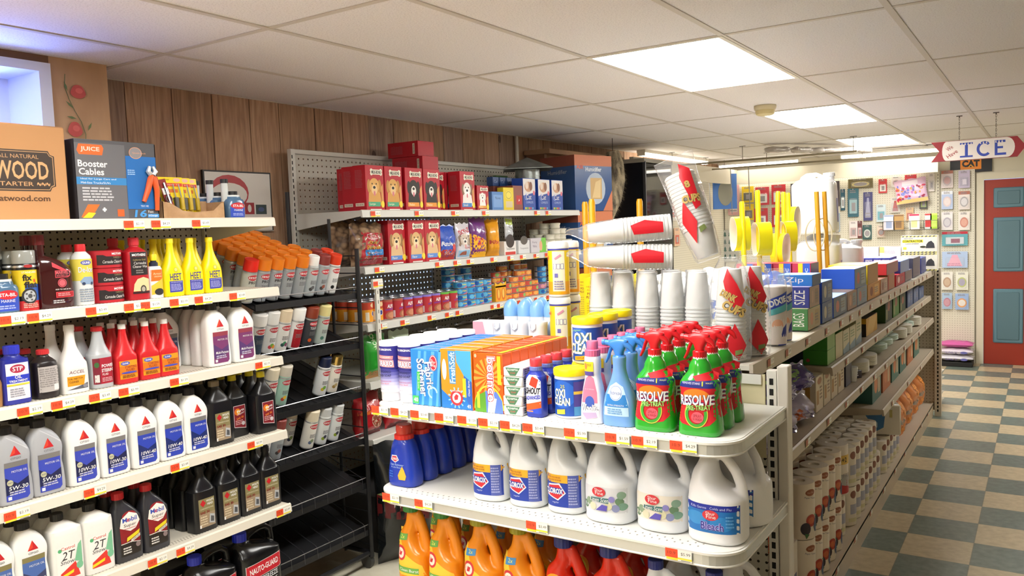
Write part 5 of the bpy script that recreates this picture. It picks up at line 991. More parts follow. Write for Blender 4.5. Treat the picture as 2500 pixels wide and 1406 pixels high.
PB_ = bag('large_pet_food_bag', .26, .26, .12, '#8a5040', lambda g: (g.ell(-.0, .15, .07, .05, '#c89a84'), g.ell(.05, .06, .05, .04, '#e0d8d4')), 12, wr=.012)
pf(PB_, 4.33, P4, 'brown pet food bag with a pale picture below the cans', d=.02, sc=(1, 1, 1.0), back=-.01) if False else None
k = bag('charcoal_bag', .34, .62, .16, '#15181a', lambda g: (g.poly([(-.16, .25), (.16, .18), (.16, .3), (-.16, .36)], '#5a1518'), g.poly([(-.16, .36), (.16, .3), (.16, .36), (-.1, .44)], '#8a9a60'), g.text('BRIQUETS', .0, .29, .05, '#b8a8a8', w=.2, rot=-.2)), 13, wr=.014)
put(k, (-2.76, 3.12, .0), R90-.35, 'dark bag with a maroon band standing on the floor behind the wire rack', 'floor bags'); put(k, (-2.76, 3.55, .0), R90-.2, 'second dark bag standing on the floor below the pet food', 'floor bags')

# ================================================================ end unit goods (fronts face -Y)
E1, E2, E3 = EZ
def en(k, x, z, label, group=None, y=2.04, d=.03, **kw): return put(k, (x, y+d, z), kw.pop('rz', 0), label, group, **kw)
# powdered hand soap
k = K('hand_soap_canister', 'canister'); b = MB(); b.lathe([(.036, 0), (.037, .002), (.037, .188), (.036, .19)], m('#e9e7ee', .4), 36); k.add('canister', b)
c = MB(); c.lathe([(.0385, .187), (.0385, .199), (.0365, .202), (.034, .2015), (.033, .199), (.004, .199)], m('#f3f2f2', .4), 36); k.add('lid', c)
g = Deco(wrap=.037, res=.012); P_ = math.pi*.0369
for i in range(7): g.rect(-P_, .11-.0115*(i+1), P_, .11-.0115*i+.0005, ('#4a48a0', '#6a68b4', '#8c8ac6', '#aaa8d4', '#c4c2e0', '#dad8ea', '#e6e4f0')[i])
g.rect(-P_, .11, P_, .187, '#2f2c82')
g.text('THE ORIGINAL', 0, .176, .007, WHT, w=.06, bold=.02); g.poly([(-.034, .146), (.032, .142), (.034, .154), (-.034, .158)], '#d88a90'); g.text('PINK POWDERED', 0, .15, .005, WHT, w=.05); g.poly([(-.036, .12), (.036, .115), (.034, .14), (-.036, .143)], '#e8a0a0'); g.text('BORAXO', 0, .129, .019, '#e8e8f8', w=.064, bold=.03, ol='#3a3a6a'); g.text('POWDERED', 0, .101, .0085, '#26264a', w=.05, bold=.01); g.text('HAND SOAP', 0, .088, .0085, '#26264a', w=.05, bold=.01)
g.text('Tackles the Dirtiest Jobs', 0, .068, .005, '#d0304a', w=.05, sh=.2); g.text('Of Your Hands!', 0, .061, .005, '#d0304a', w=.036, sh=.2); g.text('NET WT 12 OZ', 0, .04, .004, '#6a6a8a', w=.03); k.add('label', g); BOR = k
block(BOR, [(-1.872, 2.078), (-1.793, 2.083)], 5, (0, .079), E1, 0, 'white-lidded hand soap canister, {c} column from left, {r}', 'hand soap canisters')
# fabric softener sheets
def dfs(g):
    for i, (x, w) in enumerate(((-.045, .012), (-.02, .01), (.01, .014), (.04, .01))): g.poly([(x, .0), (x+w, .0), (x+w+.02, .18), (x+.02, .18)], '#5aa8e4')
    g.ell(.036, .142, .017, .026, '#d02a3a'); g.ring(.036, .142, .015, .024, .002, WHT); g.text('Shur', .036, .147, .011, WHT, w=.02, rot=-.3); g.text('Fine', .036, .136, .011, WHT, w=.02, rot=-.3); g.text('Fabric', .018, .1, .03, WHT, w=.09, rot=-R90+.1, ol='#24488a', bold=.02); g.text('Softener', -.012, .092, .032, WHT, w=.125, rot=-R90+.1, ol='#24488a', bold=.02)
    g.rect(-.034, .048, -.022, .11, '#3cc050'); g.text('Fresh Scent', -.028, .079, .008, '#d8f8d8', w=.05, rot=-R90); g.rect(-.055, .004, -.03, .03, '#4ac060'); g.text('40', -.042, .017, .014, WHT, w=.018, bold=.02); g.ring(.03, .045, .02, .02, .006, '#a8d4f4', a0=0, a1=4.5)
FAB = carton('fabric_softener_box', .118, .048, .184, '#2a84cf', dfs, top=lambda g: g.text('Fabric Softener', 0, 0, .018, '#c0a8d8', w=.1))
def dfr2(g):
    g.poly([(-.061, .0), (.061, .0), (.061, .055), (-.02, .03), (-.061, .06)], '#1f74c4'); g.poly([(-.0, .188), (.061, .188), (.061, .09), (.03, .11), (.004, .15)], '#4aa4d8'); g.poly([(-.026, .08), (-.002, .08), (.0, .186), (-.03, .186)], '#3f90cc'); g.text('FreshSoft', -.014, .133, .022, '#bce0f4', w=.1, rot=R90, bold=.03, ol='#2a5a9a'); g.poly([(.03, .11), (.061, .09), (.061, .0), (.04, .03)], '#2d5fb4')
    g.rect(.026, .04, .038, .1, '#f0dc2a'); g.ell(-.046, .125, .009, .034, '#f0ece0'); 
    for i in range(12): a = i*math.pi/6+.2; g.poly([(.0, .036), (.0+.034*math.cos(a), .036+.034*math.sin(a)), (.0+.034*math.cos(a+.15), .036+.034*math.sin(a+.15))], '#8cc8f0')
    g.ell(0, .036, .025, .025, '#c8303a'); g.ell(0, .036, .017, .017, '#f0e8e4'); g.text('ARM & HAMMER', 0, .058, .005, WHT, w=.034); g.poly([(-.008, .028), (.004, .03), (.008, .044), (-.002, .048), (-.01, .038)], '#c8303a'); g.text('40', .048, .012, .012, WHT, w=.014); g.text('Clean Burst', .05, .07, .007, WHT, w=.05, rot=R90)
FRE = carton('dryer_sheet_box', .124, .06, .19, '#ef8f22', dfr2, top=lambda g: g.rect(-.06, -.03, .06, -.022, '#e8e0d8'))
def dbo(g):
    for i in range(16): a = i*math.pi/8; g.poly([(.0, .11), (.055*math.cos(a), .11+.06*math.sin(a)), (.055*math.cos(a+.2), .11+.06*math.sin(a+.2))], '#f29a3a')
    g.ring(0, .01, .056, .075, .005, '#f0e23a', a0=0, a1=math.pi); g.poly([(-.053, .0), (-.01, .0), (-.012, .066), (-.045, .05), (-.053, .03)], '#5a9a2c'); g.poly([(-.01, .0), (.053, .0), (.05, .04), (.03, .066), (-.012, .068)], '#5a7ad0'); g.poly([(-.005, .0), (.02, .0), (.03, .045), (.0, .05)], '#e8ecf4'); g.rect(-.044, .012, -.034, .062, '#f0e03a'); g.rect(.036, .09, .049, .178, '#f0d42a')
    g.text('bounce', .012, .105, .036, WHT, w=.145, rot=-R90, bold=.11); g.text('bounce', .012, .105, .034, '#d8182c', w=.143, rot=-R90, bold=.07); g.text('bounce', .012, .105, .030, '#f6f2f0', w=.138, rot=-R90, bold=.02); g.ell(-.045, .176, .005, .006, '#f0b090')
def dbt(g): g.rect(-.056, -.023, .03, .023, '#e85a1c'); g.text('Bounce', -.02, .0, .014, '#f4c0a0', w=.05); g.rect(.034, -.023, .052, .023, '#f0d42a')
BOU = carton('dryer_sheet_box', .11, .049, .186, '#ea5e14', dbo, top=dbt)
block(FAB, [(-1.695, 2.066)], 8, (0, .0498), E1, 0, 'blue fabric softener sheet box, {r}', 'blue softener boxes'); block(FRE, [(-1.568, 2.072)], 6, (0, .0622), E1, 0, 'orange dryer sheet box with round red badge, {r}', 'orange dryer sheet boxes'); block(BOU, [(-1.443, 2.066)], 8, (0, .0508), E1, 0, 'orange dryer sheet box with large vertical lettering, {r}', 'orange red dryer sheet boxes')
# laundry soap bars
k = K('laundry_soap_bar', 'soap bar'); b = MB(); b.cbox(-.034, .034, -.045, .045, 0, .0295, m('#e9e7e1', .35, coat=.3), .003); k.add('wrapped_bar', b); g = Deco(face='front', at=.045, lift=.0004); g.poly([(-.026, .028), (.026, .028), (.01, .004), (-.01, .004)], '#4a7a5a'); g.text('FELS-NAPTHA', 0, .0215, .006, '#e8f0e8', w=.038, bold=.02); g.text('SOAP', 0, .012, .005, '#d04a4a', w=.018); g.fr('right', .034); g.lines(0, .006, .024, 3, .07, '#5a6a60'); k.add('print', g)
for r in range(4):
    for q in range(5-(r > 2)): put(k, (-1.352+(rnd.uniform(-.002, .002)), 2.082+.092*r, E1+.0297*q), rnd.uniform(-.05, .05), 'white wrapped laundry soap bar, %s pile, %s from the bottom' % (CN[min(r, 2)] if r < 3 else 'rearmost', ORD[q]), 'laundry soap bars')
# stain remover
def dsh(g):
    g.poly([(-.026, .028), (.026, .028), (.026, .11), (.012, .128), (-.012, .128), (-.026, .11)], '#e4e4ee'); g.poly([(-.012, .098), (.012, .088), (.02, .115), (-.002, .125)], '#e0402a'); g.poly([(-.026, .018), (.026, .026), (.026, .05), (-.026, .038)], '#e2561e'); g.poly([(-.026, .012), (.026, .012), (.026, .03), (-.02, .02)], '#2a4ac4'); g.text('SHOUT', 0, .08, .02, '#1c1c2c', w=.048, bold=.03, sh=.15); g.text('ADVANCED', .0, .06, .012, '#2a3ab8', w=.05, bold=.03, rot=.12); g.rect(-.026, .016, .0, .02, '#f08a5a')
SHO = neck_bottle('#2438a6', [(0, .024, .02, 4), (.003, .029, .023, 4), (.11, .029, .023, 4), (.125, .026, .022, 3), (.136, .02, .019, 2.2), (.14, .019, .019, 2)], .0195, .14, .152, '#6a7ac0', dsh, name='stain_remover_bottle'); c = MB(); c.lathe([(.018, .152), (.0185, .154), (.0185, .172), (.017, .175), (.016, .174), (.002, .174)], m('#d8404a', .25), 24); SHO.add('applicator_cap', c)
block(SHO, [(-1.283, 2.066)], 4, (0, .062), E1, 0, 'blue stain remover bottle with red cap, {r}', 'stain remover bottles')
# oxygen cleaner tubs
def dox(r, h, big):
    def f(g):
        wr(g, r, .008, h-.03, '#1d4eaa'); g.ell(-r*.2, h*.5, r*.9, h*.28, '#2a66c8')
        if big: g.text('OXI', .006, h*.56, .036, '#f2f2e8', w=.06, bold=.03, ol='#5a6a2a'); g.text('CLEAN', .0, h*.33, .033, '#f2f2e8', w=.085, bold=.03, ol='#5a6a2a', sh=.1); g.poly([(-.022, h*.155), (.036, h*.2), (.036, h*.1), (-.022, h*.07)], '#eea01c'); g.text('VERSATILE', .008, h*.135, .007, '#5a3a10', w=.046, rot=.1); g.text('Stain Fighter', -.02, h*.72, .006, '#9ae05a', w=.05, rot=.12)
        else: g.text('OXI', -.018, h*.52, .026, '#f2f2e8', w=.04, bold=.03, ol='#5a6a2a'); g.text('CLEAN', -.014, h*.35, .024, '#f2f2e8', w=.06, bold=.03, ol='#5a6a2a'); g.text('25', -.006, h*.66, .01, '#e8d83a', w=.014); g.poly([(-.03, h*.17), (.0, h*.2), (.0, h*.1), (-.03, h*.08)], '#e8d83a'); g.rect(r*.55, .01, r*1.6, h-.036, '#4a3a8a'); g.rect(r*.55, h*.5, r*1.6, h*.56, '#e8b83a'); g.rect(r*.55, .01, r*1.6, h*.25, '#4a90c0')
    return f
def tub(r, h, big):
    k = K('stain_remover_tub', 'tub'); b = MB(); b.lathe([(r*.9, 0), (r*.97, .004), (r, .012), (r, h-.024), (r*.99, h-.018)], m('#efeff2', .35), 40); k.add('tub', b); c = MB(); c.lathe([(r*1.05, h-.02), (r*1.06, h-.017), (r*1.06, h-.004), (r*1.02, h), (r*.96, h-.001), (r*.94, h-.003), (r*.1, h-.003)], m('#f3df10', .35), 40); k.add('lid', c); g = Deco(wrap=r*1.002, res=.012); dox(r, h, big)(g); k.add('label', g); return k
OXS = tub(.049, .146, False); OXB = tub(.046, .14, True)
put(OXS, (-1.19, 2.112, E1), .1, 'front low yellow-lidded tub beside the stain remover', 'yellow lidded tubs')
for i in range(3):
    y = 2.218+.1055*i; put(OXS, (-1.185, y, E1), -.1, 'lower yellow-lidded tub, %s from the front' % ORD[i+1], 'yellow lidded tubs'); put(OXB, (-1.185, y, E1+.147), -.05+.1*i, 'upper yellow-lidded tub of the stacked pairs, %s from the front' % ORD[i], 'upper yellow lidded tubs')
# delicates wash
WS = [(0, .03, .022, 4), (.004, .035, .027, 4), (.05, .034, .027, 4), (.1, .028, .024, 3.2), (.135, .022, .021, 2.4), (.15, .0235, .022, 2.2), (.185, .0235, .022, 2.2), (.195, .02, .02, 2)]
def dwo(g): g.poly([(-.024, .09), (-.014, .13), (.0, .14), (.012, .13), (.022, .09), (.024, .06), (-.026, .06)], '#e67a98'); g.ell(0, .062, .015, .018, '#3a5ab4'); g.poly([(-.028, .014), (.028, .02), (.028, .045), (-.028, .04)], '#f0f0f4'); g.text('Woolite', .0, .046, .02, WHT, w=.056, bold=.03, ol='#4a4a7a'); g.poly([(-.026, .03), (.02, .034), (.024, .02), (-.01, .012)], '#b8a4c8'); g.rect(-.02, .148, .012, .178, '#f0d42a'); g.rect(-.02, .138, .012, .15, '#5a4a9a'); g.text('TRY', .0, .168, .007, '#6a4a1a', w=.014); g.ell(-.012, .165, .005, .01, '#c8824a'); g.text('for all delicates', 0, .1, .004, '#f4c0d0', w=.03)
WOO = neck_bottle('#f2f0f3', WS, .0225, .193, .212, '#dd6a92', dwo, name='fabric_wash_bottle'); c = MB(); cap_ribbed(c, .0165, .21, .236, m('#dd6a92', .4)); WOO.add('measuring_cap', c)
block(WOO, [(-1.092, 2.07)], 6, (0, .066), E1, 0, 'white and pink delicates wash bottle, {r}', 'delicates wash bottles')
# trigger sprayers
def trigger(mb, z, mt, s=1., r=.016):
    """spray head pointing to -x"""
    cap_ribbed(mb, r*1.05, z, z+.022*s, mt); k0 = len(mb.v)
    mb.loft([(z+.02*s, .014*s, .013*s, 2.6, 0), (z+.034*s, .017*s, .014*s, 2.8, .0), (z+.046*s, .023*s, .0145*s, 3, -.0), (z+.056*s, .034*s, .014*s, 3, -.006*s), (z+.066*s, .038*s, .013*s, 3, -.004*s), (z+.074*s, .034*s, .011*s, 2.6, -.0), (z+.078*s, .022*s, .007*s, 2.2, .004*s)], mt, 26, 2)
    mb.tube([(-.03*s, 0, z+.062*s), (-.054*s, 0, z+.065*s)], [.011*s, .009*s], mt, 14); mb.tube([(-.052*s, 0, z+.065*s), (-.062*s, 0, z+.065*s)], .0105*s, mt, 12)
    mb.tube([(.02*s, 0, z+.064*s), (.042*s, 0, z+.05*s), (.05*s, 0, z+.034*s)], [.012*s, .009*s, .004*s], mt, 12)
    mb.tube([(-.026*s, 0, z+.052*s), (-.034*s, 0, z+.035*s), (-.042*s, 0, z+.012*s), (-.052*s, 0, z-.006*s)], [.008*s, .007*s, .0065*s, .005*s], mt, 10, .8)
def dre(g):
    g.poly([(-.056, .04), (-.04, .03), (0, .022), (.035, .03), (.056, .05), (.052, .1), (.054, .128), (-.054, .128), (-.05, .1)], '#cf1a28'); g.poly([(-.054, .128), (.054, .128), (.056, .142), (.03, .152), (-.02, .146), (-.05, .14)], '#1d2a80'); g.poly([(.0, .146), (.05, .15), (.052, .166), (.035, .172), (-.01, .158)], '#cf1a28'); g.text('REMOVES STAINS', -.014, .14, .0055, '#e0e0ff', w=.05); g.text('1', .018, .14, .012, '#f0e02a', bold=.04); g.text('WASH', .034, .142, .004, '#e0e0a0')
    g.ell(.0, .108, .036, .018, '#e8801c'); g.rect(-.05, .088, .05, .098, '#cf1a28'); g.ring(.0, .058, .032, .036, .006, '#e8d04a', a0=2.2, a1=6.6); g.ring(.0, .058, .03, .034, .008, '#3aa030', a0=2.2, a1=6.6); g.text('RESOLVE', .0, .096, .028, WHT, w=.094, bold=.03, ol='#20206a', sh=.12, rot=.06); g.text('PRE-TREAT', .006, .076, .013, '#a8e07a', w=.066, bold=.02, ol='#2a6a20', rot=.08); g.ell(.004, .05, .017, .015, '#e05a6a'); g.text('SPRAY', .004, .054, .008, '#8e1a2a', w=.024); g.text('N WASH', .004, .045, .007, '#8e1a2a', w=.024)
k = K('trigger_spray_bottle', 'spray bottle'); b = MB(); gm = m('#2aa32c', .14, coat=.5); b.loft([(0, .052, .034, 3.6), (.004, .058, .038, 3.6), (.04, .056, .037, 3.4), (.085, .05, .035, 3), (.12, .054, .036, 2.8), (.14, .053, .035, 2.6), (.155, .043, .031, 2.4), (.17, .032, .027, 2.1), (.184, .029, .025, 2), (.2, .02, .02, 2), (.206, .016, .016, 2)], gm, 36, 3); b.loft([(.198, .0185, .0185, 2), (.207, .0185, .0185, 2)], m(WHT), 24); k.add('bottle', b)
c = MB(); trigger(c, .205, m('#cf1722', .28), .82, .018); k.add('trigger_head', c); g = Deco(b, res=.012); dre(g); k.add('label', g); RES = k
block(RES, [(-.9, 2.072), (-.772, 2.074)], [4, 3], (0, .088), E1, 0, 'green stain spray bottle with red trigger, {c} column from left, {r}', 'green stain sprays')
def dfe(g): g.poly([(-.038, .03), (.038, .03), (.036, .07), (.02, .112), (0, .125), (-.02, .112), (-.036, .07)], '#b8d8f0'); g.poly([(-.037, .055), (.037, .055), (.028, .09), (-.03, .09)], '#2a7ec8'); g.ell(0, .095, .02, .022, '#e8f2fa'); g.ring(0, .095, .018, .02, .0015, '#5a8ac8'); g.text('febreze', 0, .095, .01, '#2a4a9a', w=.032); g.lines(0, .034, .052, 3, .05, '#6a9ac8'); g.text('EXTRA STRENGTH', 0, .06, .0045, WHT, w=.05)
k = K('trigger_spray_bottle', 'spray bottle'); b = MB(); fm = m('#6f9fdc', .18, coat=.4); b.loft([(0, .044, .03, 3), (.004, .05, .034, 3), (.05, .05, .034, 2.6), (.09, .042, .03, 2.4), (.13, .026, .023, 2.1), (.16, .019, .019, 2), (.19, .02, .019, 2), (.195, .018, .018, 2)], fm, 34, 3); k.add('bottle', b); c = MB(); trigger(c, .18, m('#3f86d8', .25), .82, .0175); k.add('trigger_head', c); g = Deco(b, res=.012); dfe(g); k.add('label', g)
block(k, [(-1.01, 2.075)], 3, (0, .078), E1, 0, 'pale blue fabric refresher spray bottle, {r}', 'blue fabric refresher sprays')
# jugs
def jug(name, col, Wd, Dp, H, deco, capc, capr, caph, nx=-.3, zs=.5, hr=.011, rough=.35, ribs=False, hk=1., fat=1.):
    k = K(name, 'jug'); b = MB(); mt = m(col, rough, coat=.15); w, d = Wd/2, Dp/2; n0 = nx*w; xo = w-hr*1.15
    b.loft([(0, w*.9, d*.9, 2.6), (H*.02, w*.98, d*.98, 2.6), (H*.06, w, d, 2.6), (H*.09, w*.975, d*.975, 2.6), (H*.12, w, d, 2.6), (H*(zs-.06), w, d, 2.5), (H*(zs+.02), w*.97, d*.97, 2.4), (H*(zs+.08), w*.8, d*.9, 2.2, -w*.17), (H*(zs+.16), w*.57*fat, d*.78, 2, -w*.34), (H*(zs+.26), w*.45*fat, d*.6, 2, -w*.38), (H*(zs+.36), w*.34*fat, d*.42, 2, n0*1.1), (H*.93, w*.27, w*.27, 2, n0), (H*.96, w*.25, w*.25, 2, n0)], mt, 40, 3)
    b.tube([(n0+w*.1, 0, H*.89), (n0+w*.45, 0, H*.9), (xo*.44, 0, H*.85), (xo*.78, 0, H*(zs+.27)), (xo*.97, 0, H*(zs+.14)), (xo, 0, H*(zs+.0)), (xo*.93, 0, H*(zs-.1))], [hr*1.1, hr, hr, hr*1.05, hr*1.1, hr*1.3, hr*1.3], mt, 12, 1.3)
    J = b.remesh(.0042, 5); k.add('jug', J); c = MB(); cap_ribbed(c, capr, H*.945, H*.945+caph, m(capc, .35), n0); k.add('cap', c); g = Deco(J, res=.013, lift=.0007); deco(g); k.add('label', g); return k
def dcl(g):
    g.rect(-.062, .022, .062, .118, '#1f3fa8'); g.rect(-.062, .096, .02, .12, '#eeb22a'); g.rect(.02, .022, .05, .12, '#5a68b8'); g.rect(.05, .1, .062, .12, '#eeb22a'); g.poly([(-.05, .055), (-.012, .042), (.014, .066), (-.006, .095), (-.045, .09)], '#e8e8f4'); g.poly([(-.047, .058), (-.013, .046), (.01, .067), (-.008, .09), (-.043, .086)], '#d02a38'); g.rect(-.055, .062, .004, .08, '#1f3fa8')
    g.text('CLOROX', -.026, .07, .017, WHT, w=.062, bold=.04); g.lines(.035, .03, .114, 10, .026, '#a8b0e0'); g.lines(-.02, .1, .116, 2, .05, '#c8862a'); g.text('regular', -.02, .036, .007, '#c8d0f0', w=.022)
CLX = jug('bleach_jug', '#e9ecee', .124, .112, .26, dcl, '#26307e', .021, .022, zs=.5, ribs=True)
def dls(c2):
    def f(g):
        g.rect(-.07, .036, .068, .108, c2)
        for i, (x, y, c) in enumerate(((-.058, .05, '#5a7a5a'), (-.045, .062, '#8aa084'), (.05, .07, '#6a8a6a'), (.058, .055, '#7aa08a'), (.04, .05, '#8a90b8'), (.055, .088, '#8aa890'), (-.03, .05, '#d8d4b8'), (.02, .055, '#d0cca8'))): g.ell(x, y, .011, .011, c)
        g.poly([(-.036, .066), (.02, .062), (.024, .078), (-.038, .076)], '#3f6f72'); g.text('Linen Scent', -.006, .071, .012, WHT, w=.064, sh=.2); g.ell(-.01, .094, .022, .014, '#d0303c'); g.text('Shur', -.01, .099, .009, WHT, w=.026); g.text('Fine', -.008, .09, .009, WHT, w=.026); g.poly([(-.02, .04), (.014, .04), (.018, .056), (-.0, .058)], '#5a50b4'); g.ell(.03, .076, .009, .009, '#8a84c4')
    return f
LS1 = jug('bleach_jug', '#e7eaee', .154, .14, .256, dls('#d8dadf'), '#26307e', .0225, .026, nx=-.28, zs=.46); LS2 = jug('bleach_jug', '#e7eaee', .154, .14, .256, dls('#e6dfd2'), '#26307e', .0225, .026, nx=-.28, zs=.46)
def dbl(g):
    g.rect(-.072, .034, .072, .108, '#1c70bc'); g.rect(-.072, .094, .072, .11, '#1f2f9c'); g.ell(-.04, .07, .03, .018, '#3a8ed0'); g.ell(.03, .06, .03, .02, '#2a84cc'); g.text('Kills Germs   Colds and Flu', 0, .101, .0065, '#c8d0f8', w=.11); g.ell(.002, .082, .022, .014, '#d0303c'); g.text('Shur', .002, .087, .009, WHT, w=.026); g.text('Fine', .004, .078, .009, WHT, w=.026); g.text('Bleach', .006, .053, .022, '#c4b8f0', w=.062, bold=.06); g.text('Bleach', .006, .053, .021, '#1e2a8c', w=.061, bold=.01); g.lines(.052, .05, .085, 4, .02, '#5aa0dc')
BLE = jug('bleach_jug', '#eaeaec', .158, .14, .254, dbl, '#26307e', .0235, .028, nx=-.28, zs=.46)
def dc2(g): g.poly([(-.035, .09), (-.012, .082), (.004, .092), (-.006, .108), (-.03, .106)], WHT); g.poly([(-.033, .092), (-.012, .085), (.001, .093), (-.008, .105), (-.028, .103)], '#c8304a'); g.text('CLOROX', -.016, .095, .008, WHT, w=.03, bold=.03); g.text('Stain Remover', -.006, .076, .008, '#a8c8f0', w=.06, sh=.2); g.text('& Color Booster', -.006, .067, .006, '#a8c8f0', w=.05); g.poly([(.004, .026), (.03, .026), (.034, .04), (.026, .06), (.018, .072), (.008, .056), (.0, .04)], '#f0b83a'); g.lines(-.03, .03, .055, 3, .02, '#3a70d0')
k = K('laundry_booster_bottle', 'bottle'); b = MB(); b.loft([(0, .052, .034, 3), (.006, .06, .04, 3), (.04, .061, .041, 2.8), (.08, .056, .038, 2.6), (.12, .05, .036, 2.4), (.145, .043, .034, 2.2), (.158, .034, .03, 2), (.163, .03, .028, 2)], m('#1c3cb4', .22, coat=.3), 36, 3); k.add('bottle', b)
c = MB(); cap_ribbed(c, .034, .16, .176, m('#d8322a', .35)); c.lathe([(.026, .176), (.028, .19), (.027, .204), (.024, .208), (.003, .208)], m('#c84032', .2), 26); k.add('cap', c); g = Deco(b, res=.012); dc2(g); k.add('label', g)
block(k, [(-1.835, 2.085)], 5, (0, .083), E2, 0, 'blue laundry booster bottle with red cap, {r}', 'blue laundry boosters')
g_ = 'white bleach jugs'
block(CLX, [(-1.487, 2.11), (-1.35, 2.115), (-1.214, 2.12)], 2, (0, .125), E2, .12, 'white bleach jug with blue and yellow label, {c} from left, {r}', g_)
block(LS1, [(-1.065, 2.12)], 2, (.012, .16), E2, .0, 'white linen-scent bleach jug with grey label, {r}', g_); block(LS2, [(-.902, 2.125)], 2, (.012, .16), E2, 0, 'white linen-scent bleach jug with cream label, {r}', g_)
put(BLE, (-.742, 2.11, E2), 0, 'white bleach jug with bright blue label at the shelf corner', g_); put(BLE, (-.725, 2.275, E2), -.45, 'white bleach jug behind the corner one', g_)
def dah(c1):
    def f(g): g.poly([(-.062, .05), (.06, .05), (.05, .09), (-.02, .13), (-.05, .2), (-.062, .2)], '#f0c83a'); g.ell(-.035, .125, .024, .026, '#d03a40'); g.ell(-.035, .125, .017, .018, '#f0e0d0'); g.poly([(-.043, .117), (-.03, .118), (-.026, .132), (-.038, .134)], '#c8303a'); g.poly([(-.05, .165), (-.012, .17), (-.012, .19), (-.05, .188)], c1); g.text('2x', -.03, .18, .012, '#f0e86a'); g.rect(-.055, .06, .04, .08, c1); g.text('Clean Burst', 0, .07, .01, WHT, w=.08)
    return f
AH1 = jug('detergent_jug', '#f09016', .126, .1, .28, dah('#6aa84a'), '#3f8a3c', .031, .03, nx=-.2, zs=.42, hr=.015, rough=.25, hk=1.1, fat=1.15); AH2 = jug('detergent_jug', '#f09016', .142, .1, .28, dah('#4a90c8'), '#a8a020', .031, .03, nx=-.2, zs=.42, hr=.015, rough=.25, hk=1.1, fat=1.15)
def dti(g): g.ell(-.03, .13, .036, .04, '#f0a020'); g.ell(-.03, .13, .028, .031, '#e8d83a'); g.ell(-.03, .13, .02, .022, '#e2501a'); g.text('Tide', -.03, .13, .026, '#1f2a7a', w=.05, bold=.05, ol=WHT)
TID = jug('detergent_jug', '#d8280f', .142, .1, .265, dti, '#23307c', .03, .032, nx=-.15, zs=.42, hr=.015, rough=.25, fat=1.15)
for k, x, l in ((AH1, -1.825, 'orange detergent jug with green cap, leftmost'), (AH1, -1.69, 'orange detergent jug with green cap, second from left'), (AH2, -1.535, 'orange detergent jug with olive cap, left one'), (AH2, -1.38, 'orange detergent jug with olive cap, right one'), (TID, -1.222, 'red detergent jug with blue cap, left one'), (TID, -1.065, 'red detergent jug with blue cap, right one'), (LS1, -.908, 'white jug with blue cap on the bottom shelf, left'), (BLE, -.735, 'white jug with blue cap on the bottom shelf, right')): put(k, (x, 2.11, E3), .05, l, 'detergent jugs on the bottom end shelf')
for i, (k, x) in enumerate(((AH1, -1.82), (AH1, -1.68), (AH2, -1.53), (AH2, -1.375), (TID, -1.22), (TID, -1.065), (LS1, -.9), (BLE, -.735))): put(k, (x, 2.275, E3), 0, 'jug in the second row of the bottom end shelf, %s from left' % ORD[i], 'second row jugs')

# ================================================================ on top of the long gondola
TZ = 1.2125
k = K('air_freshener_can', 'spray can'); b = MB(); b.lathe([(.027, 0), (.0285, .004), (.0285, .115), (.027, .12)], m('#e6eaf2', .3), 28); k.add('can', b); c = MB(); c.loft([(.115, .0295, .0295, 2), (.135, .03, .03, 2), (.155, .027, .027, 2), (.17, .019, .021, 2, .002), (.18, .008, .012, 2, .006)], m('#7fb4e6', .25, coat=.4), 26, 3); k.add('cap', c); g = Deco(wrap=.0285); g.poly([(-.03, .01), (.03, .01), (.028, .06), (-.01, .1), (-.03, .06)], '#a8c4ea'); g.ell(.01, .07, .012, .018, '#f4f6fa'); g.rect(-.002, .02, .018, .04, '#5a8ad0'); k.add('label', g)
for i, (x, y) in enumerate(((-1.757, 2.66), (-1.697, 2.665), (-1.637, 2.66), (-1.577, 2.665))): put(k, (x, y, TZ), .2*i, 'pale blue domed air freshener can, %s from left, front row' % ORD[i], 'air freshener cans')
for i, (x, y) in enumerate(((-1.735, 2.74), (-1.67, 2.745), (-1.605, 2.74))): put(k, (x, y, TZ), .3*i+.4, 'pale blue domed air freshener can, %s from left, back row' % ORD[i], 'air freshener cans')
k = K('solid_air_freshener', 'air freshener'); b = MB(); b.loft([(0, .03, .03, 2.4), (.003, .034, .034, 2.4), (.07, .0335, .0335, 2.4), (.088, .0345, .0345, 2.4), (.1, .036, .036, 2.4), (.104, .034, .034, 2.4), (.1045, .001, .001, 2)], m('#ebeef4', .3), 32); k.add('body', b); c = MB(); c.tube([(-.012, -.036, .1), (-.011, -.038, .082), (0, -.039, .074), (.011, -.038, .082), (.012, -.036, .1)], .0022, m('#d8dde8', .3), 8); k.add('tab', c)
for i in range(3): put(k, (-1.745+.078*i, 2.575+.004*i, TZ), 0, 'plain white solid air freshener, %s from left behind softener boxes' % ORD[i], 'white air fresheners')
put(carton('air_freshener_carton', .09, .06, .1, '#e9e8ee', lambda g: g.poly([(-.045, .0), (.02, .0), (.0, .098), (-.045, .098)], '#e8a8bc')), (-1.835, 2.60, TZ), .1, 'small white box with a pink corner behind the softener boxes')
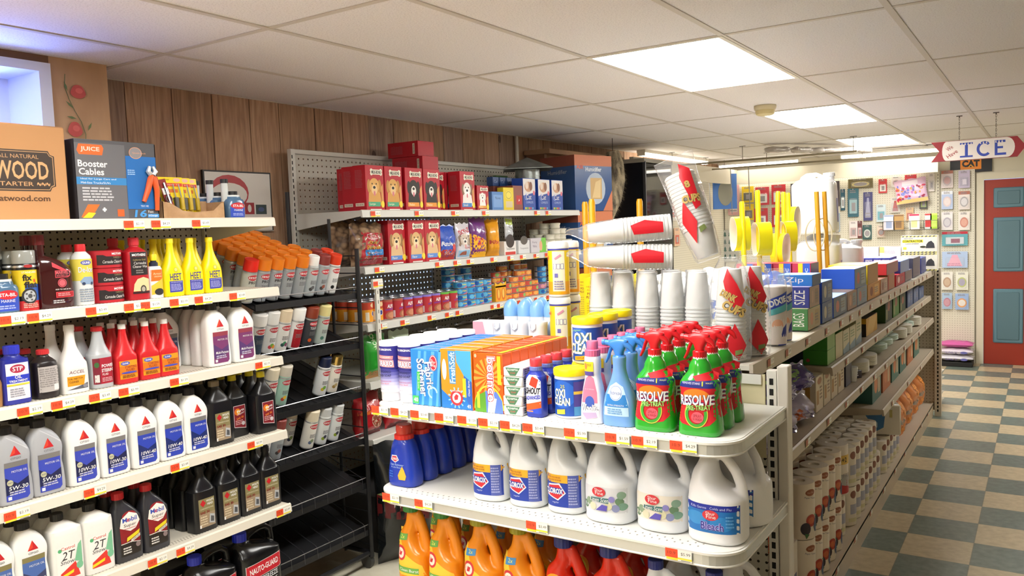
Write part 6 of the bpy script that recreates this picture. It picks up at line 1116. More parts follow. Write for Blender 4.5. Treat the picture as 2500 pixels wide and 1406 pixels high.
# wipes
def wipe():
    k = K('cleaning_wipes_canister', 'canister'); b = MB(); b.lathe([(.036, 0), (.038, .004), (.038, .178), (.037, .18)], m('#f2f1ec', .35), 36); k.add('canister', b); c = MB(); c.lathe([(.0395, .176), (.0395, .19), (.036, .198), (.02, .201), (.001, .201)], m('#f3f2ee', .35), 36); k.add('lid', c); g = Deco(wrap=.038, res=.014); P = math.pi*.0379
    g.rect(-P, .008, P, .17, '#f0cf1c'); g.rect(-P, .008, P, .055, '#eea41c'); g.rect(-P, .168, P, .174, '#3a3f9a'); g.rect(-.0, .02, .046, .165, '#e9e4c8')
    for i in range(3): g.rect(.004+i*.013, .1, .015+i*.013, .12, '#4a4f9a'); g.rect(.0055+i*.013, .1015, .0135+i*.013, .1185, '#f2f0d8')
    g.rect(.008, .07, .02, .085, '#6a6ab0'); g.poly([(.008, .14), (.03, .155), (.034, .148), (.012, .134)], '#c88aa0'); g.lines(.024, .025, .06, 4, .036, '#8a86a0'); g.text('Lysol', -.036, .14, .016, '#c83a4a', w=.04, bold=.02); k.add('label', g); return k
WI = wipe()
for i, (x, y) in enumerate(((-1.492, 2.585), (-1.505, 2.685))):
    put(WI, (x, y, TZ), .0+.3*i, 'yellow cleaning wipes canister, bottom of %s stack' % ('left', 'right')[i], 'wipes canisters'); put(WI, (x, y, TZ+.2015), -.1+.2*i, 'yellow cleaning wipes canister, top of %s stack' % ('left', 'right')[i], 'wipes canisters')
k = K('green_capped_bottle', 'bottle'); b = MB(); b.loft([(0, .024, .02, 3), (.004, .028, .023, 3), (.1, .028, .023, 3), (.115, .02, .018, 2)], m('#e8ead8', .3), 28, 2); k.add('bottle', b); c = MB(); cap_ribbed(c, .024, .113, .135, m('#2a9a4a', .35)); k.add('cap', c)
for i in range(3): put(k, (-1.395+.058*i, 2.551, TZ), 0, 'small bottle with green cap behind yellow-lidded tubs, %s from left' % ORD[i], 'green capped bottles')
# plungers with a printed sleeve
def plunger():
    k = K('plunger', 'plunger'); b = MB(); b.lathe([(.048, 0), (.05, .01), (.046, .03), (.036, .055), (.022, .068), (.016, .085), (.014, .09)], m('#2c2624', .6), 30); k.add('rubber_cup', b); h = MB(); h.tube([(0, 0, .07), (0, 0, .54), (0, 0, .552)], [.0125, .0125, .009], m('#efab12', .35, coat=.3), 16); k.add('handle', h, label='yellow wooden handle')
    s = MB(); s.box(-.036, .036, -.0165, -.0155, .05, .26, m('#f4e21a', .4)); s.box(-.022, .022, -.0157, .0157, .245, .262, m('#f4e21a', .4)); g = Deco(face='front', at=.0167); g.text("HERCULES", 0, .228, .006, '#b8701a', w=.05); g.text('ALL-ANGLE', 0, .216, .006, '#b8701a', w=.046); g.text('POWER', 0, .202, .009, '#a8641a', w=.044, bold=.03); g.text('PLUNGER', 0, .189, .009, '#a8641a', w=.052, bold=.03); g.lines(0, .09, .17, 9, .05, '#d8bc1a'); k.add('sleeve', s); k.add('print', g, parent=3-1); return k
PL = plunger()
for (x, y, a, l) in ((-1.41, 2.703, .1, 'plunger with yellow handle and tag beside the wipes canisters'), (-1.33, 2.95, .2, 'plunger with yellow handle, behind the lying cup packs, right'), (-1.56, 2.93, -.1, 'plunger with yellow handle, behind the wipes, left')): put(PL, (x, y, TZ), a, l, 'plungers')
# foam cups
FOAM = m('#dcdddc', .55)
def cupstack(n=14, h0=.11, r0=.031, r1=.0435, dz=.0125):
    """nested foam cups, rims down, narrow base of the last cup on top"""
    b = MB(); P = [(r1*.94, 0)]; z = 0
    for i in range(n): P += [(r1, z+.001), (r1, z+.0055), (r1*.93, z+.0065), (r1*.93, z+dz)]; z += dz
    P += [(r0+(r1*.95-r0)*.5, z+h0*.5), (r0, z+h0-.003), (r0*.95, z+h0), (r0*.5, z+h0-.004), (.001, z+h0-.004)]; b.lathe(P, FOAM, 30); return b, z+h0
CS, CH_ = cupstack()
k = K('foam_cup_stack', 'foam cups'); k.add('cups', CS)
bg = MB(); bg.loft([(0, .0442, .0442, 2), (.1, .0446, .0446, 2), (.18, .0442, .0442, 2), (.27, .037, .037, 2), (CH_+.004, .034, .033, 2)], FILM, 22, 2); k.add('clear_wrap', bg)
def cpk(g, s=1):
    g.poly([(-.008, .05), (.03, .005), (.052, .05), (.02, .12)], '#d01a2a'); g.poly([(.0, .29), (.03, .24), (.05, .19), (.028, .15), (.0, .2), (-.012, .25)], '#d01a2a'); g.text('CUPS', .018, .165, .03, '#c8a860', w=.07, rot=-.5, bold=.05, ol='#3a3020'); g.text('DRINK', .004, .205, .022, '#c8a860', w=.05, rot=-.5, bold=.05, ol='#3a3020'); g.poly([(.02, .02), (.04, .028), (.04, .04), (.02, .036)], '#7a8a50'); g.lines(.03, .01, .02, 2, .03, '#8a8a80')
for i, x in enumerate((-1.34, -1.25, -1.159, -1.068, -.978)): put(k, (x, 2.62, TZ), .1*i, 'white foam cup stack, %s from left behind the spray bottles' % ORD[i], 'upright foam cup stacks')
for i, x in enumerate((-1.30, -1.205, -1.11, -1.02)): put(k, (x, 2.715, TZ), .2, 'white foam cup stack in the second row, %s from left' % ORD[i], 'second row foam cup stacks')
kp = K('foam_cup_pack', 'foam cups'); kp.add('cups', CS); b2 = MB(); b2.loft([(0, .05, .05, 2.2), (.01, .056, .053, 2.4), (.12, .057, .054, 2.4), (.24, .054, .05, 2.2), (.29, .043, .04, 2), (.315, .03, .02, 1.8), (.322, .036, .008, 1.8)], FILM, 26, 2); kp.add('bag', b2); g = Deco(wrap=.056, res=.012, lift=.0006); g.tree = b2.tree(); cpk(g); kp.add('print', g)
put(kp, (-.862, 2.605, TZ), .15, 'clear bag of foam cups with red diamond, standing nearest the aisle', 'foam cup packs', sc=(1.15, 1.15, 1.04)); put(kp, (-.838, 2.742, TZ), .3, 'clear bag of foam cups with red diamond, behind the nearest one', 'foam cup packs', sc=(1.15, 1.15, 1.04))
tail = MB(); tail.loft([(CH_, .036, .034, 2), (CH_+.03, .02, .024, 2, .004), (CH_+.06, .012, .028, 2, .012), (CH_+.075, .008, .034, 2, .01)], FILM, 18, 2)
kl = K('foam_cup_pack', 'foam cups'); kl.add('cups', CS); kl.add('bag', bg); kl.add('bag_end', tail); g = Deco(wrap=.049, res=.012); g.tree = bg.tree(); g.poly([(-.02, .03), (.02, .03), (.035, .09), (.015, .14), (-.02, .13)], '#d01a2a'); kl.add('print', g)
put(kl, (-1.075, 2.64, TZ+CH_+.052), 0, 'foam cup pack lying on the stacks, lower one', 'lying foam cup packs', rot=(.45, -R90+.03, 0)); put(kl, (-1.085, 2.66, TZ+CH_+.156), 0, 'foam cup pack lying on the stacks, upper one', 'lying foam cup packs', rot=(.5, -R90-.06, 0))
b3 = MB(); b3.loft([(-.012, .03, .03, 2), (0, .038, .037, 2.1), (.12, .047, .046, 2.1), (.25, .05, .048, 2.2), (.31, .054, .036, 2.4), (.345, .058, .014, 3), (.362, .06, .006, 3)], FILM, 26, 2)
def inv():
    b = MB(); P = [(.029, 0), (.0305, .002), (.041, .1)]; z = .1
    for i in range(16): P += [(.042, z), (.0435, z+.001), (.0435, z+.006), (.042, z+.0075)]; z += .0125
    P += [(.038, z), (.03, z-.08), (.001, z-.08)]; b.lathe(P, FOAM, 30); return b
ks = K('foam_cup_pack', 'foam cups'); ks.add('cups', inv()); ks.add('bag', b3); g = Deco(wrap=.056, res=.012, lift=.0006); g.tree = b3.tree(); g.poly([(-.03, .13), (-.005, .05), (.022, .12), (.0, .2)], '#d01a2a'); g.poly([(.03, .16), (.052, .17), (.055, .3), (.03, .33), (.014, .28)], '#d01a2a'); g.text('CUPS', .028, .2, .028, '#c8a860', w=.06, rot=-.12, bold=.05, ol='#3a3020'); g.text('8', .03, .25, .025, '#c8a860', bold=.05, ol='#3a3020'); g.poly([(.02, .08), (.045, .09), (.04, .105), (.02, .1)], '#7a8a50'); ks.add('print', g)
put(ks, (-.945, 2.635, TZ+CH_+.052), 0, 'foam cup pack leaning steeply to the left on top of the stacks', rot=(.0, -.33, .05), sc=(1.2, 1.2, .98))
# paper cups pack
k = K('paper_cup_pack', 'paper cups'); b = MB(); b.lathe([(.03, 0), (.036, .004), (.037, .2), (.03, .205)], m('#e6dcd8', .4), 28); k.add('cups', b); c = MB(); c.loft([(0, .034, .034, 2), (.2, .039, .039, 2), (.225, .03, .034, 2), (.245, .032, .02, 2), (.262, .036, .012, 2)], FILM, 24, 2); k.add('bag', c); g = Deco(wrap=.0385); g.tree = c.tree(); g.ell(0, .07, .02, .02, '#e8b090'); g.poly([(-.034, .115), (.036, .145), (.036, .185), (-.034, .155)], '#2a46b0'); g.text('DIXIE', .001, .151, .022, WHT, w=.062, rot=.35, bold=.04); g.poly([(-.03, .1), (.036, .12), (.036, .145), (-.03, .12)], '#5ab0b8'); g.poly([(.0, .0), (.038, .0), (.038, .075), (.02, .06)], '#2a3a9c'); k.add('print', g)
put(k, (-.822, 2.98, TZ), .5, 'clear pack of printed paper cups beside the foam cups', 'paper cup packs', sc=(1.1, 1.1, 1.05)); put(k, (-.83, 3.1, TZ), .6, 'clear pack of printed paper cups, second one', 'paper cup packs')
# bags of plates and cups further back
BAGW = bag('clear_bag_of_plates', .26, .2, .2, '#eef0f0', lambda g: g.poly([(-.08, .04), (-.02, .04), (.0, .12), (-.08, .14)], '#5a7ad0'), 21, wr=.014, rough=.2)
for i, (x, y) in enumerate(((-1.12, 3.42), (-1.42, 3.72), (-1.47, 4.4), (-1.5, 3.3), (-1.62, 3.9))): put(BAGW, (x, y, TZ), .3*i-.4, 'puffy white bag of plates on the gondola top, %s going back' % ORD[i], 'white bags')
k = bag('blue_bag', .2, .22, .1, '#1e56b8', lambda g: g.text('CUPS', 0, .1, .03, WHT, w=.1), 22, wr=.01); put(k, (-1.07, 3.68, TZ), .1, 'blue plastic bag beside the white bags')
# handles with broad printed paper bands
def banded(hh, col, ring):
    k = K('banded_handle', 'handle'); h = MB(); h.tube([(0, 0, 0), (0, 0, hh-.01), (0, 0, hh)], [.0125, .0125, .009], m(col, .35, coat=.3), 14); k.add('handle', h); s = MB()
    n = 40; a, bz, wd, cz = (.036, .082, .088, hh*ring) ; yl = s.mat(m('#f2e012', .4)); wt = s.mat(m('#efe6d6', .5)); B = len(s.v)
    for i in range(n):
        g = 2*math.pi*i/n; c, q = math.cos(g), math.sin(g); r = (abs(c)**2.3+abs(q)**2.3)**(-1/2.3)
        for yy in (-wd/2, wd/2):
            for e in (0, .0012): s.v.append(((a-e)*c*r+.026, yy*(1-.15*abs(c)), cz+(bz-e)*q*r))
    for i in range(n):
        p = B+4*i; q = B+4*((i+1) % n); s.face((p, p+2, q+2, q), yl); s.face((p+1, q+1, q+3, p+3), wt); s.face((p, q, q+1, p+1), wt); s.face((p+2, p+3, q+3, q+2), wt)
    k.add('paper_band', s); return k
BH = banded(.545, '#f2d414', .72); BH2 = banded(.6, '#f2d414', .60); BH3 = banded(.6, '#e8b01a', .5)
for i, (k, x, y, a, tl) in enumerate(((BH, -1.205, 3.87, 2.4, .04), (BH2, -1.178, 4.02, -.7, -.02), (BH3, -1.18, 4.3, 1.2, .05), (BH2, -1.187, 4.5, -.6, 0), (BH, -1.2, 4.68, 1.25, -.03))): put(k, (x, y, TZ), 0, 'yellow handle with a looped yellow paper band, %s from left' % ORD[i], 'yellow banded handles', rot=(0, tl, a), sc=(1, 1, 1.1 if i == 4 else 1))
k = K('ringed_stick', 'handle'); h = MB(); h.tube([(0, 0, 0), (-.02, 0, .6)], .0125, m('#c8921e', .5), 10, 1); k.add('stick', h); h = MB(); h.tube([(-.03+.05*math.cos(a)*1., .0, .36+.09*math.sin(a)) for a in [i*math.pi/12 for i in range(24)]], .0035, m('#d8cdb0', .5), 8, closed=True); k.add('ring', h)
put(k, (-1.06, 4.78, TZ), .2, 'mustard stick with a thin pale ring, left one', 'mustard sticks'); put(k, (-1.03, 4.83, TZ), .5, 'mustard stick with a thin pale ring, right one', 'mustard sticks')
# white utility jugs
k = K('white_utility_jug', 'jug'); b = MB(); jm = m('#f0f2f6', .3, coat=.2); b.loft([(0, .11, .11, 5), (.01, .125, .125, 5), (.27, .125, .125, 5), (.3, .115, .115, 4), (.318, .09, .09, 3, -.01), (.325, .04, .05, 3, -.03)], jm, 36, 3); b.tube([(-.075, 0, .3), (-.065, 0, .335), (-.04, 0, .348), (.02, 0, .348), (.045, 0, .335), (.05, 0, .3)], .013, jm, 12); b.loft([(.3, .03, .03, 2, .088), (.345, .03, .03, 2, .088)], jm, 20); J = b.remesh(.006, 5); k.add('jug', J); c = MB(); cap_ribbed(c, .034, .33, .352, m('#eceef2', .3), .088); k.add('cap', c); g = Deco(J, face='right', res=.02); g.rect(-.04, .06, .03, .2, '#7a84c8'); g.rect(-.035, .07, .0, .19, '#5a62b0'); k.add('label', g)
for i, (x, y, z, l) in enumerate(((-1.14, 5.1, TZ, 'large white plastic jug, lower one of the pair'), (-1.15, 5.08, TZ+.362, 'large white plastic jug balanced on top of another'), (-1.085, 5.46, TZ, 'large white plastic jug standing behind the pair'))): put(k, (x, y, z), .15 if i != 1 else .05, l, 'white utility jugs', rot=(0, -.04 if i == 1 else 0, .1), sc=(.98, .98, 1) if i < 2 else (1, 1, .88))
# boxes of bags and foil along the aisle edge of the top
def bx(name, y0, y1, dp, z0, h, ce, cs, end=None, side=None, lab='', grp='boxes along the top shelf edge', xf=-.80, top=None):
    k = K(name, 'box'); b = MB(); b.cbox(-dp, 0, 0, y1-y0, 0, h, m(ce, .4), .001); k.add('carton', b); g = Deco(face='front', at=.0, lift=.0005); g.rect(-dp+.001, .001, -.001, h-.001, ce)
    if end: end(g, dp, h)
    g.fr('right', 0); g.rect(.001, .001, y1-y0-.001, h-.001, cs)
    if side: side(g, y1-y0, h)
    g.fr('top', h); g.rect(-dp+.001, .001, -.001, y1-y0-.001, top or ce); k.add('print', g); put(k, (xf, y0, z0), 0, lab, grp)
def eS(t, c): return lambda g, d, h: (g.rect(-d*.95, h*.1, -d*.62, h*.9, c), g.text(t, -d*.3, h*.5, h*.5, WHT, w=d*.45, rot=R90))
def sS(c1, c2): return lambda g, L, h: (g.ell(L*.3, h*.5, L*.12, h*.3, c1), g.rect(L*.55, h*.15, L*.9, h*.85, c2), g.lines(L*.7, h*.3, h*.7, 3, L*.3, '#8a8078'))
nb = 'storage_bag_box'
bx(nb, 3.37, 3.58, .12, TZ, .088, '#4a8a50', '#c4b48a', eS('BAGS', '#e0dc2a'), sS('#d89a7a', '#b8a070'), 'green and yellow box, nearest on the aisle edge', top='#efe9b0')
bx(nb, 3.40, 3.57, .13, TZ+.089, .085, '#2f3a98', '#b49a84', eS('SIZE', '#3a3a8a'), sS('#c8a890', '#a08870'), 'navy box on top of the green box', top='#b8b4e0')
bx(nb, 3.45, 3.60, .14, TZ+.175, .045, '#1f7cd0', '#5a6a8a', lambda g, d, h: g.text('Zip', -d*.5, h*.5, h*.6, WHT, w=d*.5), None, 'flat bright blue box on top of the pile', top='#4aa0e0')
for q in range(2): bx(nb, 3.62, 3.82, .14, TZ+.089*q, .088, '#26469c', '#5f6f8e', None, sS('#c8c0a8', '#8a96a8'), 'blue bag box, %s of the pair beside the green box' % ('lower', 'upper')[q], top='#4a90d8')
bx(nb, 3.84, 4.13, .14, TZ, .09, '#2558c8', '#6a7684', None, sS('#c87a6a', '#9aa8b0'), 'bright blue box with pale blue top', top='#8ab4f0')
bx(nb, 4.15, 4.38, .14, TZ, .09, '#7a6a60', '#a88874', None, sS('#d0a080', '#8a98a0'), 'brown printed box, middle of the aisle edge')
bx(nb, 4.39, 4.66, .15, TZ, .09, '#3a64b4', '#8a96a0', None, sS('#c87a6a', '#7a94b0'), 'blue box under the larger blue box')
bx(nb, 4.33, 4.64, .16, TZ+.091, .1, '#1c52c0', '#7d8a96', None, sS('#c87060', '#a8b4b8'), 'larger blue box with silvery top', top='#c4ccd8')
bx(nb, 4.68, 5.06, .15, TZ, .085, '#e09a20', '#c88a3a', None, sS('#8e4a1a', '#e0b060'), 'orange box under the yellow box'); bx(nb, 4.68, 5.0, .2, TZ+.086, .105, '#f0ce20', '#b88a50', lambda g, d, h: (g.text('GLAD', -d*.5, h*.75, h*.3, '#c83a20', w=d*.5)), None, 'tall yellow bag box with orange print', top='#f2dc50')
bx(nb, 5.09, 5.33, .14, TZ, .085, '#b07a60', '#b89a88', None, sS('#8a5a4a', '#c8b0a0'), 'tan box past the orange one'); bx(nb, 5.34, 5.6, .14, TZ, .095, '#a88468', '#ae7a5a', None, lambda g, L, h: g.rect(0, 0, L*.15, h, '#a82a1a'), 'tan box with a red stripe')
bx(nb, 5.3, 5.75, .13, TZ+.096, .068, '#d02a3a', '#a87a78', None, None, 'red box on top of the tan boxes'); bx(nb, 5.66, 6.05, .12, TZ, .07, '#d82a3a', '#b03a48', None, sS('#e8c0b8', '#b03040'), 'red box low on the aisle edge'); bx(nb, 5.85, 6.25, .09, TZ+.071, .078, '#2f62c0', '#8a96b8', None, None, 'blue box with red disc near the far end'); bx(nb, 6.07, 6.4, .09, TZ, .07, '#5a5a70', '#7a6a6a', None, None, 'dark box near the far end of the top'); bx(nb, 6.45, 6.85, .16, TZ, .14, '#4a4a60', '#6a6068', None, None, 'dark upright box at the far end, first'); bx(nb, 6.9, 7.2, .16, TZ, .12, '#2a3f9a', '#4a4f80', None, None, 'dark blue box at the far end, last')
for i in range(4): bx('freezer_bag_box', 4.08, 4.24, .088, TZ, .235, '#b8284a', '#8a6a5a', lambda g, d, h: (g.rect(-d*.42, 0, -d*.05, h, '#2a5ac0'), g.rect(-d*.68, h*.4, -d*.44, h, '#e8d020'), g.text('ZIPLOC', -d*.23, h*.7, d*.16, '#c8d8f8', w=h*.4, rot=R90, bold=.03), g.ell(-d*.82, h*.5, d*.1, d*.1, '#e8a0b0')), None, 'upright magenta and blue freezer bag box, %s from left' % ORD[i], 'freezer bag boxes', xf=-1.32+.092*(i+1))
for i in range(1): bx('freezer_bag_box', 4.56+.17*i, 4.66+.17*i, .12, TZ+.0, .2, '#e8dcd0', '#c8b0a0', lambda g, d, h: g.rect(-d, h*.6, 0, h*.8, '#f0b030'), None, 'pale box behind the yellow one, %s going back' % ORD[i], 'pale boxes', xf=-1.1)
for i in range(6): bx('foil_wrap_box', 6.1, 6.4, .052, TZ+.1, .062, '#3a44b4', '#5a4a90', lambda g, d, h: (g.rect(-d, 0, 0, h*.38, '#e0507c'), g.text('REYNOLDS', -d*.5, h*.68, h*.3, WHT, w=d*.82, bold=.03)), None, 'blue and pink foil wrap box, %s from left in the far row' % ORD[i], 'foil wrap boxes', xf=-1.17+.054*i)
bx('foil_wrap_box', 6.05, 6.45, .36, TZ, .099, '#c8c0cc', '#8a8a98', None, None, 'pale box under the row of foil wrap boxes', xf=-.77-.0)if False else bx('foil_wrap_box', 6.08, 6.44, .34, TZ, .099, '#c8c0cc', '#8a8a98', None, None, 'pale wide box under the row of foil wrap boxes', xf=-.94+.0)
def dctr(g):
    for z in (.0, .128):
        g.rect(-.13, z+.002, .13, z+.012, '#d8d27a')
        for i in range(9): g.poly([(-.125+i*.028, z+.002), (-.113+i*.028, z+.002), (-.105+i*.028, z+.012), (-.117+i*.028, z+.012)], '#5a5848')
    g.text('HEAVY DUTY', -.075, .118, .007, '#4a4a4a', w=.07, bold=.02); g.rect(-.12, .086, .03, .108, '#f0e81a'); g.text('CONTRACTOR', -.045, .097, .017, '#2a2a20', w=.145, bold=.04); g.text('CLEAN-UP BAGS', -.05, .076, .007, '#4a4a4a', w=.1, bold=.02); g.poly([(.05, .04), (.115, .04), (.11, .075), (.09, .098), (.07, .09), (.055, .07)], '#3a3a3e'); g.ell(.03, .05, .022, .008, '#3a3a20'); g.rect(-.115, .03, -.09, .05, '#e0d84a')
CT_ = carton('contractor_bag_box', .262, .1, .142, '#e9e5da', dctr)
put(CT_, (-.862, 7.35, TZ+.0), 0, 'white and yellow contractor bag box, lower one at the gondola end', 'contractor bag boxes'); put(CT_, (-.862, 7.35, TZ+.143), 0, 'white and yellow contractor bag box, upper one at the gondola end', 'contractor bag boxes')
k = carton('clear_drawer_liner_pack', .16, .09, .2, '#ddd4da', lambda g: (g.rect(-.08, .15, -.045, .198, '#f0c070'), g.rect(-.03, .02, .07, .13, '#e8e2e8'), g.rect(-.02, .03, .02, .1, '#c8c8d8'), g.rect(.03, .03, .065, .1, '#c8c8d8'), g.lines(0, .14, .17, 3, .09, '#b8b0c0')), rough=.15)
for i in range(2): put(k, (-1.24+.168*i, 7.33, TZ), 0, 'pale plastic-wrapped pack beside the contractor boxes, %s' % ('left', 'right')[i], 'plastic wrapped packs')

# ================================================================ aisle side of the gondola, goods in dimmed colours that hold its shade
S1, S2_, S3, S0 = 1.0012, .8212, .5612, .1062
def gx(y): return -.82
TB = 'trash_bag_box'
for i, y in enumerate((3.80, 3.97)):
    for q in range(2 if i == 0 else 1): bx(TB, y, y+.16, .42 if i == 0 else .12, S1+.068*q, .067 if i == 0 else .12, '#3f8a2a', '#cfc4a2' if i else '#8ab06a', lambda g, d, h: (g.rect(-d*.98, h*.1, -d*.78, h*.9, '#1c2a38'), g.rect(-d*.6, h*.1, -d*.25, h*.9, '#1c2a38'), g.ell(-d*.42, h*.6, h*.16, h*.16, '#b0504a'), g.ell(-d*.2, h*.3, h*.12, h*.12, '#b0504a')), None, 'green trash bag box on the upper side shelf, %s %s' % (ORD[i], ('lower', 'upper')[q]), 'green trash bag boxes', xf=-.82)
for i in range(3): bx(TB, 4.14+.16*i, 4.29+.16*i, .12, S1, .115+.02*(i == 2), '#b8b48a', '#d4ccae', None, lambda g, L, h: (g.poly([(0, 0), (L, 0), (L, h*.4), (0, h*.2)], '#8aa0b0'), g.lines(L/2, h*.5, h*.85, 3, L*.7, '#8a9a70')), 'cream trash bag box on the upper side shelf, %s from left' % ORD[i], 'cream trash bag boxes', xf=-.82)
bx(TB, 4.8, 5.15, .16, S1, .1, '#2e241c', '#c8963a', lambda g, d, h: (g.rect(-d, h*.7, 0, h, '#d8a020'),), lambda g, L, h: g.poly([(0, h*.0), (L*.6, h*.0), (L, h*.9), (L*.3, h)], '#d8b060'), 'yellow and dark trash bag box, middle of upper side shelf', 'dark trash bag boxes', xf=-.83)
for i in range(3): bx(TB, 5.45+.3*i, 5.7+.3*i, .16, S1, .16-.03*(i == 2), '#3c5a2c', ('#27332c', '#4a7a34', '#3a4a3a')[i], None, lambda g, L, h: (g.ell(L*.5, h*.6, L*.2, h*.2, '#9a5a4a'), g.rect(L*.1, h*.1, L*.3, h*.5, '#8a8a5a')), 'dark green trash bag box, %s from left further back' % ORD[i], 'dark trash bag boxes', xf=-.83)
for i in range(3): bx(TB, 6.4+.32*i, 6.68+.32*i, .16, S1, .13-.02*i, '#3f4f74', '#4c5c80', None, sS('#7a86a0', '#5a6a90'), 'dim blue box near the far end, %s on upper side shelf' % ORD[i], 'dim blue boxes', xf=-.83)
# second shelf: napkins, tissue, plates
NP = bag('napkin_pack', .24, .12, .16, '#4f3a86', lambda g: (g.poly([(-.1, .06), (.02, .1), (-.06, .11)], '#8ab05a'), g.poly([(-.02, .02), (.1, .03), (.09, .08), (.02, .06)], '#b8b4d0')), 31, wr=.012); NP2 = bag('napkin_pack', .24, .12, .16, '#b8aec4', lambda g: (g.ell(-.05, .05, .03, .03, '#b8603a'), g.ell(.0, .07, .02, .02, '#7a6aa0'), g.poly([(-.1, .0), (-.05, .0), (-.08, .05)], '#5a8a3a'), g.ell(.06, .04, .03, .03, '#6a5a90')), 32, wr=.012)
for i, y in enumerate((2.8, 3.12, 3.40)): put(NP2, (-.885, y, S2_), R90-.3, 'pale floral napkin pack on the second side shelf, %s from the end unit' % ORD[i], 'napkin packs'); put(NP, (-.89, y+.01, S2_+.124), R90-.25, 'purple napkin pack on top of the floral one, %s from the end unit' % ORD[i], 'napkin packs')
def tis(g, L, h): g.ell(L*.5, h*.85, L*.3, h*.1, '#a8704a'); g.rect(L*.1, h*.2, L*.4, h*.6, '#a87a3a'); g.lines(L*.7, h*.3, h*.7, 4, L*.35, '#8a6a50')
for i in range(5): bx('tissue_carton', 3.62+.15*i, 3.755+.15*i, .12, S2_, .155, '#cdbfa6', '#d8c8ac', lambda g, d, h: (g.rect(-d*.5, h*.3, -d*.2, h*.8, '#a8803a'), g.ell(-d*.7, h*.75, d*.14, h*.08, '#a8604a')), tis, 'cream tissue carton, %s from left on the second side shelf' % ORD[i], 'cream tissue cartons', xf=-.83) if i != 4 else bx('tissue_carton', 4.25, 4.39, .12, S2_, .13, '#2e2a3a', '#3a3348', None, None, 'dark carton beside the cream tissue cartons', 'dark cartons', xf=-.83)
for i in range(3): bx('tissue_carton', 3.0+.2*i, 3.17+.2*i, .2, S2_, .15, '#c4b498', '#ccbca0', None, tis, 'cream carton behind the napkin packs, %s from left' % ORD[i], 'cartons behind napkins', xf=-1.02)
k = K('foam_plate_stack', 'plates'); b = MB(); z = 0; P = [(.06, 0)]
for i in range(10): P += [(.108, z+.012), (.112, z+.014), (.108, z+.016)]; z += .006
P += [(.06, z+.006), (.001, z+.006)]; b.lathe(P, m('#dcd6c8', .6), 36); k.add('plates', b); PS = k
k = K('foam_bowl_stack', 'bowls'); b = MB(); z = 0; P = [(.05, 0)]
for i in range(4): P += [(.088, z+.03), (.092, z+.032), (.086, z+.036)]; z += .009
P += [(.05, z+.02), (.001, z+.02)]; b.lathe(P, m('#c6d4c8', .6), 36); k.add('bowls', b); BW = k
for i, (y, k_, n) in enumerate(((4.67, PS, 1), (4.91, PS, 1), (5.4, BW, 2), (5.62, BW, 2), (5.85, BW, 1), (6.1, PS, 1), (6.35, PS, 1), (6.6, BW, 2), (6.85, PS, 1))):
    for q in range(n): 
        if n > 1 and q*.09 > .1: continue
        put(k_, (-.905, y, S2_+.0755*q), 0, '%s stack on the second side shelf, %s going back, %s' % ('foam plate' if k_ is PS else 'pale green bowl', ORD[i], ('lower', 'upper')[q]), 'foam tableware')
k = K('cutlery_box', 'box'); b = MB(); b.cbox(-.06, .06, -.025, .025, 0, .04, m('#3a3040'), .002); k.add('carton', b); g = Deco(face='front', at=.025); g.lines(0, .01, .03, 2, .09, '#c8c0d0'); k.add('print', g); put(k, (-.86, 4.5, S2_), R90-.6, 'dark cutlery box lying askew before the plates')
k = K('foam_cup_sleeve', 'cups'); b = MB(); b.lathe([(.028, 0), (.036, .07), (.037, .075), (.03, .077)], FOAM, 24); k.add('cups', b); put(k, (-.84, 4.42, S2_), 0, 'single white cup stack standing before the plates')
# short third shelf at the back
for i in range(6): bx('diaper_pack', 5.1+.36*i, 5.4+.36*i, .2, S3, .18, ('#2f5f58', '#a85a34', '#3a6a60')[i % 3], ('#3a6a62', '#b4683a', '#487468')[i % 3], None, lambda g, L, h: (g.ell(L*.4, h*.55, L*.2, h*.3, '#c87a4a'), g.rect(L*.65, h*.2, L*.85, h*.7, '#c8b08a')), 'teal and orange pack on the low far shelf, %s from left' % ORD[i], 'packs on the low far shelf', xf=-.85)
for i in range(3): bx('diaper_pack', 2.9+.6*i if i else 2.75, 3.0+.6*i, .1, S3, .1, '#fff', '#fff') if False else None
# paper towels on the base deck
def roll(r, h, col, deco):
    k = K('paper_towel_roll', 'paper towels'); b = MB(); b.loft([(0, r*.5, r*.5, 2), (.001, r*.97, r*.97, 2.3), (.006, r, r, 2.1), (h-.006, r, r, 2.1), (h-.002, r*.95, r*.95, 2.2), (h-.001, r*.4, r*.4, 2), (h-.008, r*.3, r*.3, 2)], m(col, .55, coat=.2), 28); k.add('roll', b); g = Deco(wrap=r, res=.014, lift=.0008); g.tree = b.tree(); deco(g, h); k.add('print', g); return k
def dpt(g, h):
    for o in (0, .19, -.19): g.ell(o, h*.84, .026, .014, '#9a5a3a'); g.text('Shur Fine', o, h*.84, .008, '#d8b098', w=.034); g.text('Paper Towels', o, h*.74, .01, '#6a6478', w=.06, rot=-.15); g.ell(o+.002, h*.34, .026, .026, '#b0402c'); g.ell(o+.002, h*.34, .016, .014, '#c8643c'); g.ell(o-.025, h*.2, .022, .026, '#3a3038'); g.ell(o+.035, h*.24, .018, .03, '#3a4a70'); g.poly([(o+.02, h*.44), (o+.045, h*.42), (o+.04, h*.36)], '#4a7a4a'); g.poly([(o-.03, h*.12), (o-.01, h*.1), (o-.024, h*.0+.004)], '#3a6a3a')
R1 = roll(.061, .235, '#e3d6c4', dpt)
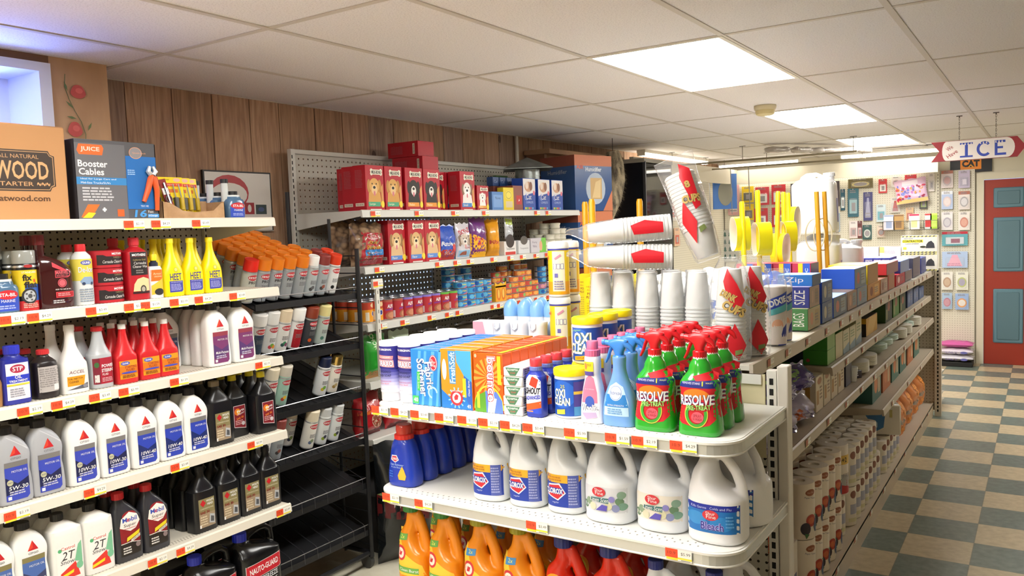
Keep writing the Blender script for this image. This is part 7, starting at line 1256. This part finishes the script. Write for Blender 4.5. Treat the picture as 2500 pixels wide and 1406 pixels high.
def drr(g, h): g.rect(-.08, h*.0+.01, .09, h*.3, '#b01c1c'); g.poly([(-.09, h*.3), (.09, h*.12), (.09, h*.34), (-.09, h*.5)], '#a8a4a0'); g.rect(-.05, h*.62, .07, h*.8, '#d8b050'); g.text('6+2', .0, h*.71, .026, '#5a4a1a', w=.05, bold=.04); g.text('FREE', .03, h*.4, .018, '#8a8488', w=.06)
R2 = roll(.075, .25, '#ddd2c4', drr); R3 = roll(.055, .2, '#e0d6c6', lambda g, h: (g.ell(0, h*.8, .02, .02, '#8a5a4a'), g.rect(-.02, h*.3, .03, h*.55, '#a8a8b8'), g.rect(-.03, h*.1, .03, h*.2, '#cfc8a0')))
rc = 0
for j in range(3):
    for i in range(6):
        for q in range(2):
            x, y = -.858-.132*j, 3.30+.13*i+(.0 if j != 1 else .02)
            if j == 0 and i < 1: continue
            put(R1, (x, y, S0+.236*q), R90-.5, 'cream paper towel roll with berry print, column %s from end unit, %s, %s layer' % (ORD[i], CN[j], ('bottom', 'upper')[q]), 'paper towel rolls')
put(R2, (-.88, 4.15, S0+.206), R90-.6, 'large cream roll with a red and gold band', 'banded rolls'); put(R3, (-.875, 4.15, S0), R90-.5, 'cream roll with blue print below the red-banded roll', 'small printed rolls'); 
for i in range(7):
    for j in range(2):
        for q in range(2 if i < 6 else 1): put(R3, (-.855-.115*j, 4.32+.118*i if i else 4.32, S0+.2015*q), R90-.5, 'cream printed roll toward the far end, %s along, %s, %s layer' % (ORD[i], CN[j], ('bottom', 'upper')[q]), 'small printed rolls')
for i in range(5):
    for j in range(2): put(R3, (-.86-.115*j, 5.3+.125*i, S0), R90-.5, 'cream printed roll near the tissue multipack, %s along, %s' % (ORD[i], CN[j]), 'small printed rolls')
k = carton('tissue_multipack', .34, .16, .24, '#dcd2c2', lambda g: (g.poly([(-.1, .2), (.0, .2), (.06, .15), (.05, .06), (.0, .03), (-.04, .1)], '#2f6aa0'), g.rect(-.02, .06, .01, .1, '#9ab4c8'), g.rect(.09, .14, .11, .2, '#b8a86a'), g.poly([(-.16, .01), (-.06, .05), (-.05, .07), (-.14, .04)], '#a8503a')), rough=.3, c=.012); put(k, (-.9, 5.45, S0+.203), .35, 'white tissue multipack with a blue shape, standing on the rolls', sc=(.85, .85, .8))
OB = bag('orange_diaper_pack', .3, .3, .16, '#c8702a', lambda g: (g.ell(.03, .2, .06, .06, '#e09040'), g.rect(-.14, .12, .14, .15, '#8a7a6a'), g.ell(-.04, .07, .05, .05, '#e08a30')), 41, wr=.01)
for i, y in enumerate((6.15, 6.5, 6.85, 7.2)): put(OB, (-.9, y, S0), R90, 'orange shiny pack on the base deck near the far end, %s going back' % ORD[i], 'orange packs')
k = K('orange_basket', 'basket'); b = MB(); n0 = 0
b.loft([(0, .085, .05, 2), (.05, .084, .05, 2), (.1, .07, .045, 2), (.15, .045, .034, 2), (.175, .015, .015, 2)], m('#e4541a', .3), 28, 3); k.add('body', b); b = MB()
for i in range(11): a = -1.2+i*.24; b.tube([(.087*math.sin(a)*1.02, -.052*math.cos(a)-.0, .004), (.086*math.sin(a), -.052*math.cos(a), .06), (.072*math.sin(a), -.047*math.cos(a), .105), (.045*math.sin(a), -.035*math.cos(a), .152)], .0022, m('#d8b040', .4), 6)
for z, r in ((.01, .088), (.04, .087), (.07, .082), (.1, .073), (.13, .06)): b.tube([(r*math.sin(a), -.6*r*math.cos(a), z) for a in [-1.4+q*.28 for q in range(11)]], .0022, m('#d8b040', .4), 6)
k.add('mesh', b); 
bx('cleaner_box', 2.86, 3.16, .13, S0, .32, '#cbbfae', '#d2c6b4', lambda g, d, h: g.rect(-d*.95, 0, -d*.6, h*.8, '#5a4a4a'), lambda g, L, h: (g.rect(L*.62, 0, L*.95, h*.62, '#4a4a6a'), g.ell(L*.78, h*.3, L*.12, h*.14, '#a8b8c0')), 'cream box with dark print beside the upright', 'low boxes', xf=-.80)
put(k, (-.87, 3.03, S0+.322), R90-.5, 'orange domed object with yellow mesh on the cream box')

# ================================================================ back of the shop
BW_ = BACKY-.045
def card(w, h, col, d=.03, art=0, c2='#c8c4d0', c3='#b89090', head=None):
    k = K('hanging_package', 'package'); b = MB(); b.box(-w/2, w/2, -.001, .001, 0, h, m(col, .35)); k.add('card', b); g = Deco(face='front', at=.001)
    if head: g.rect(-w/2, h*.82, w/2, h, head)
    if art == 1: g.ell(0, h*.42, w*.36, h*.28, c2); g.ell(0, h*.42, w*.27, h*.2, c3)
    if art == 2: g.rect(-w*.35, h*.12, w*.35, h*.6, c2); g.rect(-w*.15, h*.2, w*.2, h*.5, c3)
    if art == 3: g.poly([(-w*.3, h*.1), (w*.3, h*.1), (w*.1, h*.8), (-w*.1, h*.8)], c2); g.lines(0, h*.1, h*.3, 2, w*.6, c3)
    g.lines(0, h*.84, h*.96, 2, w*.6, '#8a8488'); k.add('print', g)
    if d > .012: s = MB(); s.loft([(h*.1, w*.34, .004, 3), (h*.12, w*.38, d, 3), (h*.6, w*.38, d, 3), (h*.66, w*.34, .004, 3)], FILM, 20, 1); k.add('blister', s)
    p = MB(); p.tube([(0, .03, h-.012), (0, -.02, h-.012), (0, -.026, h-.006)], .0025, m('#c8c8c8', .3, .9), 6); k.add('peg_hook', p); return k
KC = [card(.115, .19, '#ddd0d0', .02, 1, '#b8a8b0', '#c89898', '#a86858'), card(.11, .19, '#c0b4cc', .02, 2, '#a8a0b8', '#d8d0e0'), card(.11, .2, '#b8c8e8', .02, 1, '#e0c8c8', '#e8dada', '#e8ecf4'), card(.11, .2, '#e2d8d4', .02, 1, '#a8a4a8', '#d8d4d8', '#b06a58'), card(.11, .2, '#e4dee0', .02, 1, '#a8a0b0', '#c8c4cc'), card(.11, .2, '#e6dfd8', .02, 1, '#c87864', '#d89a84'), card(.25, .155, '#5fa8b4', .02, 2, '#c8d0d8', '#8a3a5a', '#b8283a'), card(.25, .18, '#b0c4e4', .02, 3, '#e8a8c0', '#c880a0'), card(.11, .2, '#e8e4dc', .02, 1, '#b08868', '#c8a888'), card(.12, .2, '#e8e6d8', .02, 1, '#b8c06a', '#a8a0b8'), card(.1, .18, '#a8c0dc', .02, 1, '#b86a84', '#c88a9a'), card(.13, .18, '#9cb4dc', .02, 1, '#e8963a', '#e8e0d8')]
for i, (x, z) in enumerate(((-.925, 1.95), (-.76, 1.94), (-.925, 1.715), (-.76, 1.705), (-.925, 1.485), (-.76, 1.48), (-.85, 1.31), (-.85, 1.065), (-.925, .82), (-.78, .82), (-.925, .605), (-.78, .6))): put(KC[i], (x, BW_-.022, z), 0, ('tan-topped', 'lilac', 'pale blue', 'rust-topped silver', 'pale grey disc', 'salmon disc', 'wide teal', 'wide blue with pink figure', 'cream with brown disc', 'cream with yellow-green ring', 'blue with pink disc', 'blue with orange disc')[i]+' hanging package on the narrow pegboard by the red door', 'packages by the red door')
back = [(-3.32, 1.75, .15, .38, '#d8a8a8', 3, '#e8d8d8'), (-3.14, 1.9, .15, .2, '#e8c82a', 2, '#4a4a3a'), (-3.14, 1.68, .15, .2, '#e8c82a', 2, '#5a4a3a'), (-2.96, 1.86, .17, .22, '#c83a4a', 2, '#e8e4e6'), (-2.76, 1.86, .17, .24, '#c4303e', 2, '#dedae0'), (-2.76, 1.58, .17, .24, '#c4303e', 2, '#e6e2e6'), (-2.98, 1.58, .17, .24, '#c8404a', 2, '#ece8ea'), (-2.53, 1.82, .17, .28, '#3c3a44', 1, '#3a70c8'), (-2.32, 1.82, .15, .27, '#5a504e', 2, '#c83a34'), (-2.12, 1.8, .14, .3, '#4a4248', 2, '#8a8088'), (-1.9, 1.67, .12, .33, '#3f6a78', 2, '#8ab0b8'), (-1.82, 2.0, .27, .11, '#6a6040', 1, '#b8a868'), (-1.74, 1.62, .1, .33, '#4a4a78', 3, '#9a9ab8'), (-1.58, 1.93, .09, .16, '#c83a3e', 2, '#e8e0dc'), (-1.44, 1.99, .1, .12, '#e0dcd8', 1, '#c8a8a8'), (-1.29, 2.0, .12, .12, '#c8404a', 2, '#3a4a3a'), (-1.6, 1.6, .1, .2, '#c8d8dc', 2, '#5aa8b8'), (-1.16, 1.73, .08, .16, '#4a4a48', 2, '#8aa04a'), (-1.45, 1.7, .1, .17, '#d8d2ca', 3, '#b84a4a'), (-1.3, 1.6, .08, .15, '#d8b48a', 2, '#b8503a'), (-1.75, 1.4, .1, .17, '#3a5a58', 1, '#c8d0c8'), (-1.9, 1.42, .09, .2, '#e8dcda', 2, '#b89a9a'), (-3.12, 1.4, .13, .2, '#d0ccd0', 1, '#5a7a6a'), (-2.9, 1.35, .13, .2, '#d8b0a8', 3, '#c83a3a'), (-2.5, 1.5, .13, .22, '#e07a3a', 2, '#d8a890'), (-2.3, 1.5, .13, .2, '#b8bcc8', 2, '#6a7aa8'), (-2.1, 1.5, .1, .22, '#8aa0b8', 3, '#e8e8f0'), (-2.015, 1.75, .05, .25, '#2f5566', 2, '#d8e0e0'), (-1.6, 1.42, .09, .14, '#d8c8b8', 1, '#a86a5a'), (-1.36, 1.9, .05, .07, '#c8c4bc', 1, '#8a8a8a'), (-2.7, 1.08, .13, .2, '#d8d0c8', 2, '#8aa06a'), (-1.08, 1.92, .06, .2, '#e0d8d0', 2, '#b8b0a8'), (-1.83, 1.42, .05, .2, '#6a3a3a', 2, '#d8a8a8')]
for i, (x, z, w, h, c, a, c2) in enumerate(back): put(card(w, h, c, .02 if i % 2 else .03, a, c2, '#8a8488'), (x, BW_-.022, z), 0, '%s package on back pegboard, %.1f metres left of upright, %.1f high' % (('rose', 'yellow', 'yellow', 'red', 'red', 'red', 'red', 'dark', 'grey', 'dark', 'teal', 'brassy', 'violet', 'red and white', 'pale', 'red', 'pale blue', 'dark green', 'white', 'tan', 'dark teal', 'pink', 'grey', 'salmon', 'orange', 'blue grey', 'steel blue', 'dark blue', 'beige', 'small pale', 'cream', 'narrow pale', 'narrow maroon')[i], -1.02-x, z), 'back pegboard packages')
k = K('tree_air_freshener_card', 'package'); b = MB(); b.box(-.1, .1, -.001, .001, 0, .4, '#b8b8b4'); k.add('card', b); g = Deco(face='front', at=.001)
for i in range(3):
    for j in range(4): x, z = -.062+.062*i, .03+.095*j; g.poly([(x-.022, z+.01), (x-.005, z+.01), (x-.005, z), (x+.005, z), (x+.005, z+.01), (x+.022, z+.01), (x+.008, z+.035), (x+.016, z+.035), (x, z+.07), (x-.016, z+.035), (x-.008, z+.035)], ('#3f5f58', '#54706a', '#6a7a78')[(i+j) % 3])
k.add('print', g); put(k, (-3.38, BW_-.02, 1.16), 0, 'grey display card of small dark tree shapes', 'back pegboard packages')
k = K('gift_bag', 'bag'); b = MB(); b.pillow(.33, .27, .06, m('#e4c0dc', .3, coat=.4), seed=51, wr=.004); k.add('bag', b); g = Deco(b, res=.03)
for i in range(46): g.ell(rnd.uniform(-.14, .14), rnd.uniform(.05, .2), rnd.uniform(.008, .02), rnd.uniform(.008, .018), rnd.choice(('#d8506a', '#7a7ad0', '#e8a050', '#c880c8', '#a83a5a', '#8aa0e0', '#f0d8e8')))
g.rect(-.16, .005, .16, .045, '#f0d490'); g.rect(-.08, .2, .08, .25, '#f2e4f0'); g.ell(-.13, .05, .025, .025, '#c82a4a'); k.add('print', g); put(k, (-1.26, BW_-.1, 1.8), 0, 'colourful pink bag tilted in front of the pegboard', rot=(0, -.12, 0))
k = K('wire_literature_rack', 'rack'); b = MB(); wm = m('#4a4a4a', .4, .6)
for x in (-.28, -.16, 0, .14, .28): b.tube([(x, .12, .02), (x, -.03, 0), (x, -.05, .1)], .003, wm, 6); 
for z in (.0, .1): b.tube([(-.28, -.04-.1*z, z+.0), (.28, -.04-.1*z, z+.0)], .003, wm, 6)
b.tube([(-.28, .12, .02), (.28, .12, .02)], .003, wm, 6); k.add('rack', b); put(k, (-1.28, BW_-.13, 1.5), 0, 'wire rack of seed packets and cards on the back pegboard')
for i, (x, c, c2) in enumerate(((-1.50, '#d8d4e0', '#9aa8c8'), (-1.40, '#b8925a', '#8a6a4a'), (-1.24, '#f2efe8', '#e8e0a0'), (-1.10, '#cfd8d8', '#c83a3a'), (-1.045, '#a8d03a', '#c8e06a'))):
    put(carton('seed_packet', .11 if i < 3 else .07, .004, .17, c, lambda g, c2=c2, i=i: (g.rect(-.03, .02, .03, .1, c2), g.rect(-.05 if i < 3 else -.033, .15, .05 if i < 3 else .033, .168, '#d82a5a' if i == 2 else c2))), (x, BW_-.14, 1.506), 0, 'paper packet in the wire rack, %s from left' % ORD[i], 'packets in wire rack')
# bags of pellets on a dark dolly
k = K('low_platform', 'platform'); b = MB(); b.cbox(-.17, .17, -.12, .12, 0, .05, m('#1e1c1c', .6), .004); k.add('platform', b); put(k, (-.83, 10.1, 0), 0, 'low dark platform under the white and pink bags')
for i, (c, l) in enumerate((('#e6e2ea', 'white bag lying lowest on the platform by the red door'), ('#e6e0ea', 'white bag lying second on the platform by the red door'), ('#c85a9a', 'pink bag lying on top of the white bags by the red door'))):
    bb = MB(); bb.pillow(.34, .24, .062, m(c, .35), seed=60+i, wr=.006); bb.move(Matrix.Translation((0, -.12, .033)) @ Matrix.Rotation(-R90, 4, 'X') @ Matrix.Translation((0, 0, -.0)))
    lo = min(v[2] for v in bb.v); bb.v = [(x, y+.0, z-lo) for x, y, z in bb.v]; k = K('pellet_bag', 'bag'); k.add('bag', bb); g = Deco(face='front', at=.13)
    g.text('SALT', -.04, .03, .02, '#8a7ab8', w=.12); g.ell(.08, .03, .035, .014, '#6a6ab0'); g.tree = bb.tree(); k.add('print', g) if i < 2 else None
    put(k, (-.82, 10.1, .052+.075*i), 0, l, 'bags on the platform')
k = K('folded_sack', 'sack'); b = MB(); b.pillow(.22, .3, .05, m('#c8c2b4', .6), seed=70, wr=.005); b.move(Matrix.Rotation(-R90, 4, 'X')); lo = min(v[2] for v in b.v); b.v = [(x, y, z-lo) for x, y, z in b.v]; k.add('sack', b)
for i in range(5): put(k, (-.86, 7.78, .002+.064*i), 0, 'pale folded sack on the floor past the gondola end, %s from the bottom' % ORD[i], 'folded sacks')
# ICE sign
k = K('ice_arrow_sign', 'sign'); b = MB(); L = .31; hh = .075
b.prism([(-L, -hh), (L-.055, -hh), (L, 0), (L-.055, hh), (-L, hh), (-L+.055, 0)], -.011, .011, m('#9c2f36', .5)); k.add('board', b); g = Deco(face='front', at=.011)
P = [(-L+.075+.04*(1-math.cos(a)), hh*.96*math.sin(a)) for a in [R90-i*math.pi/10 for i in range(11)]][::-1]; P = [(-L+.105-.03*math.cos(a), hh*.97*math.sin(a)) for a in [-R90+i*math.pi/10 for i in range(11)]]; Q = [(L-.12+.05*math.cos(a), hh*.97*math.sin(a)) for a in [-R90+i*math.pi/10 for i in range(11)]]
g.poly(Q+P[::-1], '#efe6dc'); g.rect(-L+.01, -hh, L-.06, -hh+.003, '#7a2a30'); bl = '#3a50b0'
for a, bb_, c, d in ((-.115, .042, -.03, .055), (-.082, -.05, -.062, .05), (-.115, -.055, -.03, -.042)): g.rect(a, bb_, c, d, bl)
g.ring(.045, 0, .05, .056, .019, bl, 24, .75, 5.5); g.rect(.112, -.055, .13, .055, bl); g.rect(.112, .038, .18, .055, bl); g.rect(.125, -.006, .165, .01, bl); g.rect(.112, -.055, .185, -.038, bl)
for i in range(14): g.poly([(-.11+.02*i+.004, .04), (-.1+.02*i, .058), (-.095+.02*i, .036)], '#efe6dc')
g.text('We', -.185, .022, .028, '#a8383c', w=.045, rot=.6); g.text('Have', -.168, -.022, .03, '#a8383c', w=.08, rot=.6); k.add('lettering', g)
for x in (-.12, .12):
    c = MB()
    for i in range(10): z = .08+i*.0175; c.tube([(x+(.004*math.cos(a) if i % 2 else 0), (0 if i % 2 else .004*math.cos(a)), z+.011*math.sin(a)) for a in [j*math.pi/4 for j in range(8)]], .0013, m('#6a625a', .4, .7), 5, closed=True)
    c.tube([(x-.02, 0, .259), (x+.02, 0, .259)], .004, m('#5a5048', .5), 8); c.tube([(x, 0, .262), (x, 0, .246)], .004, m('#5a5048', .5), 8); k.add('chain', c)
put(k, (-.44, 7.1, 2.4-.262), 0, 'hanging arrow-shaped board with blue ICE lettering', rot=(0, 0, 0), cat='sign')
k = K('machinery_sign', 'sign'); b = MB(); b.box(-.2, .2, -.006, .006, 0, .145, '#1d2026'); k.add('board', b); g = Deco(face='front', at=.006); g.rect(-.1, .03, .1, .155, '#e88a20'); g.text('CAT', 0, .095, .075, '#1a1612', w=.17, bold=.06); g.poly([(-.03, .055), (.03, .055), (0, .088)], '#e8a020'); g.poly([(-.012, .055), (.012, .055), (0, .075)], '#1a1612'); k.add('lettering', g); put(k, (-.7, BACKY-.02, 2.108), 0, 'black and orange machinery sign on the wall above the hanging packages')
# smoke detector
k = K('smoke_detector', 'smoke detector'); b = MB(); b.lathe([(.068, 0), (.07, -.012), (.066, -.028), (.062, -.03)], m('#d9cda8', .5), 36); k.add('base', b); b = MB(); b.lathe([(.06, -.028), (.062, -.04), (.056, -.056), (.045, -.062), (.001, -.062)], m('#d4c490', .5), 36); k.add('cover', b); put(k, (-1.52, 5.35, CEIL-.001), 0, 'cream round smoke detector on the ceiling before the second light')
# hanging rack with wrapped bundle
r = root('hanging_rod_rack', 'thin metal rods hung from the ceiling on wires near the back', 'hanging rack')
for nm_, (x0, x1, y) in (('a', (-3.25, -1.45, 8.0)), ('b', (-3.25, -1.55, 9.0))):
    b = MB(); b.tube([(x0, y, 2.262), (x1, y, 2.262)], .009, m('#8a8068', .4, .6), 10); part('rod', b, r)
    for x in (x0+.02, (x0+x1)/2-.15, x1-.03): b = MB(); b.tube([(x, y, 2.262), (x, y, 2.398)], .0035, m('#8a8478', .4, .6), 6); b.tube([(x-.03, y, 2.397), (x+.03, y, 2.397)], .003, m('#6a645a'), 6); part('wire', b, r)
for x, z in ((-2.75, 1.8), (-2.95, 1.75), (-3.2, 1.75)): b = MB(); b.tube([(x, 9.0, 2.262), (x+.01, 9.0, z)], .005, m('#8a8a8a', .4, .7), 6); part('hook_rod', b, r)
b = MB(); R_ = random.Random(5)
for i in range(26):
    u = i/25; b.loft([(-.04, .02, .02, 2), (-.02, .05, .05, 2), (.03, .05, .045, 2), (.05, .02, .02, 2)], m('#a89f96', .25, coat=.5), 10, 2); st = len(b.v)-10*((3)*2+1)
    b.move(Matrix.Translation((-2.25+.7*u+R_.uniform(-.02, .02), 8.0+1.0*u+R_.uniform(-.05, .05), 2.338+R_.uniform(-.004, .004))) @ Matrix.Scale(.65, 4, (0, 0, 1)) @ Matrix.Rotation(R_.uniform(0, 3), 4, 'Z') @ Matrix.Scale(R_.uniform(.8, 1.3), 4, (1, 0, 0)), st)
b = b.remesh(.02, 3); k = K('wrapped_bundle', 'bundle'); k.add('bundle', b); put(k, (0, 0, 0), 0, 'long lumpy plastic-wrapped bundle lying on the hanging rods')
# black display cabinet
r = root('black_display_cabinet', 'tall black cabinet with glass shelf at the far left', 'cabinet'); bk = m('#101214', .25)
b = MB(); b.cbox(-3.44, -2.93, 6.62, 6.65, 0, 2.23, m('#11151c', .2), .003); b.box(-3.44, -3.42, 6.65, 7.24, 0, 2.23, bk); b.cbox(-3.44, -2.93, 7.21, 7.24, 0, 2.23, bk, .003); b.box(-3.42, -2.93, 6.65, 7.21, 0, .12, bk); part('body', b, r)
b = MB(); b.cbox(-3.45, -2.925, 6.61, 7.25, 2.21, 2.245, m('#8a8578', .4), .003); part('top', b, r); b = MB(); b.cbox(-2.945, -2.92, 6.615, 6.635, 0, 2.22, m('#4a4c50', .3, .6), .001); part('corner_trim', b, r)
b = MB(); b.box(-3.4, -2.95, 6.66, 7.2, 1.81, 1.818, m('#8ac4b8', .05, trans=.8)); part('glass_shelf', b, r); b = MB(); b.box(-2.932, -2.926, 6.65, 7.21, .12, 2.2, m('#181c20', .04, trans=.5)); part('glass_door', b, r); b = MB(); b.box(-3.0, -2.98, 6.612, 6.62, 1.66, 1.76, m('#c8ccd0', .3, .6)); part('latch', b, r)
# humidifier boxes, chimney cap, pelt
def dhu(g):
    g.rect(-.21, .34, .21, .42, '#c8744a'); g.poly([(.1, .0), (.21, .0), (.21, .16), (.17, .1)], '#c8744a'); g.text('AIR', -.15, .33, .03, '#c8502a', w=.08, bold=.03); g.text('Humidifier', -.0, .315, .034, '#d8e0ec', w=.18, bold=.03); g.ell(.02, .17, .11, .12, '#aebccc'); g.rect(-.04, .09, .09, .25, '#c8a468'); g.poly([(-.02, .1), (.07, .1), (.08, .24), (.02, .22)], '#dfc48a')
HU = carton('humidifier_carton', .42, .36, .42, '#33558c', dhu, side=lambda g: (g.rect(-.18, .34, .18, .42, '#8a4a3a'), g.text('Humidifier', 0, .3, .03, '#a8b4c8', w=.2), g.rect(-.16, .06, .04, .22, '#7a7a80')), rough=.2)
put(HU, (-3.06, 5.62, 1.785), R90-.25, 'blue and orange humidifier carton, upper one past the cat food', 'humidifier cartons'); put(HU, (-3.06, 5.62, 1.362), R90-.2, 'blue and orange humidifier carton, lower one past the cat food', 'humidifier cartons')
for i in range(3): put(HU, (-3.06, 5.62, .001+.4225*i+.09), R90, 'humidifier carton low in the stack, %s from the floor' % ORD[i], 'humidifier cartons')
k = K('low_bench', 'bench'); b = MB(); b.cbox(-.24, .24, -.24, .24, 0, .088, '#5a4432', .004); k.add('bench', b); put(k, (-3.06, 5.62, 0), 0, 'wooden base under the humidifier cartons')
k = K('chimney_cap', 'chimney cap'); gz = noisemat('galvanised', '#7e8482', '#a2a8a6', 14, .35, .7); b = MB(); b.lathe([(.088, 0), (.088, .075)], gz, 30); b.lathe([(.092, .03), (.092, .036)], gz, 30); k.add('collar', b); b = MB(); bb = len(b.v); kk = b.mat(gz)
for (x, y) in ((-.17, -.17), (.17, -.17), (.17, .17), (-.17, .17)): b.v += [(x, y, .075), (x, y, .079)]
b.v += [(0, 0, .16), (0, 0, .164)]
for i in range(4): j = (i+1) % 4; b.face((bb+2*i+1, bb+2*j+1, bb+9), kk); b.face((bb+2*i, bb+8, bb+2*j), kk); b.face((bb+2*i, bb+2*j, bb+2*j+1, bb+2*i+1), kk)
k.add('roof', b); put(k, (-3.1, 4.97, P1+.2195), .6, 'galvanised metal chimney cap standing on the cat food boxes')
put(carton('green_pet_box', .15, .03, .26, '#5a7a50', lambda g: (g.rect(-.065, .1, .065, .2, '#b8b09a'), g.ell(0, .12, .03, .03, '#a87a5a'))), (-3.26, 4.86, P1), R90, 'green framed pet product box behind the cat food boxes')
k = K('animal_pelt', 'fur pelt'); b = MB(); R_ = random.Random(9); path = [(0, 0, .76), (.02, 0, .66), (.02, 0, .52), (-.03, 0, .36), (-.12, 0, .2), (-.2, 0, .06)]; fm1 = noisemat('grey_fur', '#5a5246', '#cbbb9a', 26, .9, stretch=(1, 1, .3))
b.tube([(x, y, z) for x, y, z in path], [.05, .075, .085, .085, .07, .03], fm1, 18); base = b.tree(); kk = b.mat(fm1)
for i in range(2400):
    t = R_.uniform(0, 4.99); s_ = int(t); f = t-s_; c = Vector(path[s_]).lerp(Vector(path[s_+1]), f); rr = [.05, .075, .085, .085, .07, .03]; r_ = rr[s_]*(1-f)+rr[s_+1]*f; a = R_.uniform(0, 6.283); n = Vector((math.cos(a), math.sin(a), 0)); p = c+n*r_*.9; q = p+n*R_.uniform(.02, .045)+Vector((0, 0, -R_.uniform(.01, .04))); w = Vector((-n.y, n.x, 0))*.003; i0 = len(b.v); b.v += [tuple(p-w), tuple(p+w), tuple(q)]; b.face((i0, i0+1, i0+2), kk)
k.add('pelt', b); put(k, (-3.05, 6.25, 1.53), R90-.3, 'bushy grey fur pelt hanging from the ceiling beside the black cabinet'); 
mb = MB(); mb.tube([(-3.05, 6.25, 2.28), (-3.05, 6.25, 2.398)], .003, m('#4a443c'), 6); struct('trim_8', mb)['label'] = 'cord from which the pelt hangs'
mb = MB(); mb.tube([(-3.47, 5.42, .3), (-3.47, 5.42, 2.39)], .014, m('#ddd6c8', .4), 12); struct('trim_9', mb)['label'] = 'white pipe on the plank wall'
mb = MB(); mb.cbox(-3.49, -3.25, 5.55, 6.9, 2.25, 2.29, m('#b08a68', .7), .004); mb.cbox(-3.47, -3.3, 5.55, 5.59, 2.05, 2.25, m('#7a5238', .7), .003); struct('trim_10', mb)['label'] = 'wooden wall shelf board near the ceiling'
# framed poster on the plank wall
k = K('framed_poster', 'poster'); b = MB(); b.box(-.21, .21, -.008, .008, 0, .31, '#17130f'); b.box(-.21, .21, -.01, -.008, -.0, .004, '#b8b4a8'); k.add('frame', b); g = Deco(face='front', at=.0085); g.rect(-.202, .006, .202, .302, '#d9d4cc'); g.ell(-.06, .2, .12, .09, '#b03a40'); g.ell(-.06, .19, .11, .06, '#d9d4cc'); g.rect(.03, .09, .09, .15, '#a03238'); g.ell(.06, .12, .012, .02, '#d9d4cc'); g.rect(.1, .09, .17, .14, '#3a4a4a'); g.ell(.135, .115, .02, .012, '#4a5a80'); g.lines(.09, .02, .03, 1, .08, '#4a4a48'); g.lines(-.08, .02, .03, 1, .12, '#4a4a48'); k.add('print', g); put(k, (-3.482, 2.765, 1.705), R90, 'black-framed white poster with a red oval on the plank wall')
# blue framed oval mirror in the far corner
k = K('oval_mirror', 'mirror'); b = MB(); b.box(-.16, .16, -.01, .01, 0, .42, '#3a6ab0'); k.add('board', b); g = Deco(face='front', at=.011); g.ell(0, .19, .1, .15, m('#c8ccc8', .1, .8)); k.add('glass', g); put(k, (-3.22, 9.6, 1.82), .9, 'blue board with an oval mirror hanging in the far corner')
mb = MB(); mb.tube([(-3.22, 9.6, 2.24), (-3.22, 9.6, 2.398)], .003, m('#6a645a'), 6); struct('trim_11', mb)['label'] = 'wire holding the blue mirror board'
# left far wall packages
for i, (y, z, w, h, c, a, c2) in enumerate(((7.6, 1.9, .16, .2, '#b8303a', 2, '#3a3030'), (7.9, 1.75, .18, .26, '#3a3436', 2, '#d8d4d0'), (8.2, 1.9, .18, .2, '#d8a08a', 1, '#e8e0d8'), (8.5, 1.7, .18, .4, '#e0dcd8', 3, '#c85a5a'), (8.8, 1.7, .16, .42, '#e4dada', 3, '#4a5a6a'), (9.1, 1.7, .16, .42, '#e4d8d8', 3, '#c04a4a'), (9.4, 1.65, .16, .4, '#e0d0d0', 3, '#4a5a6a'), (7.7, 1.5, .16, .2, '#d8d4cc', 1, '#8a5a4a'), (8.1, 1.45, .18, .2, '#c8b0a0', 2, '#c83a3a'), (8.6, 1.42, .16, .2, '#e8c0a0', 2, '#d8502a'))):
    put(card(w, h, c, .03, a, c2, '#a8a0a0'), (-3.435, y, z), R90, 'package on the far left pegboard, %s going back, mostly behind the leaning cup pack' % ORD[i], 'far left wall packages')
